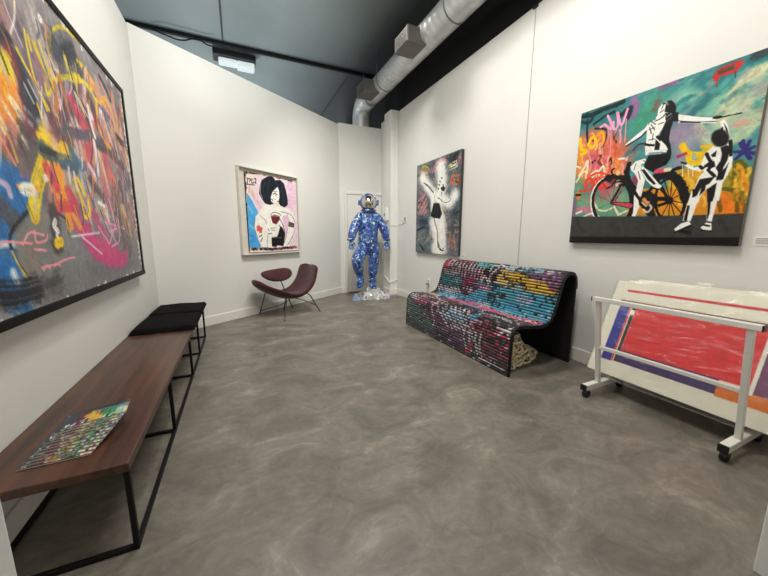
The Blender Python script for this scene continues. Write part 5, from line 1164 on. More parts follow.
('b',(200,196,200),0.02,0.5,0.95,[(1.03,0.78),(1.022,0.866)]),
('b',(200,196,200),0.02,0.5,0.95,[(1.084,0.808),(1.1,0.894)]),
('b',(96,70,84),0.07,0.6,0.95,[(1.065,0.397),(1.099,0.475),(1.101,0.529)]),
('b',(64,58,62),0.07,0.6,0.95,[(1.228,0.344),(1.163,0.472)]),
('b',(64,58,62),0.07,0.6,0.95,[(1.434,0.318),(1.545,0.414)]),
('b',(64,58,62),0.07,0.6,0.95,[(1.269,0.357),(1.366,0.436)]),
('b',(110,84,76),0.07,0.6,0.95,[(1.046,0.573),(1.106,0.641)]),
('b',(110,84,76),0.07,0.6,0.95,[(1.25,0.483),(1.447,0.521)]),
('b',(64,58,62),0.07,0.6,0.95,[(1.49,0.566),(1.803,0.568)]),
('b',(110,84,76),0.07,0.6,0.95,[(1.689,0.567),(1.951,0.619)]),
('b',(96,70,84),0.07,0.6,0.95,[(1.035,0.55),(1.045,0.638)]),
('b',(120,62,76),0.07,0.6,0.95,[(1.511,0.424),(1.637,0.518)]),
('b',(190,76,100),0.08,0.5,0.95,[(1.184,0.408),(1.235,0.458)]),
('b',(190,76,100),0.08,0.5,0.95,[(1.277,0.475),(1.337,0.518)]),
('b',(190,76,100),0.08,0.5,0.95,[(1.593,0.637),(1.64,0.697)]),
('b',(190,76,100),0.08,0.5,0.95,[(1.317,0.651),(1.318,0.726)]),
('b',(190,76,100),0.08,0.5,0.95,[(1.309,0.527),(1.338,0.592)]),
('b',(92,90,104),0.05,0.6,0.95,[(0.991,0.625),(1.216,0.583),(1.442,0.533),(1.814,0.539)]),
('b',(92,90,104),0.05,0.6,0.95,[(1.058,0.597),(1.376,0.561)]),
('b',(92,90,104),0.05,0.6,0.95,[(1.499,0.541),(1.852,0.544)]),
('b',(226,214,222),0.035,0.4,0.95,[(1.413,0.378),(1.425,0.461),(1.459,0.529)]),
('b',(226,214,222),0.035,0.4,0.95,[(1.424,0.385),(1.454,0.419)]),
('b',(226,214,222),0.035,0.4,0.95,[(1.429,0.57),(1.438,0.669),(1.429,0.734)]),
('b',(180,176,184),0.014,0.5,0.95,[(1.206,0.342),(1.341,0.434)]),
('b',(180,176,184),0.014,0.5,0.95,[(1.246,0.356),(1.392,0.439)]),
('b',(180,176,184),0.014,0.5,0.95,[(1.842,0.467),(1.88,0.578)]),
('b',(180,176,184),0.014,0.5,0.95,[(1.727,0.371),(1.815,0.435)]),
('b',(186,140,150),0.018,0.5,0.95,[(1.649,0.394),(1.655,0.333),(1.744,0.28),(1.81,0.346),(1.793,0.492)]),
('b',(186,140,150),0.018,0.5,0.95,[(1.613,0.358),(1.625,0.461),(1.705,0.526)]),
('b',(186,140,150),0.018,0.5,0.95,[(1.69,0.286),(1.833,0.289),(1.87,0.394)]),
('b',(110,90,130),0.03,0.6,0.95,[(1.816,0.332),(1.865,0.356)]),
('b',(110,90,130),0.03,0.6,0.95,[(1.588,0.297),(1.784,0.316)]),
('b',(110,90,130),0.03,0.6,0.95,[(1.804,0.463),(1.824,0.616)]),
('b',(224,170,56),0.03,0.4,0.95,[(1.734,0.259),(1.597,0.271),(1.556,0.342),(1.549,0.447),(1.637,0.518),(1.72,0.535)]),
('b',(224,170,56),0.03,0.4,0.95,[(1.613,0.271),(1.753,0.21),(1.86,0.267),(1.882,0.364)]),
('b',(214,190,50),0.022,0.4,0.95,[(1.08,0.351),(1.224,0.288),(1.433,0.244),(1.562,0.283)]),
('b',(214,190,50),0.022,0.4,0.95,[(1.155,0.243),(1.232,0.266),(1.381,0.244),(1.521,0.231)]),
('b',(214,190,50),0.022,0.4,0.95,[(1.339,0.151),(1.463,0.158),(1.59,0.205)]),
('b',(206,150,110),0.05,0.6,0.95,[(1.432,0.171),(1.595,0.192),(1.644,0.231)]),
('b',(206,150,110),0.05,0.6,0.95,[(1.478,0.194),(1.612,0.231)]),
('b',(24,48,44),0.035,0.4,0.95,[(1.693,0.096),(1.797,0.138),(1.855,0.179)]),
('b',(64,58,62),0.05,0.6,0.95,[(1.303,0.187),(1.368,0.208)]),
('b',(40,40,44),0.05,0.6,0.95,[(1.904,0.411),(2.025,0.435)]),
('b',(226,180,50),0.05,0.4,0.95,[(0.96,0.749),(1.025,0.698),(1.056,0.728)]),
('b',(76,110,130),0.05,0.6,0.95,[(0.944,0.77),(1.115,0.745),(1.23,0.753)]),
('b',(76,110,130),0.05,0.6,0.95,[(1.085,0.703),(1.178,0.762)]),
('b',(214,130,96),0.04,0.6,0.95,[(1.261,0.663),(1.289,0.731)]),
('b',(176,110,126),0.08,0.6,0.95,[(1.633,0.665),(1.617,0.826),(1.65,0.986)]),
('b',(176,110,126),0.08,0.6,0.95,[(1.503,0.779),(1.532,0.93)]),
('b',(110,92,90),0.09,0.7,0.95,[(1.778,0.788),(1.695,1),(1.773,1.209)]),
('b',(110,92,90),0.09,0.7,0.95,[(1.653,0.854),(1.657,0.969)]),
('b',(110,92,90),0.09,0.7,0.95,[(1.847,1.028),(1.868,1.268)]),
('b',(214,110,80),0.05,0.6,0.95,[(1.62,0.698),(1.686,0.768)]),
('b',(70,70,84),0.07,0.6,0.95,[(1.297,0.824),(1.456,0.906)]),
('b',(226,222,214),0.02,0.4,0.95,[(1.366,0.937),(1.46,0.951)]),
('b',(92,76,92),0.06,0.7,0.95,[(1.962,0.602),(2.018,0.757)]),
('b',(206,206,216),0.025,0.5,0.95,[(1.297,0.728),(1.384,0.783)]),
('b',(206,206,216),0.025,0.5,0.95,[(1.423,0.676),(1.43,0.761)]),
('b',(206,186,60),0.014,0.4,0.95,[(0.809,0.273),(0.811,0.356),(0.826,0.448),(0.855,0.499),(0.899,0.561)]),
('b',(206,186,60),0.014,0.4,0.95,[(0.723,0.387),(0.774,0.432),(0.831,0.476),(0.917,0.554)]),
('b',(206,186,60),0.014,0.4,0.95,[(0.866,0.292),(0.915,0.355),(0.998,0.411)]),
('b',(206,186,60),0.014,0.4,0.95,[(0.914,0.257),(0.958,0.319),(1.011,0.397)]),
('b',(206,186,60),0.014,0.4,0.95,[(0.832,0.286),(0.838,0.336)]),
('b',(206,186,60),0.014,0.4,0.95,[(0.881,0.293),(0.964,0.407)]),
('b',(200,186,50),0.016,0.4,0.95,[(1.027,0.263),(1.042,0.189),(1.112,0.11),(1.23,0.048),(1.423,0.018)]),
('b',(200,186,50),0.016,0.4,0.95,[(1.015,0.413),(1.025,0.383),(1.117,0.332),(1.338,0.267)]),
('b',(200,186,50),0.016,0.4,0.95,[(0.92,0.441),(0.924,0.481),(0.965,0.457),(1.046,0.374)]),
('b',(200,186,50),0.016,0.4,0.95,[(1.177,0.211),(1.201,0.265),(1.347,0.233)]),
('b',(200,186,50),0.016,0.4,0.95,[(1.201,0.2),(1.183,0.254)]),
('b',(176,120,76),0.04,0.6,0.95,[(1.018,0.403),(0.996,0.529)]),
('b',(176,120,76),0.04,0.6,0.95,[(1.074,0.346),(1.108,0.422),(1.128,0.485)]),
('b',(66,72,80),0.2,0.9,0.8,[(1.079,0.213),(1.157,0.212),(1.237,0.156)]),
('b',(50,54,62),0.09,0.7,0.95,[(1.184,0.19),(1.29,0.131)]),
('b',(214,196,100),0.04,0.6,0.95,[(1.185,0.216),(1.199,0.238)]),
('b',(226,222,214),0.02,0.5,0.95,[(0.721,0.541),(0.739,0.549)]),
('b',(48,54,66),0.1,0.7,0.95,[(0.736,0.558),(0.783,0.586)]),
('b',(170,170,176),0.012,0.5,0.95,[(0.736,0.514),(0.788,0.569)]),
('b',(170,170,176),0.012,0.5,0.95,[(0.772,0.485),(0.827,0.54)]),
('b',(226,222,214),0.03,0.4,0.95,[(0.967,0.143),(0.974,0.145)]),
]
BENCH_PAINT=[
('b',(84,108,106),0.22,0.5,1,[(-0.021,0.241),(0.243,0.171),(0.466,0.135)]),
('b',(170,60,104),0.06,0.5,1,[(0.053,0.343),(0.292,0.36),(0.506,0.37)]),
('b',(120,84,70),0.05,0.6,1,[(-0.013,0.39),(0.233,0.416)]),
('b',(92,54,104),0.26,0.5,1,[(0.635,0.25),(0.841,0.193),(1.025,0.167)]),
('b',(110,60,90),0.1,0.6,1,[(0.614,0.188),(1.008,0.136)]),
('b',(226,222,220),0.02,0.4,1,[(0.504,0.415),(0.472,0.328),(0.539,0.212),(0.518,0.134)]),
('b',(226,222,220),0.012,0.4,1,[(0.559,0.318),(0.769,0.315),(0.977,0.307)]),
('b',(60,66,76),0.08,0.6,1,[(-0.001,0.03),(0.523,0.032)]),
('b',(226,222,220),0.02,0.4,1,[(1.056,0.264),(1.04,0.171),(1.085,0.071)]),
('b',(226,222,220),0.02,0.4,1,[(1.129,0.264),(1.115,0.169),(1.158,0.07)]),
('b',(226,222,220),0.02,0.4,1,[(1.209,0.264),(1.196,0.166),(1.238,0.07)]),
('b',(226,222,220),0.02,0.4,1,[(1.266,0.264),(1.254,0.163),(1.294,0.07)]),
('b',(216,150,176),0.03,0.4,1,[(1.106,0.339),(1.243,0.35)]),
('b',(200,190,196),0.02,0.4,1,[(1.151,0.204),(1.316,0.042)]),
('b',(196,50,84),0.035,0.4,1,[(1.299,0.26),(1.462,0.308),(1.552,0.291),(1.54,0.212),(1.413,0.192)]),
('b',(196,50,84),0.035,0.4,1,[(1.321,0.185),(1.473,0.167),(1.576,0.138)]),
('b',(196,50,84),0.035,0.4,1,[(1.342,0.307),(1.516,0.324)]),
('b',(196,50,84),0.035,0.4,1,[(1.157,0.132),(1.091,0.035)]),
('b',(196,50,84),0.035,0.4,1,[(1.293,0.129),(1.362,0.059)]),
('b',(196,50,84),0.035,0.4,1,[(1.452,0.249),(1.505,0.134)]),
('b',(226,222,220),0.014,0.4,1,[(1.267,0.043),(1.424,0.048),(1.554,0.047)]),
('b',(226,222,220),0.02,0.4,1,[(1.434,0.359),(1.527,0.355),(1.568,0.353)]),
('b',(226,222,220),0.02,0.4,1,[(1.564,0.394),(1.514,0.351),(1.462,0.308)]),
('b',(226,222,220),0.014,0.4,1,[(1.547,0.347),(1.572,0.308)]),
('b',(226,222,220),0.01,0.4,1,[(1.328,0.093),(1.535,0.101)]),
('b',(110,40,70),0.14,0.7,0.6,[(1.355,0.15),(1.562,0.111)]),
('b',(206,160,104),0.12,0.5,1,[(-0.164,0.445),(-0.13,0.618),(0.123,0.649)]),
('b',(226,214,196),0.03,0.4,1,[(0.236,0.573),(-0.022,0.866)]),
('b',(180,70,110),0.03,0.4,1,[(0.19,0.351),(0.292,0.429)]),
('b',(74,170,208),0.16,0.4,1,[(0.103,0.778),(0.545,0.711),(0.883,0.674)]),
('b',(74,170,208),0.2,0.4,1,[(0.627,0.898),(1.117,0.787),(1.486,0.8)]),
('b',(70,160,204),0.12,0.5,1,[(0.734,0.335),(1.028,0.331),(1.115,0.409)]),
('b',(216,96,134),0.085,0.3,1,[(0.395,0.663),(0.69,0.7),(0.986,0.681),(1.276,0.657),(1.531,0.699)]),
('b',(226,120,120),0.05,0.3,1,[(1.142,0.664),(1.372,0.65),(1.526,0.69)]),
('b',(36,36,40),0.16,0.3,1,[(1.02,0.49),(1.219,0.528),(1.468,0.46)]),
('b',(130,130,130),0.05,0.4,1,[(1.072,0.507),(1.191,0.463)]),
('b',(140,140,140),0.05,0.4,1,[(1.21,0.506),(1.303,0.493)]),
('b',(150,150,150),0.05,0.4,1,[(1.354,0.503),(1.434,0.48)]),
('b',(226,222,220),0.022,0.4,1,[(0.516,0.403),(0.796,0.193)]),
('b',(226,196,214),0.022,0.4,1,[(0.592,0.407),(0.86,0.201)]),
('b',(226,222,220),0.022,0.4,1,[(0.666,0.411),(0.922,0.208)]),
('b',(226,196,214),0.022,0.4,1,[(0.738,0.415),(0.982,0.215)]),
('b',(226,222,220),0.022,0.4,1,[(0.806,0.418),(1.041,0.221)]),
('b',(226,196,214),0.022,0.4,1,[(0.872,0.422),(1.097,0.228)]),
('b',(226,222,220),0.022,0.4,1,[(0.936,0.425),(1.151,0.234)]),
('b',(226,196,214),0.022,0.4,1,[(0.997,0.428),(1.204,0.24)]),
('b',(200,196,196),0.03,0.4,1,[(0.08,0.639),(0.44,0.472)]),
('b',(226,222,220),0.02,0.4,1,[(1.381,0.67),(1.515,0.703)]),
('b',(44,120,130),0.14,0.5,1,[(-0.115,0.955),(0.292,0.959)]),
('b',(200,60,84),0.1,0.5,1,[(-0.106,1.132),(0.063,1.176)]),
('b',(110,170,176),0.05,0.4,1,[(0.005,1.043),(0.22,1.04)]),
('b',(236,200,214),0.026,0.4,1,[(0.02,1.222),(0.02,1.129)]),
('b',(236,200,214),0.026,0.4,1,[(0.093,1.217),(0.092,1.126)]),
('b',(236,200,214),0.026,0.4,1,[(0.163,1.212),(0.163,1.123)]),
('b',(236,200,214),0.026,0.4,1,[(0.231,1.208),(0.231,1.12)]),
('b',(236,200,214),0.026,0.4,1,[(0.297,1.203),(0.297,1.116)]),
('b',(236,200,214),0.026,0.4,1,[(0.361,1.199),(0.36,1.113)]),
('b',(236,200,214),0.026,0.4,1,[(0.423,1.195),(0.422,1.11)]),
('b',(236,200,214),0.026,0.4,1,[(0.483,1.19),(0.483,1.108)]),
('b',(236,200,214),0.026,0.4,1,[(0.541,1.187),(0.541,1.105)]),
('b',(236,200,214),0.026,0.4,1,[(0.598,1.183),(0.598,1.102)]),
('b',(236,200,214),0.026,0.4,1,[(0.653,1.179),(0.653,1.1)]),
('b',(214,150,176),0.026,0.4,1,[(0.135,1.099),(0.143,1.031)]),
('b',(214,150,176),0.026,0.4,1,[(0.199,1.096),(0.206,1.029)]),
('b',(214,150,176),0.026,0.4,1,[(0.261,1.092),(0.268,1.026)]),
('b',(214,150,176),0.026,0.4,1,[(0.321,1.089),(0.329,1.024)]),
('b',(214,150,176),0.026,0.4,1,[(0.38,1.086),(0.387,1.022)]),
('b',(214,150,176),0.026,0.4,1,[(0.437,1.083),(0.444,1.02)]),
('b',(214,150,176),0.026,0.4,1,[(0.493,1.08),(0.499,1.018)]),
('b',(214,150,176),0.026,0.4,1,[(0.547,1.077),(0.553,1.016)]),
('b',(214,150,176),0.026,0.4,1,[(0.599,1.075),(0.606,1.014)]),
('b',(214,150,176),0.026,0.4,1,[(0.651,1.072),(0.657,1.012)]),
('b',(220,190,200),0.022,0.4,1,[(-0.08,0.851),(-0.002,0.792)]),
('b',(220,190,200),0.022,0.4,1,[(-0.006,0.856),(0.07,0.797)]),
('b',(220,190,200),0.022,0.4,1,[(0.065,0.86),(0.139,0.802)]),
('b',(220,190,200),0.022,0.4,1,[(0.134,0.864),(0.205,0.807)]),
('b',(220,190,200),0.022,0.4,1,[(0.201,0.868),(0.27,0.812)]),
('b',(220,190,200),0.022,0.4,1,[(0.266,0.872),(0.333,0.817)]),
('b',(220,190,200),0.022,0.4,1,[(0.329,0.875),(0.394,0.821)]),
('b',(172,60,112),0.03,0.4,1,[(0.601,0.957),(0.608,0.938),(0.61,0.919),(0.605,0.901),(0.595,0.885),(0.579,0.873),(0.559,0.864),(0.536,0.86),(0.51,0.86),(0.484,0.866),(0.458,0.876),(0.435,0.89),(0.416,0.907),(0.402,0.926),(0.394,0.947),(0.393,0.967),(0.398,0.986),(0.409,1.002),(0.426,1.015),(0.447,1.023),(0.472,1.026),(0.498,1.024),(0.524,1.018),(0.549,1.007),(0.571,0.993),(0.588,0.976),(0.601,0.957)]),
('b',(172,60,112),0.1,0.6,0.8,[(0.455,0.967),(0.548,0.918)]),
('b',(20,16,20),0.03,0.3,1,[(0.438,0.964),(0.54,0.891),(0.562,0.982)]),
('b',(226,222,220),0.022,0.4,1,[(0.676,0.999),(0.703,1.064),(0.782,0.986),(0.744,0.905)]),
('b',(226,222,220),0.022,0.4,1,[(0.772,1.043),(0.872,0.956),(0.907,1.034)]),
('b',(226,222,220),0.022,0.4,1,[(0.685,0.94),(0.891,0.917)]),
('b',(226,222,220),0.022,0.4,1,[(0.757,1.13),(0.773,1.197),(0.871,1.186),(0.964,1.21)]),
('b',(226,222,220),0.022,0.4,1,[(0.799,1.106),(0.843,1.169)]),
('b',(226,222,220),0.022,0.4,1,[(0.834,1.226),(0.977,1.183)]),
('b',(96,190,190),0.06,0.5,1,[(0.559,1.185),(0.729,1.187)]),
('b',(232,182,44),0.15,0.35,1,[(0.955,1.083),(1.225,1.055),(1.48,1.035)]),
('b',(220,170,50),0.05,0.5,1,[(1.078,0.964),(1.261,0.97),(1.426,0.976)]),
('b',(226,222,220),0.016,0.4,1,[(0.907,1.034),(0.936,1.123),(1.049,1.027)]),
('b',(226,222,220),0.016,0.4,1,[(0.856,1.026),(1.079,1.032),(1.223,0.989)]),
('b',(226,222,220),0.016,0.4,1,[(1.004,0.979),(1.054,1.014)]),
('b',(226,222,220),0.016,0.4,1,[(1.108,0.969),(1.121,1.012),(1.17,0.972)]),
('b',(70,170,200),0.14,0.4,1,[(0.891,0.917),(1.227,0.912),(1.552,0.919)]),
('b',(30,80,90),0.06,0.6,1,[(0.836,0.878),(1.039,0.902)]),
('b',(128,78,122),0.12,0.5,1,[(1.293,1.167),(1.43,1.16),(1.531,1.126)]),
('b',(100,150,170),0.08,0.5,1,[(0.97,1.197),(1.16,1.203),(1.335,1.197)]),
('b',(210,206,210),0.02,0.4,1,[(1.301,1.181),(1.438,1.204)]),
('b',(210,170,190),0.02,0.4,1,[(1.426,1.171),(1.47,1.189)]),
('b',(120,60,100),0.06,0.5,1,[(1.473,1.117),(1.527,1.055)]),
]
CAM = (0.427003437, 0.163500990, 0.002673765)
# ------------------------------------------------------------------ shared materials
M_wall = mat('white_wall_paint', (224,223,217), .62, var=.03, scale=1.2, bump=.04, bscale=120)
M_trim = mat('white_trim_paint', (228,226,218), .45, var=.02, scale=3)
M_black_wall = mat('black_wall_paint', (20,22,24), .7, var=.2, scale=2)
M_steel = mat('black_steel', (12,12,13), .5, spec=.25, var=.2, scale=20)
M_white_metal = mat('white_powder_coat', (216,215,208), .38, var=.03, scale=15)
M_black_plastic = mat('black_plastic', (18,18,19), .4, var=.2, scale=30)
M_chrome = mat('chrome', (200,200,205), .12, metal=1)
M_white_plastic = mat('white_plastic', (230,229,222), .4, var=.02)
M_gray_plastic = mat('gray_plastic', (150,150,146), .45, var=.05)

# ------------------------------------------------------------------ setting
def floor_mat():
    m = mat('polished_concrete', (126,119,109), .42, var=.0, spec=.5)
    nt = m.node_tree; b = nt.nodes['Principled BSDF']; tc = nt.nodes['Texture Coordinate']
    mp = nt.nodes.new('ShaderNodeMapping'); mp.inputs['Scale'].default_value = (1.0,1.35,1); mp.inputs['Rotation'].default_value = (0,0,.5)
    nt.links.new(tc.outputs['Object'], mp.inputs['Vector'])
    def nz(sc, det, dist, rough=.55):
        n = nt.nodes.new('ShaderNodeTexNoise'); n.inputs['Scale'].default_value = sc; n.inputs['Detail'].default_value = det
        n.inputs['Distortion'].default_value = dist; n.inputs['Roughness'].default_value = rough
        nt.links.new(mp.outputs['Vector'], n.inputs['Vector']); return n
    def ramp(n, stops):
        r = nt.nodes.new('ShaderNodeValToRGB'); e = r.color_ramp.elements
        e[0].position, e[0].color = stops[0][0], (*lin(stops[0][1]),1); e[1].position, e[1].color = stops[-1][0], (*lin(stops[-1][1]),1)
        for p,c in stops[1:-1]:
            k = e.new(p); k.color = (*lin(c),1)
        nt.links.new(n.outputs['Fac'], r.inputs['Fac']); return r
    big = ramp(nz(3.1,9,.9,.68), ((.28,(84,80,73)),(.45,(102,97,88)),(.58,(117,111,101)),(.76,(156,148,136))))
    fine = ramp(nz(9,9,2.2,.65), ((.35,(170,170,170)),(.55,(205,205,205)),(.72,(250,250,250))))
    mx = nt.nodes.new('ShaderNodeMix'); mx.data_type='RGBA'; mx.blend_type='OVERLAY'; mx.inputs['Factor'].default_value=.35
    nt.links.new(big.outputs['Color'], mx.inputs['A']); nt.links.new(fine.outputs['Color'], mx.inputs['B'])
    nt.links.new(mx.outputs['Result'], b.inputs['Base Color'])
    rr = nt.nodes.new('ShaderNodeMapRange'); n = nz(5,5,.5); nt.links.new(n.outputs['Fac'], rr.inputs['Value'])
    rr.inputs['To Min'].default_value=.30; rr.inputs['To Max'].default_value=.52; nt.links.new(rr.outputs['Result'], b.inputs['Roughness'])
    return m
struct(MB().box((-3.5,-2.5,-.1),(4.6,8.6,0)).build('floor', floor_mat()))
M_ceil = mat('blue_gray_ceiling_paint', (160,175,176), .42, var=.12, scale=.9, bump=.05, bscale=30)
def painted_ceiling_shade(m):  # shade near the duct painted in: ceiling colour darkens towards the right wall
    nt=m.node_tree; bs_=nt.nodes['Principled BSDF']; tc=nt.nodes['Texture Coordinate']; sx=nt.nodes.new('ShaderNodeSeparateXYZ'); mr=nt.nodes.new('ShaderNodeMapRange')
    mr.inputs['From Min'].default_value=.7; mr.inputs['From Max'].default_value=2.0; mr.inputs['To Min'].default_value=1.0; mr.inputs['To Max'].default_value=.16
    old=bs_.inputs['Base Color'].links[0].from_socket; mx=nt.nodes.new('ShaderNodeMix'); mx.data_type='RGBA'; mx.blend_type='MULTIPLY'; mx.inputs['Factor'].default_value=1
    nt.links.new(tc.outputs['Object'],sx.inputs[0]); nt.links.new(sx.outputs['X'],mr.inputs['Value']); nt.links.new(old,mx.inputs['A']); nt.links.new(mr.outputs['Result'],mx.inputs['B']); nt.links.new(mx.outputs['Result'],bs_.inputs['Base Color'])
painted_ceiling_shade(M_ceil)
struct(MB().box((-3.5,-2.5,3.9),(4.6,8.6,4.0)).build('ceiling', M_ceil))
A3 = np.array([-.82,4.03]); B3 = np.array([1.76,5.87]); d3 = (B3-A3)/np.linalg.norm(B3-A3); n3 = np.array([d3[1],-d3[0]])
def ang(s, off, z):                       # a point on the slanted wall: s along it, off out into the room
    p = A3 + d3*s + n3*off; return (p[0], p[1], z)
struct(MB().prism([(-.92,.3),(-.82,.3),(-.82,4.03),(-.92,4.08)], 0, 3.05).build('wall_left', M_wall, bevel=.004))
struct(MB().prism([tuple(A3),tuple(B3),tuple(B3-n3*.1+d3*.03),tuple(A3-n3*.1-d3*.03)], 0, 3.07).build('wall_back_left', M_wall, bevel=.004))
struct(MB().box((1.76,5.87,0),(2.69,5.97,3.10)).build('wall_back', M_wall, bevel=.004))
struct(MB().box((2.69,.3,0),(2.79,5.97,3.24)).build('wall_right', M_wall, bevel=.004))
struct(MB().box((2.80,-2.5,0),(2.90,8.6,3.9)).build('wall_right_upper', M_black_wall))
struct(MB().box((-.92,.18,0),(-.1685,.3,3.05)).box((1.49,.18,0),(2.79,.3,3.05)).box((-.1685,.18,2.5),(1.49,.3,3.05)).build('wall_front', M_wall, bevel=.004))
struct(MB().box((2.535,5.3,0),(2.69,5.58,3.25)).box((2.60,5.58,0),(2.69,5.87,3.2)).build('trim_1', M_wall, bevel=.008))
# baseboards
H = .115
struct(MB().box((-.82,.3,0),(-.806,4.03,H)).build('baseboard_left', M_trim, bevel=.004))
struct(MB().prism([tuple(A3),tuple(B3),tuple(B3+n3*.014),tuple(A3+n3*.014)],0,H).build('baseboard_back_left', M_trim, bevel=.004))
struct(MB().box((1.76,5.856,0),(1.86,5.87,H)).build('baseboard_back', M_trim, bevel=.004))
struct(MB().box((2.676,.3,0),(2.69,5.3,H)).box((2.52,5.286,0),(2.69,5.3,H)).box((2.52,5.3,0),(2.535,5.58,H)).build('baseboard_right', M_trim, bevel=.004))
# flush door with a narrow casing behind the sculpture
dr = struct(MB().box((1.90,5.848,.015),(2.588,5.868,1.86)).build('door_1', M_trim, bevel=.004))
struct(MB().box((1.845,5.838,0),(1.893,5.87,1.915)).box((1.893,5.838,1.868),(2.60,5.87,1.915)).build('trim_2', M_trim, bevel=.004))
MB().tube([(2.52,5.845,.95),(2.52,5.80,.95)],.012).ball((2.52,5.79,.95),.026).build('door_handle', M_chrome, dr, smooth=True)
# seams of the ceiling boards and the joint line running down the right wall
M_seam = mat('ceiling_seam', (54,62,66), .5, var=.1)
struct(MB().box((-.032,.3,3.892),(-.008,5.66,3.9)).build('trim_3', M_seam))
struct(MB().box((1.956,5.72,3.892),(1.976,8.4,3.9)).build('trim_4', M_seam))
M_joint = mat('wall_joint', (172,170,162), .6)
struct(MB().box((2.686,2.471,.2),(2.690,2.478,3.235)).build('trim_5', M_joint))
struct(MB().box((2.672,2.45,3.215),(2.69,2.50,3.245)).build('trim_6', M_black_plastic))

# ------------------------------------------------------------------ ceiling services
o = MB().box((-1.7,5.665,3.85),(2.75,5.715,3.9)).build('ceiling_conduit', M_steel, bevel=.004)
tag(o, 'straight black conduit crossing the dark ceiling above the slanted wall', 'conduit')
pts = [(-.86+.09*i, 5.645-.03*math.sin(i*.9)**2, 3.835-.06*abs(math.sin(i*.55))) for i in range(9)]
o = MB().tube(smooth_path(pts,5),.009,6).build('hanging_cable', M_steel, smooth=True)
tag(o, 'thin black cable sagging along the ceiling conduit beside the light', 'cable')
fx = thing('ceiling_light', 'black batten light with a white lens fixed to the ceiling conduit', 'light', (.14,5.92,3.9))
MB().box((-.17,5.80,3.765),(.43,6.02,3.865)).build('housing', M_black_plastic, fx, bevel=.012)
M_lens = mat('lit_lens', (225,232,232), .3, var=.05)
bb = M_lens.node_tree.nodes['Principled BSDF']; bb.inputs['Emission Color'].default_value=(.85,1,1,1); bb.inputs['Emission Strength'].default_value=.35
MB().box((-.10,5.83,3.70),(.16,5.99,3.765)).box((.16,5.83,3.67),(.41,5.99,3.765)).build('lens', M_lens, fx, bevel=.02, seg=3)
for x in (.0,.3): MB().bar((x,5.9,3.90),(x,5.9,3.86),.03,.03).build('bracket', M_steel, fx)

def duct_mat():
    m = mat('galvanised_steel', (206,210,208), .42, metal=.45, var=.16, scale=5)
    nt = m.node_tree; b = nt.nodes['Principled BSDF']; tc = nt.nodes['Texture Coordinate']
    w = nt.nodes.new('ShaderNodeTexWave'); w.wave_type='BANDS'; w.bands_direction='Y'; w.inputs['Scale'].default_value=3.2; w.inputs['Distortion'].default_value=.4
    mp = nt.nodes.new('ShaderNodeMapping'); mp.inputs['Rotation'].default_value=(.25,.25,.2)
    bp = nt.nodes.new('ShaderNodeBump'); bp.inputs['Strength'].default_value=.35; bp.inputs['Distance'].default_value=.012
    nt.links.new(tc.outputs['Object'],mp.inputs['Vector']); nt.links.new(mp.outputs['Vector'],w.inputs['Vector']); nt.links.new(w.outputs['Fac'],bp.inputs['Height']); nt.links.new(bp.outputs['Normal'],b.inputs['Normal'])
    return m
M_duct = duct_mat(); M_outlet = mat('outlet_sheet_metal', (104,102,97), .55, metal=.3, var=.1)
du = thing('air_duct', 'round galvanised spiral duct running under the ceiling along the white wall', 'duct', (2.3,3,3.54))
DX, DZ, DR = 2.3, 3.54, .16
MB().tube([(DX,-2.3+.25*i,DZ) for i in range(33)],DR,36).build('duct_pipe', M_duct, du, smooth=True)
el = [(DX,5.68,DZ)] + [(DX, 5.90+.25*math.sin(a), DZ-.25+.25*math.cos(a)) for a in np.linspace(0,PI/2,9)] + [(DX,6.15,2.4)]
MB().tube(el,DR*1.01,36).build('elbow', M_duct, du, smooth=True)
MB().tube([(DX,2.62,DZ),(DX,2.76,DZ)],DR*1.07,36).build('coupling', M_duct, du, smooth=True)
for y0,y1 in ((3.69,4.03),(5.12,5.47)):
    b_ = MB().box((1.98,y0,3.385),(2.24,y1,3.565)).build('air_outlet', M_outlet, du, bevel=.006)
    g_ = MB()
    for k in range(7): g_.bar((1.974,y0+.03,3.405+.022*k),(1.974,y1-.03,3.405+.022*k),.006,.012)
    g_.box((1.972,y0+.01,3.39),(1.98,y0+.03,3.56)).box((1.972,y1-.03,3.39),(1.98,y1-.01,3.56)).build('grille', M_outlet, b_)
for y in (1.2,3.2,5.0,5.6):
    MB().tube([(DX+DR*1.01*math.sin(a),y,DZ-DR*1.01*math.cos(a)) for a in np.linspace(-PI/2,PI/2,13)],.008,6).tube([(DX-DR,y,DZ),(DX-DR*.9,y,3.9)],.006,6).tube([(DX+DR,y,DZ),(DX+DR*.9,y,3.9)],.006,6).build('hanger_strap', M_outlet, du, smooth=True)

# ------------------------------------------------------------------ paintings
M_canvas_side = mat('raw_canvas', (120,112,104), .8, var=.15, scale=30)
M_black_frame = mat('black_frame_wood', (9,8,8), .5, spec=.2, var=.2, scale=30)
M_white_frame = mat('white_frame_wood', (216,212,200), .5, var=.06, scale=20)
M_paint = paint_mat('painted_canvas')
M_paint_gloss = paint_mat('glossy_painted_canvas', .36)
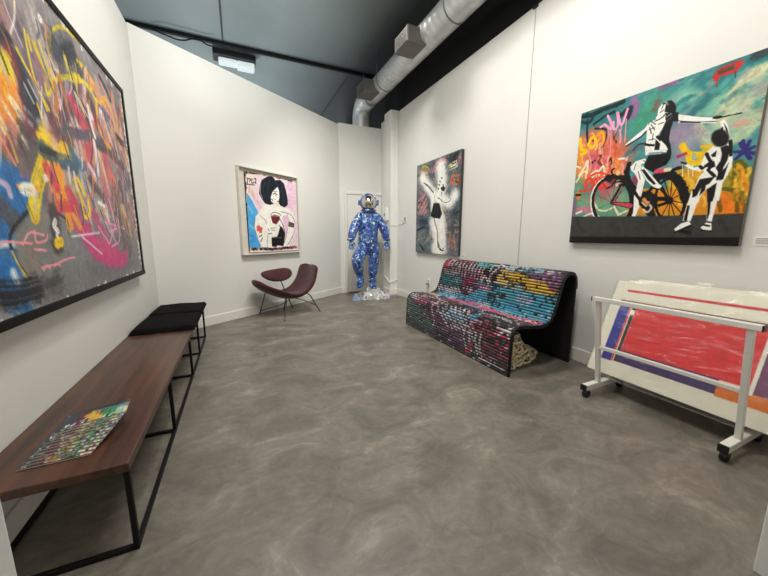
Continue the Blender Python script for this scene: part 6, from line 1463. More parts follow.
# large abstract on the left wall
t = thing('abstract_painting', 'huge black-framed abstract painting of yellow, pink and blue strokes on gray', 'painting', (-.82,2.285,1.5))
P = Painter(2.145,1.465,.0052,(142,136,138),16); 
rs = random.Random(11)
for i in range(300):                         # restless under-painting in the busy zones
    u = rs.uniform(.05,2.1); v = rs.uniform(.10,1.0); a = rs.uniform(.9,1.9); L = rs.uniform(.08,.30)
    c = rs.choice([(150,86,100),(96,90,98),(196,150,120),(84,78,88),(206,130,104),(226,206,190),(214,150,130),(176,164,164),(104,62,76),(214,176,120),(190,84,104),(110,124,136),(216,200,186),(150,110,96)])
    P.stroke(c, rs.uniform(.03,.10), .5, rs.uniform(.45,.9), [(u,v),(u+L*math.cos(a)*.6+rs.uniform(-.02,.02),v+L*.5),(u+L*math.cos(a),v+L)], hairs=True)
P.stroke((140,134,136),.5,1,.85,[(.2,-.02),(1.1,.05)]); P.stroke((120,116,118),.34,.8,.8,[(1.2,.16),(1.5,.2)])
P.stroke((130,129,130),.42,.8,.9,[(.2,1.30),(1.4,1.28),(2.0,1.32)])
P.run(ABSTRACT_PAINT,1.45,1.45,True)
for i in range(150):
    u = rs.uniform(.0,2.1); v = rs.uniform(.10,1.02); a = rs.uniform(.8,2.1); L = rs.uniform(.04,.20)
    c = rs.choice([(34,32,38),(226,218,212),(206,166,84),(160,64,94),(190,180,184),(216,138,104),(66,84,104),(92,60,66),(230,190,60)])
    P.stroke(c, rs.uniform(.008,.024), .5, rs.uniform(.5,.9), [(u,v),(u+L*math.cos(a)*.5+rs.uniform(-.02,.02),v+L*.5),(u+L*math.cos(a),v+L)])
for i in range(220):                         # bare canvas left along the edges
    q = rs.random(); e = abs(rs.gauss(0,.016))
    if q<.4: x,y = rs.uniform(.9,2.14), e
    elif q<.7: x,y = 2.14-e, rs.uniform(0,1.46)
    else: x,y = rs.choice((.35,.8,1.3,1.75,2.0))+rs.gauss(0,.09), 1.46-e
    P.stroke((224,220,212), rs.uniform(.012,.035), .6, .85, [(x,y),(x+rs.uniform(-.03,.03),y+rs.uniform(-.02,.02))])
P.img = 122+(P.img-122)*1.28
P.mesh('canvas', lambda u,v: (np.full_like(u,-.772), 1.20+u, 2.235-v), M_paint, t)
fr = MB(); w_=.036
y0,y1,z0,z1 = 1.195,3.35,.802,2.212
fr.box((-.818,y0-w_,z0-w_),(-.762,y1+w_,z0)).box((-.818,y0-w_,z1),(-.765,y1+w_,z1+w_)).box((-.818,y0-w_,z0),(-.765,y0,z1)).box((-.818,y1,z0),(-.765,y1+w_,z1))
fr.build('frame', M_black_frame, t, bevel=.002)
MB().box((-.818,y0,z0-.02),(-.776,y1,z1+.02)).build('stretcher_frame', M_canvas_side, t)
# bicycle canvas on the right wall
t = thing('bicycle_painting', 'square stencil painting of a cyclist and a child against bright graffiti', 'painting', (2.69,1.365,1.57))
P = Painter(1.05,1.055,.0030,(66,132,134),20); P.run(BICYCLE_PAINT); P.img = 120+(P.img-120)*1.10
P.mesh('canvas', lambda u,v: (np.full_like(u,2.65), 1.89-u, 2.10-v), M_paint_gloss, t)
MB().box((2.651,.842,1.047),(2.69,1.888,2.098)).build('stretcher_frame', M_canvas_side, t)
# dancer canvas on the right wall
t = thing('dancer_painting', 'tall stencil painting of a dancing figure in a white haze, graffiti around it', 'painting', (2.69,4.01,1.5))
P = Painter(1.12,1.35,.0050,(92,102,106),22); P.run(DANCER_PAINT,1.75,1.3); P.img = 120+(P.img-120)*1.12
P.mesh('canvas', lambda u,v: (np.full_like(u,2.65), 4.57-u, 2.19-v), M_paint, t)
MB().box((2.651,3.452,.842),(2.69,4.568,2.188)).build('stretcher_frame', mat('dark_canvas_edge',(60,58,56),.8,var=.2), t)
# pin-up picture on the slanted wall, in a white box frame
t = thing('woman_picture', 'white-framed pop art picture of a woman with dark hair holding a glass', 'painting', ang(1.55,0,1.4))
P = Painter(.90,1.05,.0045,(232,212,218),12); P.run(PINUP_PAINT,1.5,1.4); P.img = 125+(P.img-125)*1.08
def pin(u,v):
    s = 1.14+u; return (A3[0]+d3[0]*s+n3[0]*.036, A3[1]+d3[1]*s+n3[1]*.036, 1.925-v)
P.mesh('picture', pin, M_paint, t)
def abox(mb, s0,s1,o0,o1,z0,z1):
    q=[ang(s0,o0,0)[:2],ang(s1,o0,0)[:2],ang(s1,o1,0)[:2],ang(s0,o1,0)[:2]]; return mb.prism(q,z0,z1)
abox(MB(),1.145,2.035,.012,.034,.880,1.92).build('backing_board', M_black_frame, t)
abox(MB(),1.04,2.06,.002,.012,.85,1.965).build('mount', M_white_frame, t)
fr=MB()
for a in ((1.03,1.045,.85,1.975),(2.05,2.065,.85,1.975)): abox(fr,a[0],a[1],.002,.058,a[2],a[3])
for a in ((1.03,2.065,.84,.855),(1.03,2.065,1.965,1.98)): abox(fr,a[0],a[1],.002,.058,a[2],a[3])
fr.build('frame', M_white_frame, t, bevel=.002)
# wall labels
M_card = mat('label_card', (236,235,228), .5); M_print_gray = mat('gray_print', (168,167,163), .6)
def card(lbl, mb, mb2, c):
    o = mb.build('wall_label', M_card, bevel=.0005); tag(o, lbl, 'label'); mb2.build('printed_lines', M_print_gray, o); return o
ln=MB()
for k,(a_,b_) in enumerate(((.66,.785),(.68,.785),(.66,.785))): ln.box((2.6855,a_,1.086-.012*k),(2.6865,b_,1.092-.012*k))
card('white wall label beside the bicycle painting', MB().box((2.687,.63,1.05),(2.69,.795,1.10)), ln, 0)
card('small white wall label at the lower corner of the dancer painting', MB().box((2.687,3.36,.815),(2.69,3.42,.855)), MB().box((2.6855,3.37,.83),(2.6865,3.41,.835)).box((2.6855,3.37,.84),(2.6865,3.41,.845)), 0)
card('small white wall label at the lower corner of the woman picture', abox(MB(),2.09,2.16,.0005,.003,.86,.90), abox(abox(MB(),2.10,2.15,.003,.004,.872,.877),2.10,2.15,.003,.004,.884,.889), 0)

# ------------------------------------------------------------------ wooden bench, pads, booklets
def wood_mat():
    m = mat('dark_walnut', (88,54,38), .38, var=.0, coat=.15)
    nt=m.node_tree; b=nt.nodes['Principled BSDF']; tc=nt.nodes['Texture Coordinate']; mp=nt.nodes.new('ShaderNodeMapping'); mp.inputs['Scale'].default_value=(14,.9,14)
    n=nt.nodes.new('ShaderNodeTexNoise'); n.inputs['Scale'].default_value=2.2; n.inputs['Detail'].default_value=8; n.inputs['Distortion'].default_value=.6
    r=nt.nodes.new('ShaderNodeValToRGB'); e=r.color_ramp.elements; e[0].position=.3; e[0].color=(*lin((46,26,17)),1); e[1].position=.72; e[1].color=(*lin((90,52,32)),1)
    k=e.new(.5); k.color=(*lin((68,39,24)),1)
    nt.links.new(tc.outputs['Object'],mp.inputs['Vector']); nt.links.new(mp.outputs['Vector'],n.inputs['Vector']); nt.links.new(n.outputs['Fac'],r.inputs['Fac']); nt.links.new(r.outputs['Color'],b.inputs['Base Color'])
    return m
t = thing('wooden_bench', 'long low dark wood bench on a black steel frame along the left wall', 'bench', (-.6,2.6,0))
MB().box((-.818,1.230,.308),(-.388,3.995,.340)).build('bench_top', wood_mat(), t, bevel=.004)
for y in (1.240,1.985,2.77,3.285,3.83):
    MB().bar((-.398,y,0),(-.398,y,.308),.017,.017).bar((-.80,y,0),(-.80,y,.308),.017,.017).bar((-.79,y,.009),(-.398,y,.009),.017,.017).build('leg_frame', M_steel, t, bevel=.002)
for x in (-.398,-.80): MB().bar((x,1.232,.0095),(x,3.83,.0095),.0165,.0165).build('floor_rail', M_steel, t, bevel=.002)
M_pad = mat('black_fabric', (9,9,10), .95, var=.25, scale=60, bump=.2, bscale=300, spec=.12)
def pad(y0,y1,lbl):
    def f(u,v):
        e=min(u,1-u,v,1-v); h=.034*(1-math.exp(-e*45)) ; return (-.812+.442*u, y0+(y1-y0)*v, .343+h+.003*math.sin(9*u+4*v))
    mb=MB().grid(f,24,24); mb.add([f(i/24,j/24)[:2]+(.3415,) for j in range(25) for i in range(25)],[(j*25+i,(j+1)*25+i,(j+1)*25+i+1,j*25+i+1) for j in range(24) for i in range(24)])
    n=25; per=[i for i in range(25)]+[j*25+24 for j in range(1,25)]+[600+i for i in range(23,-1,-1)]+[j*25 for j in range(23,0,-1)]
    o_=625; mb.f+= [(per[k],per[(k+1)%len(per)],per[(k+1)%len(per)]+o_,per[k]+o_) for k in range(len(per))]
    o=mb.build('seat_pad', M_pad, smooth=True); tag(o,lbl,'cushion'); return o
pad(2.905,3.47,'flat black seat pad on the wooden bench, between the bare wood and the other pad')
pad(3.475,3.985,'flat black seat pad on the wooden bench, at the end against the slanted wall')
# fanned booklets
M_pages = mat('paper_edges', (206,200,188), .7, var=.12, scale=60)
M_cover = paint_mat('printed_cover', .3, coat=.2, bump=0)
words_ = ['nearest','second','third','fourth','fifth','sixth','seventh','eighth','ninth','tenth','eleventh','topmost']
NB=12
for k in range(NB):
    c0 = (-.708+.0060*k, 1.328+.0115*k, .3415+.0045*k)             # near left corner of each copy
    root = thing('booklet', '%s of the fanned colourful booklets lying on the wooden bench'%(('nearest and lowest' if k==0 else 'farthest and topmost' if k==NB-1 else words_[k]+' from the near edge')), 'booklet', c0, 'booklets fanned out on the bench')
    rot = .02+.024*k; cs,sn=math.cos(rot),math.sin(rot); Wd,Hd=.190,.125
    tilt=.02
    def place(u,v,dz,c0=c0,cs=cs,sn=sn,k=k):
        x=u*Wd; y=v*Hd; return (c0[0]+x*cs-y*sn*.4, c0[1]+x*sn+y*cs, c0[2]+dz-.0*v)
    P=Painter(Wd,Hd,.0034,(40,44,54),20)
    bands=[((34,40,62),.0,.22),((110,28,44),.2,.4),((190,150,60),.40,.58),((60,130,80),.56,.84),((200,196,180),.84,1.0)]
    rk=random.Random(k)
    for c,a,b in bands:
        for j in range(10):
            uu=(a+(b-a)*(j+.5)/10)*Wd+rk.uniform(-.003,.003)
            P.stroke(tuple(min(255,x*rk.uniform(.6,1.6)) for x in c),.010,.5,.95,[(uu,0),(uu+rk.uniform(-.01,.01),Hd)])
    for j in range(7):
        uu=rk.uniform(0,Wd); vv=rk.uniform(.0,Hd); P.stroke(rk.choice([(225,222,215),(16,16,18),(16,16,18),(210,190,140)]),.006,.4,.9,[(uu,vv),(uu+rk.uniform(-.02,.02),vv+rk.uniform(-.02,.02))])
    P.img=P.img*.86+P.img.mean(-1,keepdims=True)*.06
    for j in range(16):
        uu=rk.uniform(0,Wd); P.stroke(rk.choice([(226,222,214),(226,222,214),(14,14,16),(14,14,16),(150,150,150)]),rk.uniform(.004,.008),.4,.9,[(uu,Hd-.004),(uu+rk.uniform(-.006,.012),Hd-rk.uniform(.012,.03))])
    P.stroke((24,22,26),.006,.4,1,[(0,Hd-.002),(Wd,Hd-.002)]); P.stroke((200,196,188),.003,.4,.5,[(0,Hd-.008),(Wd,Hd-.008)])
    if k==NB-1:
        P.stroke((70,110,130),.07,.8,.8,[(.1,.02),(.2,.05)]); P.stroke((216,170,60),.04,.5,.9,[(.07,.06),(.10,.10)]); P.stroke((36,36,40),.05,.7,.9,[(.02,.01),(.2,.012)])
    P.mesh('cover', None, M_cover, root, pos=np.array([[place(u/P.w,1-v/P.h,.0041) for u,v in zip(ru,rv)] for ru,rv in zip(P.U,P.V)]))
    q=[place(0.01,.0,0),place(.995,.0,0),place(.995,1,0),place(.01,1,0)]
    V=[(x,y,z+.0003) for x,y,z in q]+[(x,y,z+.0038) for x,y,z in q]
    MB().add(V,[(3,2,1,0),(4,5,6,7),(0,1,5,4),(1,2,6,5),(2,3,7,6),(3,0,4,7)]).build('pages', M_pages, root)

# ------------------------------------------------------------------ graffiti bench
t = thing('graffiti_bench', 'curved slatted bench painted all over with colourful graffiti against the white wall', 'bench', (2.25,2.53,0))
prof = [(1.868,0),(1.872,.15),(1.878,.30),(1.890,.352),(1.925,.386),(1.975,.397),(2.09,.387),(2.19,.378),(2.255,.388),(2.305,.422),(2.338,.49),(2.365,.575),(2.388,.665),(2.412,.735),(2.448,.782),(2.492,.800),(2.538,.794),(2.572,.760),(2.586,.70),(2.588,.66)]
pp = np.array([tuple(p) for p in smooth_path(prof,10)]); seg=np.r_[0,np.cumsum(np.hypot(*np.diff(pp,axis=0).T))]; LP=seg[-1]
BY0,BY1=1.74,3.415
NS=360; NL=220
sv=np.linspace(0,LP,NS+1); px_=np.interp(sv,seg,pp[:,0]); pz_=np.interp(sv,seg,pp[:,1])
tx=np.gradient(px_); tz=np.gradient(pz_); tl=np.hypot(tx,tz); nx_=-tz/tl; nz_=tx/tl
RIB=.0265; ph=(sv/RIB)%1.0; hgt=.010*np.clip(np.sin(PI*np.clip((ph-.06)/.80,0,1)),0,1)**.6
P=Painter(BY1-BY0,LP,.005,(22,22,25),8)
P.nx,P.ny=NL,NS; P.U,P.V=np.meshgrid(np.linspace(0,BY1-BY0,NL+1),sv); P.h=LP
P.img=np.zeros((NS+1,NL+1,3))+np.array((24,24,27.)); P.grain=.5*vnoise(NS+1,NL+1,6)+.5*vnoise(NS+1,NL+1,2)-.5
P.run([(t_,c_,w_,s_,a_,[(u_+.085,v_) for u_,v_ in L_]) for t_,c_,w_,s_,a_,L_ in BENCH_PAINT],1.4,1.35)
rg=random.Random(21)                                 # rows of scrawled letters
for k in range(74):
    u=rg.uniform(0,1.48); v=rg.uniform(.02,LP-.1); c=rg.choice([(226,222,220),(226,222,220),(226,180,200),(200,60,96),(120,180,186),(16,16,18),(16,16,18),(140,90,140)]); hh=rg.uniform(.045,.085)
    for q in range(rg.randint(3,6)):
        uu=u+q*.036; P.stroke(c,.014,.4,.95,[(uu,v),(uu+rg.uniform(-.012,.02),v+hh*.5),(uu+rg.uniform(-.014,.014),v+hh)])
        if rg.random()<.5: P.stroke(c,.012,.4,.9,[(uu,v+hh*.5),(uu+.03,v+hh*rg.uniform(.2,.8))])
nrib=int(LP/RIB)+1; ribid=np.minimum((sv/RIB).astype(int),nrib-1)
dash=np.zeros((nrib,NL+1)); col=np.zeros((nrib,NL+1))
for r in range(nrib):                                # broken brush marks along every slat
    x=0
    while x<=NL:
        n=np.random.randint(1,5); dash[r,x:x+n]=np.random.rand(); col[r,x:x+n]=np.random.rand(); x+=n
D=dash[ribid]; C=col[ribid]
dark=(D<.12)[...,None]; P.img=np.where(dark,P.img*.22,P.img)
bright=((D>.94)&(P.img.mean(-1)>40))[...,None]; P.img=np.where(bright,P.img*.35+np.array((226,218,220))*.65,P.img)
lone=((D>.84)&(P.img.mean(-1)<=40)); pal=np.array([(190,70,110),(210,200,200),(90,140,150),(110,70,120),(150,150,150)],float)
P.img=np.where(lone[...,None],pal[(C*4.99).astype(int)]*.85,P.img)
P.img*=np.where((ph>.76)|(ph<.06),.08,.88)[:,None,None]
Y=BY1-P.U; pos=np.stack([np.broadcast_to((px_+nx_*hgt)[:,None],Y.shape),Y,np.broadcast_to((pz_+nz_*hgt)[:,None],Y.shape)],-1)
sh=P.mesh('seat_shell', None, paint_mat('graffiti_paint',.33,coat=.25,bump=0), t, pos=pos)
M_under = mat('black_underside', (9,9,10), .7, var=.2)
ins=[(x-nx*.022,z-nz*.022) for x,z,nx,nz in zip(px_[::12],pz_[::12],nx_[::12],nz_[::12])]
MB().grid(lambda u,v:(ins[int(round(v*(len(ins)-1)))][0],BY0+.004+(BY1-BY0-.008)*u,ins[int(round(v*(len(ins)-1)))][1]),1,len(ins)-1).build('underside', M_under, t, smooth=True)
MB().box((2.574,BY0,0),(2.594,BY1,.68)).build('back_panel', M_under, t, bevel=.004)
M_edge = mat('dark_edge_band', (24,22,25), .45, spec=.3, var=.3, scale=20)
for y,n_ in ((BY0,1),(BY1,-1)):                       # the band that closes each end of the curved sheet
    mb=MB(); k=len(px_[::6]); V=[]
    for x,z,nx,nz in zip(px_[::6],pz_[::6],nx_[::6],nz_[::6]):
        for o_,yy in ((.007,y-.006*n_),(.007,y+.006*n_),(-.020,y+.006*n_),(-.020,y-.006*n_)): V.append((x+nx*o_,yy,max(z+nz*o_,0)))
    F=[(4*i+j,4*i+(j+1)%4,4*i+4+(j+1)%4,4*i+4+j) for i in range(k-1) for j in range(4)]+[(0,1,2,3),(4*k-4,4*k-1,4*k-2,4*k-3)]
    mb.add(V,F).build('edge_band', M_edge, t, bevel=.002)
# rope heaped under its open end
M_rope = mat('cream_rope', (226,210,176), .85, var=.25, scale=40, bump=.5, bscale=200)
mb=MB(); rr=random.Random(5)
def hill(x): return max(.035,.34*(1-((x-1.95)/.70)**1.05)) if x>1.95 else .34
for k in range(16):
    zf=k/15; pts=[]; a0=rr.uniform(0,6)
    for i in range(20):
        a=a0+i*.75; x=2.25+.25*math.cos(a)*(1-zf*.5)-zf*.20+rr.uniform(-.03,.03); y=1.98+.13*math.sin(a*1.13)+rr.uniform(-.02,.02)
        x=min(max(x,1.93),2.545); y=min(max(y,1.80),2.16); h=hill(x); z=.016+zf*max(h-.02,.012)+rr.uniform(-.01,.012)
        pts.append((x,y,max(.016,min(z,.32))))
    path=smooth_path(pts,7); path=[np.array((q[0]+.026*math.cos(j*.8),q[1]+.02*math.sin(j*.55),max(.013,q[2]+.024*math.sin(j*.8)))) for j,q in enumerate(path)]; path=[np.array((min(max(q[0],1.935),2.55),q[1],min(q[2],.315))) for q in path]; mb.tube(path,[.011+.002*math.sin(j*1.5) for j in range(len(path))],7)
o=mb.build('rope_heap', M_rope, smooth=True); tag(o,'tangled heap of cream rope under the open end of the graffiti bench','rope')

# ------------------------------------------------------------------ print rack and the prints leaning in it
t = thing('print_rack', 'white metal print rack on black castors near the bicycle painting', 'rack', (2.3,.94,0))
for y in (1.285,.588):
    ft=MB().box((2.095,y-.02,.055),(2.56,y+.02,.095)).build('foot', M_white_metal, t, bevel=.004)
    MB().box((2.088,y-.0205,.0545),(2.098,y+.0205,.0955)).build('end_cap', M_black_plastic, ft, bevel=.002)
    MB().bar((2.235,y-.005,.09),(2.15,y+(.0),.675),.028,.026,(0,1,0)).build('front_post', M_white_metal, t, bevel=.003)
    MB().bar((2.45,y,.09),(2.625,y,.60),.024,.024,(0,1,0)).build('rear_post', M_white_metal, t, bevel=.003)
    for x in (2.125,2.505):
        cs_=MB().box((x-.016,y-.012,.022),(x+.016,y+.012,.055)).build('caster', M_black_plastic, t, bevel=.004)
        MB().tube([(x+.004,y-.014,.026),(x+.004,y+.014,.026)],.026,18).build('wheel', M_black_plastic, cs_, smooth=True)
MB().box((2.128,.548,.675),(2.162,1.318,.703)).build('top_rail', M_white_metal, t, bevel=.003)
for y in (.5475,1.3185): MB().box((2.127,y-.004,.674),(2.163,y+.004,.704)).build('end_cap', M_black_plastic, t, bevel=.002)
MB().bar((2.196,.59,.355),(2.196,1.283,.355),.026,.022).build('middle_rail', M_white_metal, t, bevel=.003)
MB().bar((2.615,.588,.57),(2.615,1.285,.57),.022,.022).build('back_rail', M_white_metal, t, bevel=.003)
M_clear = mat('clear_plastic', (226,226,220), .15)
def clear(name, fac, rough, tint=(.95,.95,.93), wr=.0):
    m=bpy.data.materials.new(name); m.use_nodes=True; nt=m.node_tree; nt.nodes.remove(nt.nodes['Principled BSDF']); out=nt.nodes['Material Output']
    tr=nt.nodes.new('ShaderNodeBsdfTransparent'); tr.inputs['Color'].default_value=(*tint,1); gl=nt.nodes.new('ShaderNodeBsdfGlossy'); gl.inputs['Roughness'].default_value=rough
    df=nt.nodes.new('ShaderNodeBsdfDiffuse'); df.inputs['Color'].default_value=(.75,.75,.72,1); m1=nt.nodes.new('ShaderNodeMixShader'); m1.inputs[0].default_value=.5
    nt.links.new(gl.outputs[0],m1.inputs[1]); nt.links.new(df.outputs[0],m1.inputs[2])
    mx=nt.nodes.new('ShaderNodeMixShader'); mx.inputs[0].default_value=fac
    nt.links.new(tr.outputs[0],mx.inputs[1]); nt.links.new(m1.outputs[0],mx.inputs[2]); nt.links.new(mx.outputs[0],out.inputs['Surface'])
    tc=nt.nodes.new('ShaderNodeTexCoord'); mp=nt.nodes.new('ShaderNodeMapping'); mp.inputs['Scale'].default_value=(3,1.2,5)
    n=nt.nodes.new('ShaderNodeTexNoise'); n.inputs['Scale'].default_value=3; n.inputs['Detail'].default_value=5; n.inputs['Distortion'].default_value=1.5
    bp=nt.nodes.new('ShaderNodeBump'); bp.inputs['Strength'].default_value=wr; bp.inputs['Distance'].default_value=.05
    nt.links.new(tc.outputs['Object'],mp.inputs['Vector']); nt.links.new(mp.outputs['Vector'],n.inputs['Vector']); nt.links.new(n.outputs['Fac'],bp.inputs['Height']); nt.links.new(bp.outputs['Normal'],gl.inputs['Normal']); nt.links.new(bp.outputs['Normal'],df.inputs['Normal'])
    return m
M_sleeve = clear('clear_sleeve', .055, .10, wr=.5); M_tray = clear('frosted_tray', .30, .15, wr=.05)
MB().box((2.335,.60,.097),(2.47,1.27,.105)).build('tray', M_tray, t, bevel=.001)
LB=np.array([2.33,.13]); LTp=np.array([2.60,.77]); LL=np.linalg.norm(LTp-LB); LU=(LTp-LB)/LL; LN=np.array([-LU[1],LU[0]])
def lean(y, w, off):                                  # w metres up the leaning plane, off in front of it
    p=LB+LU*w+LN*off; return (p[0],y,p[1])
def lean_box(mb,y0,y1,w0,w1,o0,o1):
    V=[lean(y,w,o) for o in (o0,o1) for y,w in ((y0,w0),(y1,w0),(y1,w1),(y0,w1))]
    return mb.add(V,[(3,2,1,0),(4,5,6,7),(0,1,5,4),(1,2,6,5),(2,3,7,6),(3,0,4,7)])
M_matboard = mat('cream_mat_board', (234,230,214), .7, var=.03)
t = thing('leaning_print', 'abstract print of red, blue, purple and orange blocks, front one in the white rack', 'print', (2.35,.92,.12))
P=Painter(.98,LL,.0035,(236,232,216),4)
def rc(c,u0,v0,u1,v1): P.poly(c,.003,1,[(u0,v0),(u1,v0),(u1,v1),(u0,v1)])
rc((226,222,196),.055,.13,.92,.142)
rc((206,40,50),.079,.060,.93,.0765); rc((110,46,58),.061,.1415,.92,.1495)
rc((28,38,146),.067,.168,.131,.594); rc((210,72,60),.131,.168,.144,.590); rc((42,42,40),.149,.170,.1705,.587); rc((232,228,220),.1405,.205,.1735,.239)
rc((214,32,36),.1715,.155,.799,.502); rc((58,30,96),.1705,.500,.680,.587); rc((228,120,30),.680,.512,.93,.596); rc((112,62,96),.812,.165,.93,.528); rc((236,234,224),.797,.165,.8135,.535)
P.mesh('printed_sheet', lambda u,v:(LB[0]+LU[0]*(LL-v)+LN[0]*.0035, 1.42-u, LB[1]+LU[1]*(LL-v)+LN[1]*.0035), paint_mat('screen_print_ink',.5,bump=0), t)
lean_box(MB(),.44,1.42,-.0,LL,-.003,.003).build('mat_board', M_matboard, t)
mb=MB().grid(lambda u,v:lean(.425+1.01*u,.0+LL*v*1.0,.008+.003*math.sin(u*23+v*7)*math.sin(v*17+u*5)),60,40)
mb.build('clear_sleeve', M_sleeve, t, smooth=True)
for k,(y0,y1,hh,off,lbl) in enumerate(((.42,1.36,LL+.035,-.014,'cream-mounted print in a clear sleeve just behind the abstract print, top edge showing'),(.40,1.31,LL+.055,-.028,'rearmost sleeved print in the white rack, taller than the others and nearest the wall'))):
    t=thing('leaning_print',lbl,'print',(2.38+.02*k,.9,.12))
    lean_box(MB(),y0,y1,0,hh-.02,off-.003,off+.003).build('mat_board', M_matboard, t)
    mb=MB().grid(lambda u,v:lean(y0-.01+(y1-y0+.02)*u,hh*v,off+.007+.002*math.sin(u*31+v*9+k)),40,20); mb.build('clear_sleeve', M_sleeve, t, smooth=True)

# ------------------------------------------------------------------ burgundy lounge chair
M_bur = mat('burgundy_velvet', (66,28,32), .85, var=.4, scale=18, bump=.15, bscale=150, sheen=.25, spec=.2)
M_rod = mat('dark_chrome_rod', (110,108,104), .3, metal=.9)
t = thing('lounge_chair', 'burgundy lounge chair of two curved shells on thin metal legs', 'chair', (.6,4.5,0))
e1=np.array([.925,.38]); e2=np.array([-.38,.925])     # along the seat towards the back; across, away from the room
cen=[(.14,4.46,.515),(.24,4.50,.415),(.38,4.555,.325),(.54,4.60,.262),(.68,4.63,.262),(.80,4.66,.330),(.885,4.69,.44),(.93,4.72,.56),(.965,4.74,.675)]
cs=np.array([tuple(p) for p in smooth_path(cen,8)]); NA=len(cs)-1; cl=np.r_[0,np.cumsum(np.linalg.norm(np.diff(cs,axis=0),axis=1))]; cl/=cl[-1]
def halfw(a):
    w=.10+.17*math.sin(PI*min(1,(a+.02)/.62)/2)**.8 if a<.6 else .27-.035*((a-.6)/.4)**1.2
    e0=math.sqrt(max(0,1-(1-min(1,a/.14))**2)); e9=max(0,1-(1-min(1,(1-a)/.07))**3)**.5
    return max(.012,w*(.25+.75*e0)*(.35+.65*e9))
def shell(top):
    def f(u,v):
        i=min(int(u*NA+.5),NA); a=cl[i]; c=cs[i]; T=cs[min(i+1,NA)]-cs[max(i-1,0)]; T/=np.linalg.norm(T); wv=np.array([e2[0],e2[1],0]); N=np.cross(T,wv); N/=np.linalg.norm(N)
        b=2*v-1; hw=halfw(a); edge=(1-abs(b)**2.6)**.5 if abs(b)<1 else 0; ed2=min(1,a/.05,(1-a)/.04)**.5
        th=(.042*edge*ed2); dish=.045*b*b*min(1,a*4)
        p=c+wv*hw*b+N*(dish+(th if top else -th)); return tuple(p)
    return f
mb=MB().grid(shell(True),NA,20); mb.grid(shell(False),NA,20); mb.build('seat_shell', M_bur, t, smooth=True, weld=True)
# the smaller shell beyond it
c=np.array([.447,4.605,.553]); ux=np.array([.97,.22,.05]); ux/=np.linalg.norm(ux); nn=np.array([-.1,-.72,.69]); nn-=ux*(nn@ux); nn/=np.linalg.norm(nn); uy=np.cross(nn,ux)
def lens(top):
    def f(u,v):
        a=2*PI*u; r=v; sx=math.copysign(abs(math.cos(a))**.85,math.cos(a)); sy=math.copysign(abs(math.sin(a))**.95,math.sin(a))
        h=.032*math.sqrt(max(0,1-r**2.6)); d=.05*(r*sx)**2
        return tuple(c+ux*.214*r*sx+uy*.112*r*sy*(1+.18*r*sx)+nn*(d+(h if top else -h)))
    return f
MB().grid(lens(True),40,10).grid(lens(False),40,10).build('small_shell', M_bur, t, smooth=True, weld=True)
feet=dict(fl=(.208,4.69),fr=(.478,4.154),br=(1.024,4.52),bl=(.69,4.92))
jo={'fl':(.30,4.62,.345),'fr':(.56,4.50,.235),'br':(.80,4.55,.30),'bl':(.60,4.80,.24)}
for k,(x,y) in feet.items():
    j=jo[k]; leg=MB()
    if k=='br': leg.tube(smooth_path([(.72,4.56,.262),(.80,4.55,.285),(.88,4.54,.26),(.95,4.53,.14),(x,y,0.008)],6),.009,10)
    else: leg.tube(smooth_path([j,((j[0]+x)/2,(j[1]+y)/2,j[2]*.5),(x,y,.008)],4),.009,10)
    leg.ball((x,y,.008),(.012,.012,.008),10,6).build('leg', M_rod, t, smooth=True)
MB().tube([(.225,4.66,.055),(.5,4.62,.13),(.62,4.58,.20)],.006,8).tube([(.62,4.60,.235),(.80,4.56,.18),(.97,4.53,.10)],.006,8).build('stretcher', M_rod, t, smooth=True)
MB().tube([(.50,4.62,.50),(.545,4.66,.36),(.57,4.69,.23),(.54,4.73,.008)],.008,8).build('shell_support', M_rod, t, smooth=True)

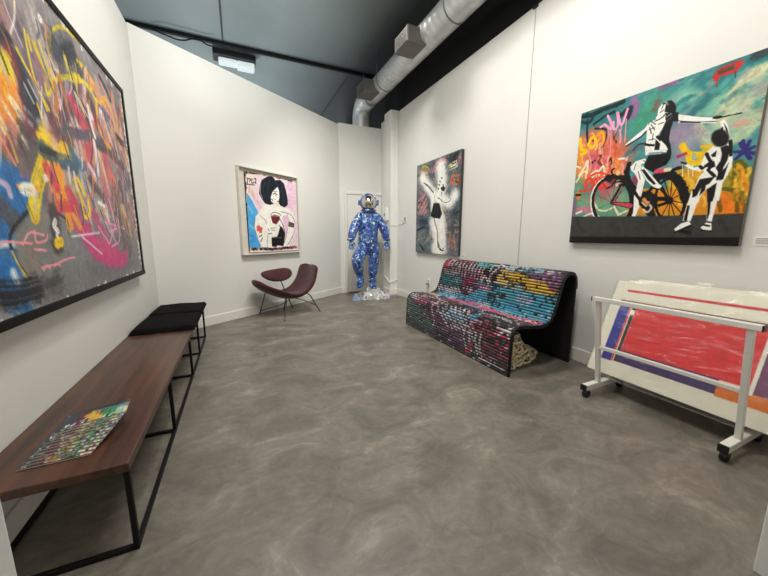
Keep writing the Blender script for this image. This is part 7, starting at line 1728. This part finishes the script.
# ------------------------------------------------------------------ blue astronaut sculpture
def mosaic_mat():
    m=mat('blue_mosaic_paint',(40,80,160),.22,coat=.5,spec=.6)
    nt=m.node_tree; b=nt.nodes['Principled BSDF']; tc=nt.nodes['Texture Coordinate']
    dn=nt.nodes.new('ShaderNodeTexNoise'); dn.inputs['Scale'].default_value=14; va=nt.nodes.new('ShaderNodeVectorMath'); va.operation='MULTIPLY_ADD'; va.inputs[1].default_value=(.05,.05,.05)
    nt.links.new(tc.outputs['Object'],dn.inputs['Vector']); nt.links.new(dn.outputs['Color'],va.inputs[0]); nt.links.new(tc.outputs['Object'],va.inputs[2])
    v=nt.nodes.new('ShaderNodeTexVoronoi'); v.inputs['Scale'].default_value=32; nt.links.new(va.outputs[0],v.inputs['Vector'])
    sp=nt.nodes.new('ShaderNodeSeparateColor'); nt.links.new(v.outputs['Color'],sp.inputs['Color'])
    r=nt.nodes.new('ShaderNodeValToRGB'); r.color_ramp.interpolation='CONSTANT'; e=r.color_ramp.elements
    st=[(0,(16,34,104)),(.12,(44,86,176)),(.30,(66,120,196)),(.46,(36,92,140)),(.58,(116,168,214)),(.70,(70,76,184)),(.79,(44,104,150)),(.87,(190,208,230)),(.95,(110,92,186))]
    e[0].position=0; e[0].color=(*lin(st[0][1]),1); e[1].position=.12; e[1].color=(*lin(st[1][1]),1)
    for p,c in st[2:]: k=e.new(p); k.color=(*lin(c),1)
    nt.links.new(sp.outputs['Red'],r.inputs['Fac'])
    v2=nt.nodes.new('ShaderNodeTexVoronoi'); v2.feature='DISTANCE_TO_EDGE'; v2.inputs['Scale'].default_value=32; nt.links.new(va.outputs[0],v2.inputs['Vector'])
    er=nt.nodes.new('ShaderNodeMapRange'); er.inputs['From Max'].default_value=.12; er.inputs['To Min'].default_value=.18; nt.links.new(v2.outputs['Distance'],er.inputs['Value'])
    mm=nt.nodes.new('ShaderNodeMix'); mm.data_type='RGBA'; mm.blend_type='MULTIPLY'; mm.inputs['Factor'].default_value=1; nt.links.new(r.outputs['Color'],mm.inputs['A']); nt.links.new(er.outputs['Result'],mm.inputs['B']); nt.links.new(mm.outputs['Result'],b.inputs['Base Color'])
    bp=nt.nodes.new('ShaderNodeBump'); bp.inputs['Strength'].default_value=.6; bp.inputs['Distance'].default_value=.012; nt.links.new(v.outputs['Distance'],bp.inputs['Height']); nt.links.new(bp.outputs['Normal'],b.inputs['Normal'])
    return m
M_mos=mosaic_mat()
def skin(name, nodes, edges, m, parent, sub=2, root=0):
    me=bpy.data.meshes.new(name); me.from_pydata([n[:3] for n in nodes],edges,[]); o=bpy.data.objects.new(name,me); COL.objects.link(o)
    sk=o.modifiers.new('Skin','SKIN'); sk.use_smooth_shade=True; sk.branch_smoothing=.6
    for i,n in enumerate(nodes):
        v=me.skin_vertices[0].data[i]; r=n[3]; v.radius=r if isinstance(r,tuple) else (r,r); v.use_root=(i==root)
    s=o.modifiers.new('Subdivision','SUBSURF'); s.levels=sub; s.render_levels=sub
    me.materials.append(m); adopt(o,parent); return o
t = thing('astronaut_sculpture', 'shiny blue mosaic astronaut statue with a mirrored visor stepping off a crystal base', 'sculpture', (2.1,5.25,0))
N=[(2.085,5.27,.93,(.205,.15)),(2.088,5.28,1.07,(.215,.15)),(2.098,5.28,1.25,(.245,.16)),(2.095,5.275,1.41,(.215,.14)),(2.09,5.265,1.53,.085),
   (1.950,5.27,1.430,.112),(1.866,5.25,1.32,.094),(1.800,5.225,1.20,.084),(1.735,5.17,1.035,.066),
   (2.246,5.27,1.430,.112),(2.330,5.25,1.315,.094),(2.388,5.23,1.19,.084),(2.415,5.20,1.03,.066),
   (1.985,5.25,.86,.135),(1.875,5.14,.765,.124),(1.79,5.06,.695,.108),(1.835,5.10,.55,.098),(1.885,5.16,.415,.078),
   (2.185,5.27,.86,.135),(2.188,5.265,.75,.122),(2.185,5.25,.64,.104),(2.18,5.27,.48,.094),(2.168,5.28,.33,.078)]
E_=[(0,1),(1,2),(2,3),(3,4),(3,5),(5,6),(6,7),(7,8),(3,9),(9,10),(10,11),(11,12),(0,13),(13,14),(14,15),(15,16),(16,17),(0,18),(18,19),(19,20),(20,21),(21,22)]
skin('suit', N, E_, M_mos, t)
F0=Vector((-.30,-.954,0)); S0=Vector((.954,-.30,0)); hc=Vector((2.09,5.255,1.665)); AX=Matrix((S0,F0,Vector((0,0,1)))).transposed()
hm=MB().ball(hc,(.150,.150,.155),32,20,AX).build('helmet', M_mos, t, smooth=True)
M_visor=mat('mirrored_visor',(214,206,190),.06,metal=1)
MB().ball(hc+F0*.060-Vector((0,0,.004)),(.128,.112,.124),32,20,AX).build('visor', M_visor, hm, smooth=True)
ring=[hc+F0*.070-Vector((0,0,.004))+S0*.131*math.cos(a)+Vector((0,0,1))*.127*math.sin(a) for a in np.linspace(0,2*PI,41)]
MB().tube(ring,.015,10,False).build('visor_rim', M_mos, hm, smooth=True)
for s in (-1,1): MB().tube([hc+S0*s*.125,hc+S0*s*.178],[.055,.045],18).build('ear_disc', M_mos, hm, bevel=.008)
MB().tube([Vector((2.09,5.262,1.525))+S0*.105*math.cos(a)+F0*.095*math.sin(a) for a in np.linspace(0,2*PI,37)],.03,10,False).build('neck_ring', M_mos, t, smooth=True)
def glove(w, d, side):                                # wrist, direction of the hand, thumb side
    w=Vector(w); d=Vector(d).normalized(); s_=(S0*side); s_=(s_-d*s_.dot(d)).normalized(); f_=(F0-d*F0.dot(d)-s_*F0.dot(s_)).normalized()
    nodes=[(*w,.046),(*(w+d*.05),(.046,.034)),(*(w+d*.095),(.048,.030))]; edges=[(0,1),(1,2)]
    for k,(o_,L) in enumerate(((-.036,.060),(-.012,.072),(.012,.068),(.036,.052))):
        b0=len(nodes); base=w+d*.10-s_*o_
        nodes+=[(*base,.0135),(*(base+d*L*.55+f_*.010),.0125),(*(base+d*L+f_*.030),.010)]; edges+=[(2,b0),(b0,b0+1),(b0+1,b0+2)]
    b0=len(nodes); nodes+=[(*(w+d*.045+s_*.045+f_*.008),.016),(*(w+d*.085+s_*.062+f_*.022),.014),(*(w+d*.118+s_*.060+f_*.034),.011)]; edges+=[(1,b0),(b0,b0+1),(b0+1,b0+2)]
    g=skin('glove',nodes,edges,M_mos,t,1)
    cf=[w-d*.012+s_*.050*math.cos(a)+f_*.050*math.sin(a) for a in np.linspace(0,2*PI,25)]; MB().tube(cf,.016,8,False).build('cuff', M_mos, g, smooth=True)
glove((1.733,5.165,1.025),(-.02,-.22,-1),1); glove((2.416,5.195,1.02),(-.12,-.14,-1),-1)
def boot(ank, heel, toe, up):
    a=Vector(ank); h=Vector(heel); q=Vector(toe); u=Vector(up).normalized(); m1=h.lerp(q,.45)
    nodes=[(*(a+u*.05),.074),(*a,.070),(*(h.lerp(q,.18)+u*.065),(.064,.066)),(*(m1+u*.052),(.066,.052)),(*(q-(q-h).normalized()*.05+u*.044),(.068,.044))]
    b=skin('boot',nodes,[(0,1),(1,2),(2,3),(3,4)],M_mos,t,2)
    fw=(q-h).normalized(); sd=fw.cross(u).normalized(); sole=[]
    for i in range(20):
        an=2*PI*i/20; sole.append(h.lerp(q,.5)+fw*.15*math.cos(an)+sd*(.062+.008*math.cos(an))*math.sin(an))
    mb=MB(); V=[p-u*.0 for p in sole]+[p+u*.03 for p in sole]; mb.add(V,[tuple(range(20))[::-1],tuple(range(20,40))]+[(i,(i+1)%20,(i+1)%20+20,i+20) for i in range(20)]).build('sole', M_mos, b, bevel=.005)
boot((2.168,5.28,.31),(2.185,5.36,.172),(2.13,5.09,.172),(0,0,1))
boot((1.885,5.165,.41),(1.930,5.18,.318),(1.80,4.97,.235),(-.25,-.38,.9))
M_crystal=mat('clear_crystal',(238,240,238),.12,var=.15,scale=14,spec=.8); M_crystal.node_tree.nodes['Principled BSDF'].inputs['Transmission Weight'].default_value=.25
bs=MB(); rb=random.Random(3)
for k in range(90):
    x=2.12+rb.uniform(-.30,.30); y=5.17+rb.uniform(-.19,.17); hgt_=rb.uniform(.07,.19)*(1-.6*abs(x-2.12)/.3); r=rb.uniform(.018,.045); n=rb.randint(5,6); a0=rb.uniform(0,6); dx,dy=rb.uniform(-.03,.03),rb.uniform(-.03,.03)
    V=[(x+r*math.cos(a0+2*PI*i/n),y+r*math.sin(a0+2*PI*i/n),0.001) for i in range(n)]+[(x+dx+r*.7*math.cos(a0+2*PI*i/n),y+dy+r*.7*math.sin(a0+2*PI*i/n),hgt_*.75) for i in range(n)]+[(x+dx*1.2,y+dy*1.2,hgt_)]
    bs.add(V,[tuple(range(n))[::-1]]+[(i,(i+1)%n,(i+1)%n+n,i+n) for i in range(n)]+[(i+n,(i+1)%n+n,2*n) for i in range(n)])
bs.prism([(2.08,5.12),(2.17,5.05),(2.25,5.10),(2.27,5.34),(2.20,5.40),(2.10,5.38)],.001,.170)
base=bs.build('crystal_base', M_crystal, t)
b2=MB()
for k in range(9):
    x=1.80+rb.uniform(-.06,.05); y=5.10+rb.uniform(-.05,.05); hh=rb.uniform(.05,.13); r=rb.uniform(.018,.035); a0=rb.uniform(0,6)
    V=[(x+r*math.cos(a0+2*PI*i/5),y+r*math.sin(a0+2*PI*i/5),.001) for i in range(5)]+[(x+rb.uniform(-.02,.02),y,hh)]
    b2.add(V,[(4,3,2,1,0)]+[(i,(i+1)%5,5) for i in range(5)])
o_=b2.build('blue_crystals', mat('pale_blue_crystal',(150,180,220),.15,var=.3,scale=20,spec=.8), t)

# ------------------------------------------------------------------ small fittings
t=thing('wall_intercom','small white wall box with a dark button on the pillar behind the astronaut','intercom',(2.535,5.45,1.49))
MB().box((2.475,5.37,1.375),(2.535,5.50,1.60)).build('housing', M_white_plastic, t, bevel=.006)
MB().box((2.471,5.42,1.455),(2.476,5.45,1.51)).build('button', M_black_plastic, t, bevel=.002)
def outlet(name,lbl,y,z,w,h,cat):
    t=thing(name,lbl,cat,(2.69,y,z))
    pl=MB().box((2.682,y-w/2,z-h/2),(2.69,y+w/2,z+h/2)).build('cover_plate', M_white_plastic, t, bevel=.002)
    return t
t=outlet('light_switch','white switch plate on the white wall between the pillar and the dancer painting',5.01,1.395,.075,.115,'switch')
MB().box((2.668,4.985,1.365),(2.683,5.03,1.425)).build('switch_toggle', M_gray_plastic, t, bevel=.003)
t=outlet('wall_socket','white wall socket with a plug, low down just past the graffiti bench',4.20,.375,.075,.115,'socket')
MB().box((2.640,4.175,.335),(2.683,4.225,.375)).build('plug', M_gray_plastic, t, bevel=.006)
MB().box((2.676,4.18,.39),(2.683,4.22,.41)).build('socket_face', M_gray_plastic, t, bevel=.002)
o=MB().tube([(2.53,5.56,.34),(2.526,5.42,.29),(2.526,5.292,.235),(2.60,5.292,.255),(2.684,5.292,.285)],.010,8).build('surface_cable', M_white_plastic, smooth=True); tag(o,'white cable wrapped round the foot of the pillar','cable')
o=MB().tube(smooth_path([(2.682,5.0,1.34),(2.682,5.12,1.31),(2.684,5.28,1.29),(2.60,5.293,1.285),(2.53,5.295,1.30)],4),.005,6).build('thin_wire', M_white_plastic, smooth=True); tag(o,'thin white wire running from the switch plate to the pillar','cable')
o=MB().tube(smooth_path([(2.45,5.30,.012),(2.50,5.20,.012),(2.58,5.17,.012),(2.62,5.10,.012),(2.56,5.05,.012),(2.48,5.08,.012),(2.44,5.16,.014)],6),.010,8).build('floor_cable', M_gray_plastic, smooth=True); tag(o,'coiled gray cable on the floor at the foot of the pillar','cable')
o=MB().box((2.535,5.285,2.83),(2.60,5.302,2.90)).build('junction_box', M_white_plastic, bevel=.004); tag(o,'small white junction box high on the pillar','box')

# ------------------------------------------------------------------ light
def spot(loc, to, power, size=110, blend=.6, r=.05, col=(1,.972,.925)):
    d=bpy.data.lights.new('track_or_fill_spot','SPOT'); d.energy=power; d.spot_size=math.radians(size); d.spot_blend=blend; d.shadow_soft_size=r; d.color=col
    o=bpy.data.objects.new('track_or_fill_spot',d); COL.objects.link(o); o.location=loc; o.rotation_euler=(Vector(to)-Vector(loc)).to_track_quat('-Z','Y').to_euler(); return o
for y in (1.2,2.5,3.9): spot((1.6,y,3.84),(2.75,y-.1,.6),52,108,.8,.10)
for y in (1.5,2.5,3.4): spot((.25,y,3.78),(-.82,y+.1,.7),34,105,.8,.08)
spot((.7,2.9,3.78),(.8,5.0,.5),36,100,.8,.08); spot((1.2,3.2,3.80),(1.35,5.2,.3),125,70,.9,.10); spot((1.3,3.6,3.80),(1.95,5.6,.6),105,85,.8,.08)  # the middle one is an unseen fill added to brighten the back corner
spot((.1,2.4,2.8),(.2,4.6,3.9),130,84,1.0,.25,(.93,.98,1))  # unseen uplight added to brighten the ceiling, not on a track
spot((-.6,7.3,1.6),(.6,7.0,3.9),150,130,1.0,.25,(.93,.98,1))  # unseen uplight added behind the slanted wall to lift the far ceiling
for y in (1.0,2.6):  # unseen area lamps added as soft general fill
    d=bpy.data.lights.new('fill_panel','AREA'); d.shape='RECTANGLE'; d.size=1.2; d.size_y=.3; d.energy=45; d.color=(1,.965,.90)
    o=bpy.data.objects.new('fill_panel',d); COL.objects.link(o); o.location=(.8,y,3.85)
w=bpy.data.worlds.new('world'); bpy.context.scene.world=w; w.use_nodes=True
bg=w.node_tree.nodes['Background']; bg.inputs['Color'].default_value=(.92,.96,1,1); bg.inputs['Strength'].default_value=.45

# ------------------------------------------------------------------ camera
cam=bpy.data.cameras.new('camera'); cam.sensor_fit='HORIZONTAL'; cam.sensor_width=36; cam.lens=36*316.72/768; cam.clip_start=.02
co=bpy.data.objects.new('camera',cam); COL.objects.link(co)
yaw,pitch,roll=CAM
f=Vector((math.sin(yaw)*math.cos(pitch),math.cos(yaw)*math.cos(pitch),-math.sin(pitch))); r=Vector((math.cos(yaw),-math.sin(yaw),0)); u=r.cross(f)
r2=r*math.cos(roll)+u*math.sin(roll); u2=-r*math.sin(roll)+u*math.cos(roll)
co.matrix_world=Matrix.Translation((0,0,1.1)) @ Matrix((r2,u2,-f)).transposed().to_4x4()
bpy.context.scene.camera=co
bpy.context.scene.view_settings.view_transform='Standard'
bpy.context.scene.view_settings.exposure=.04
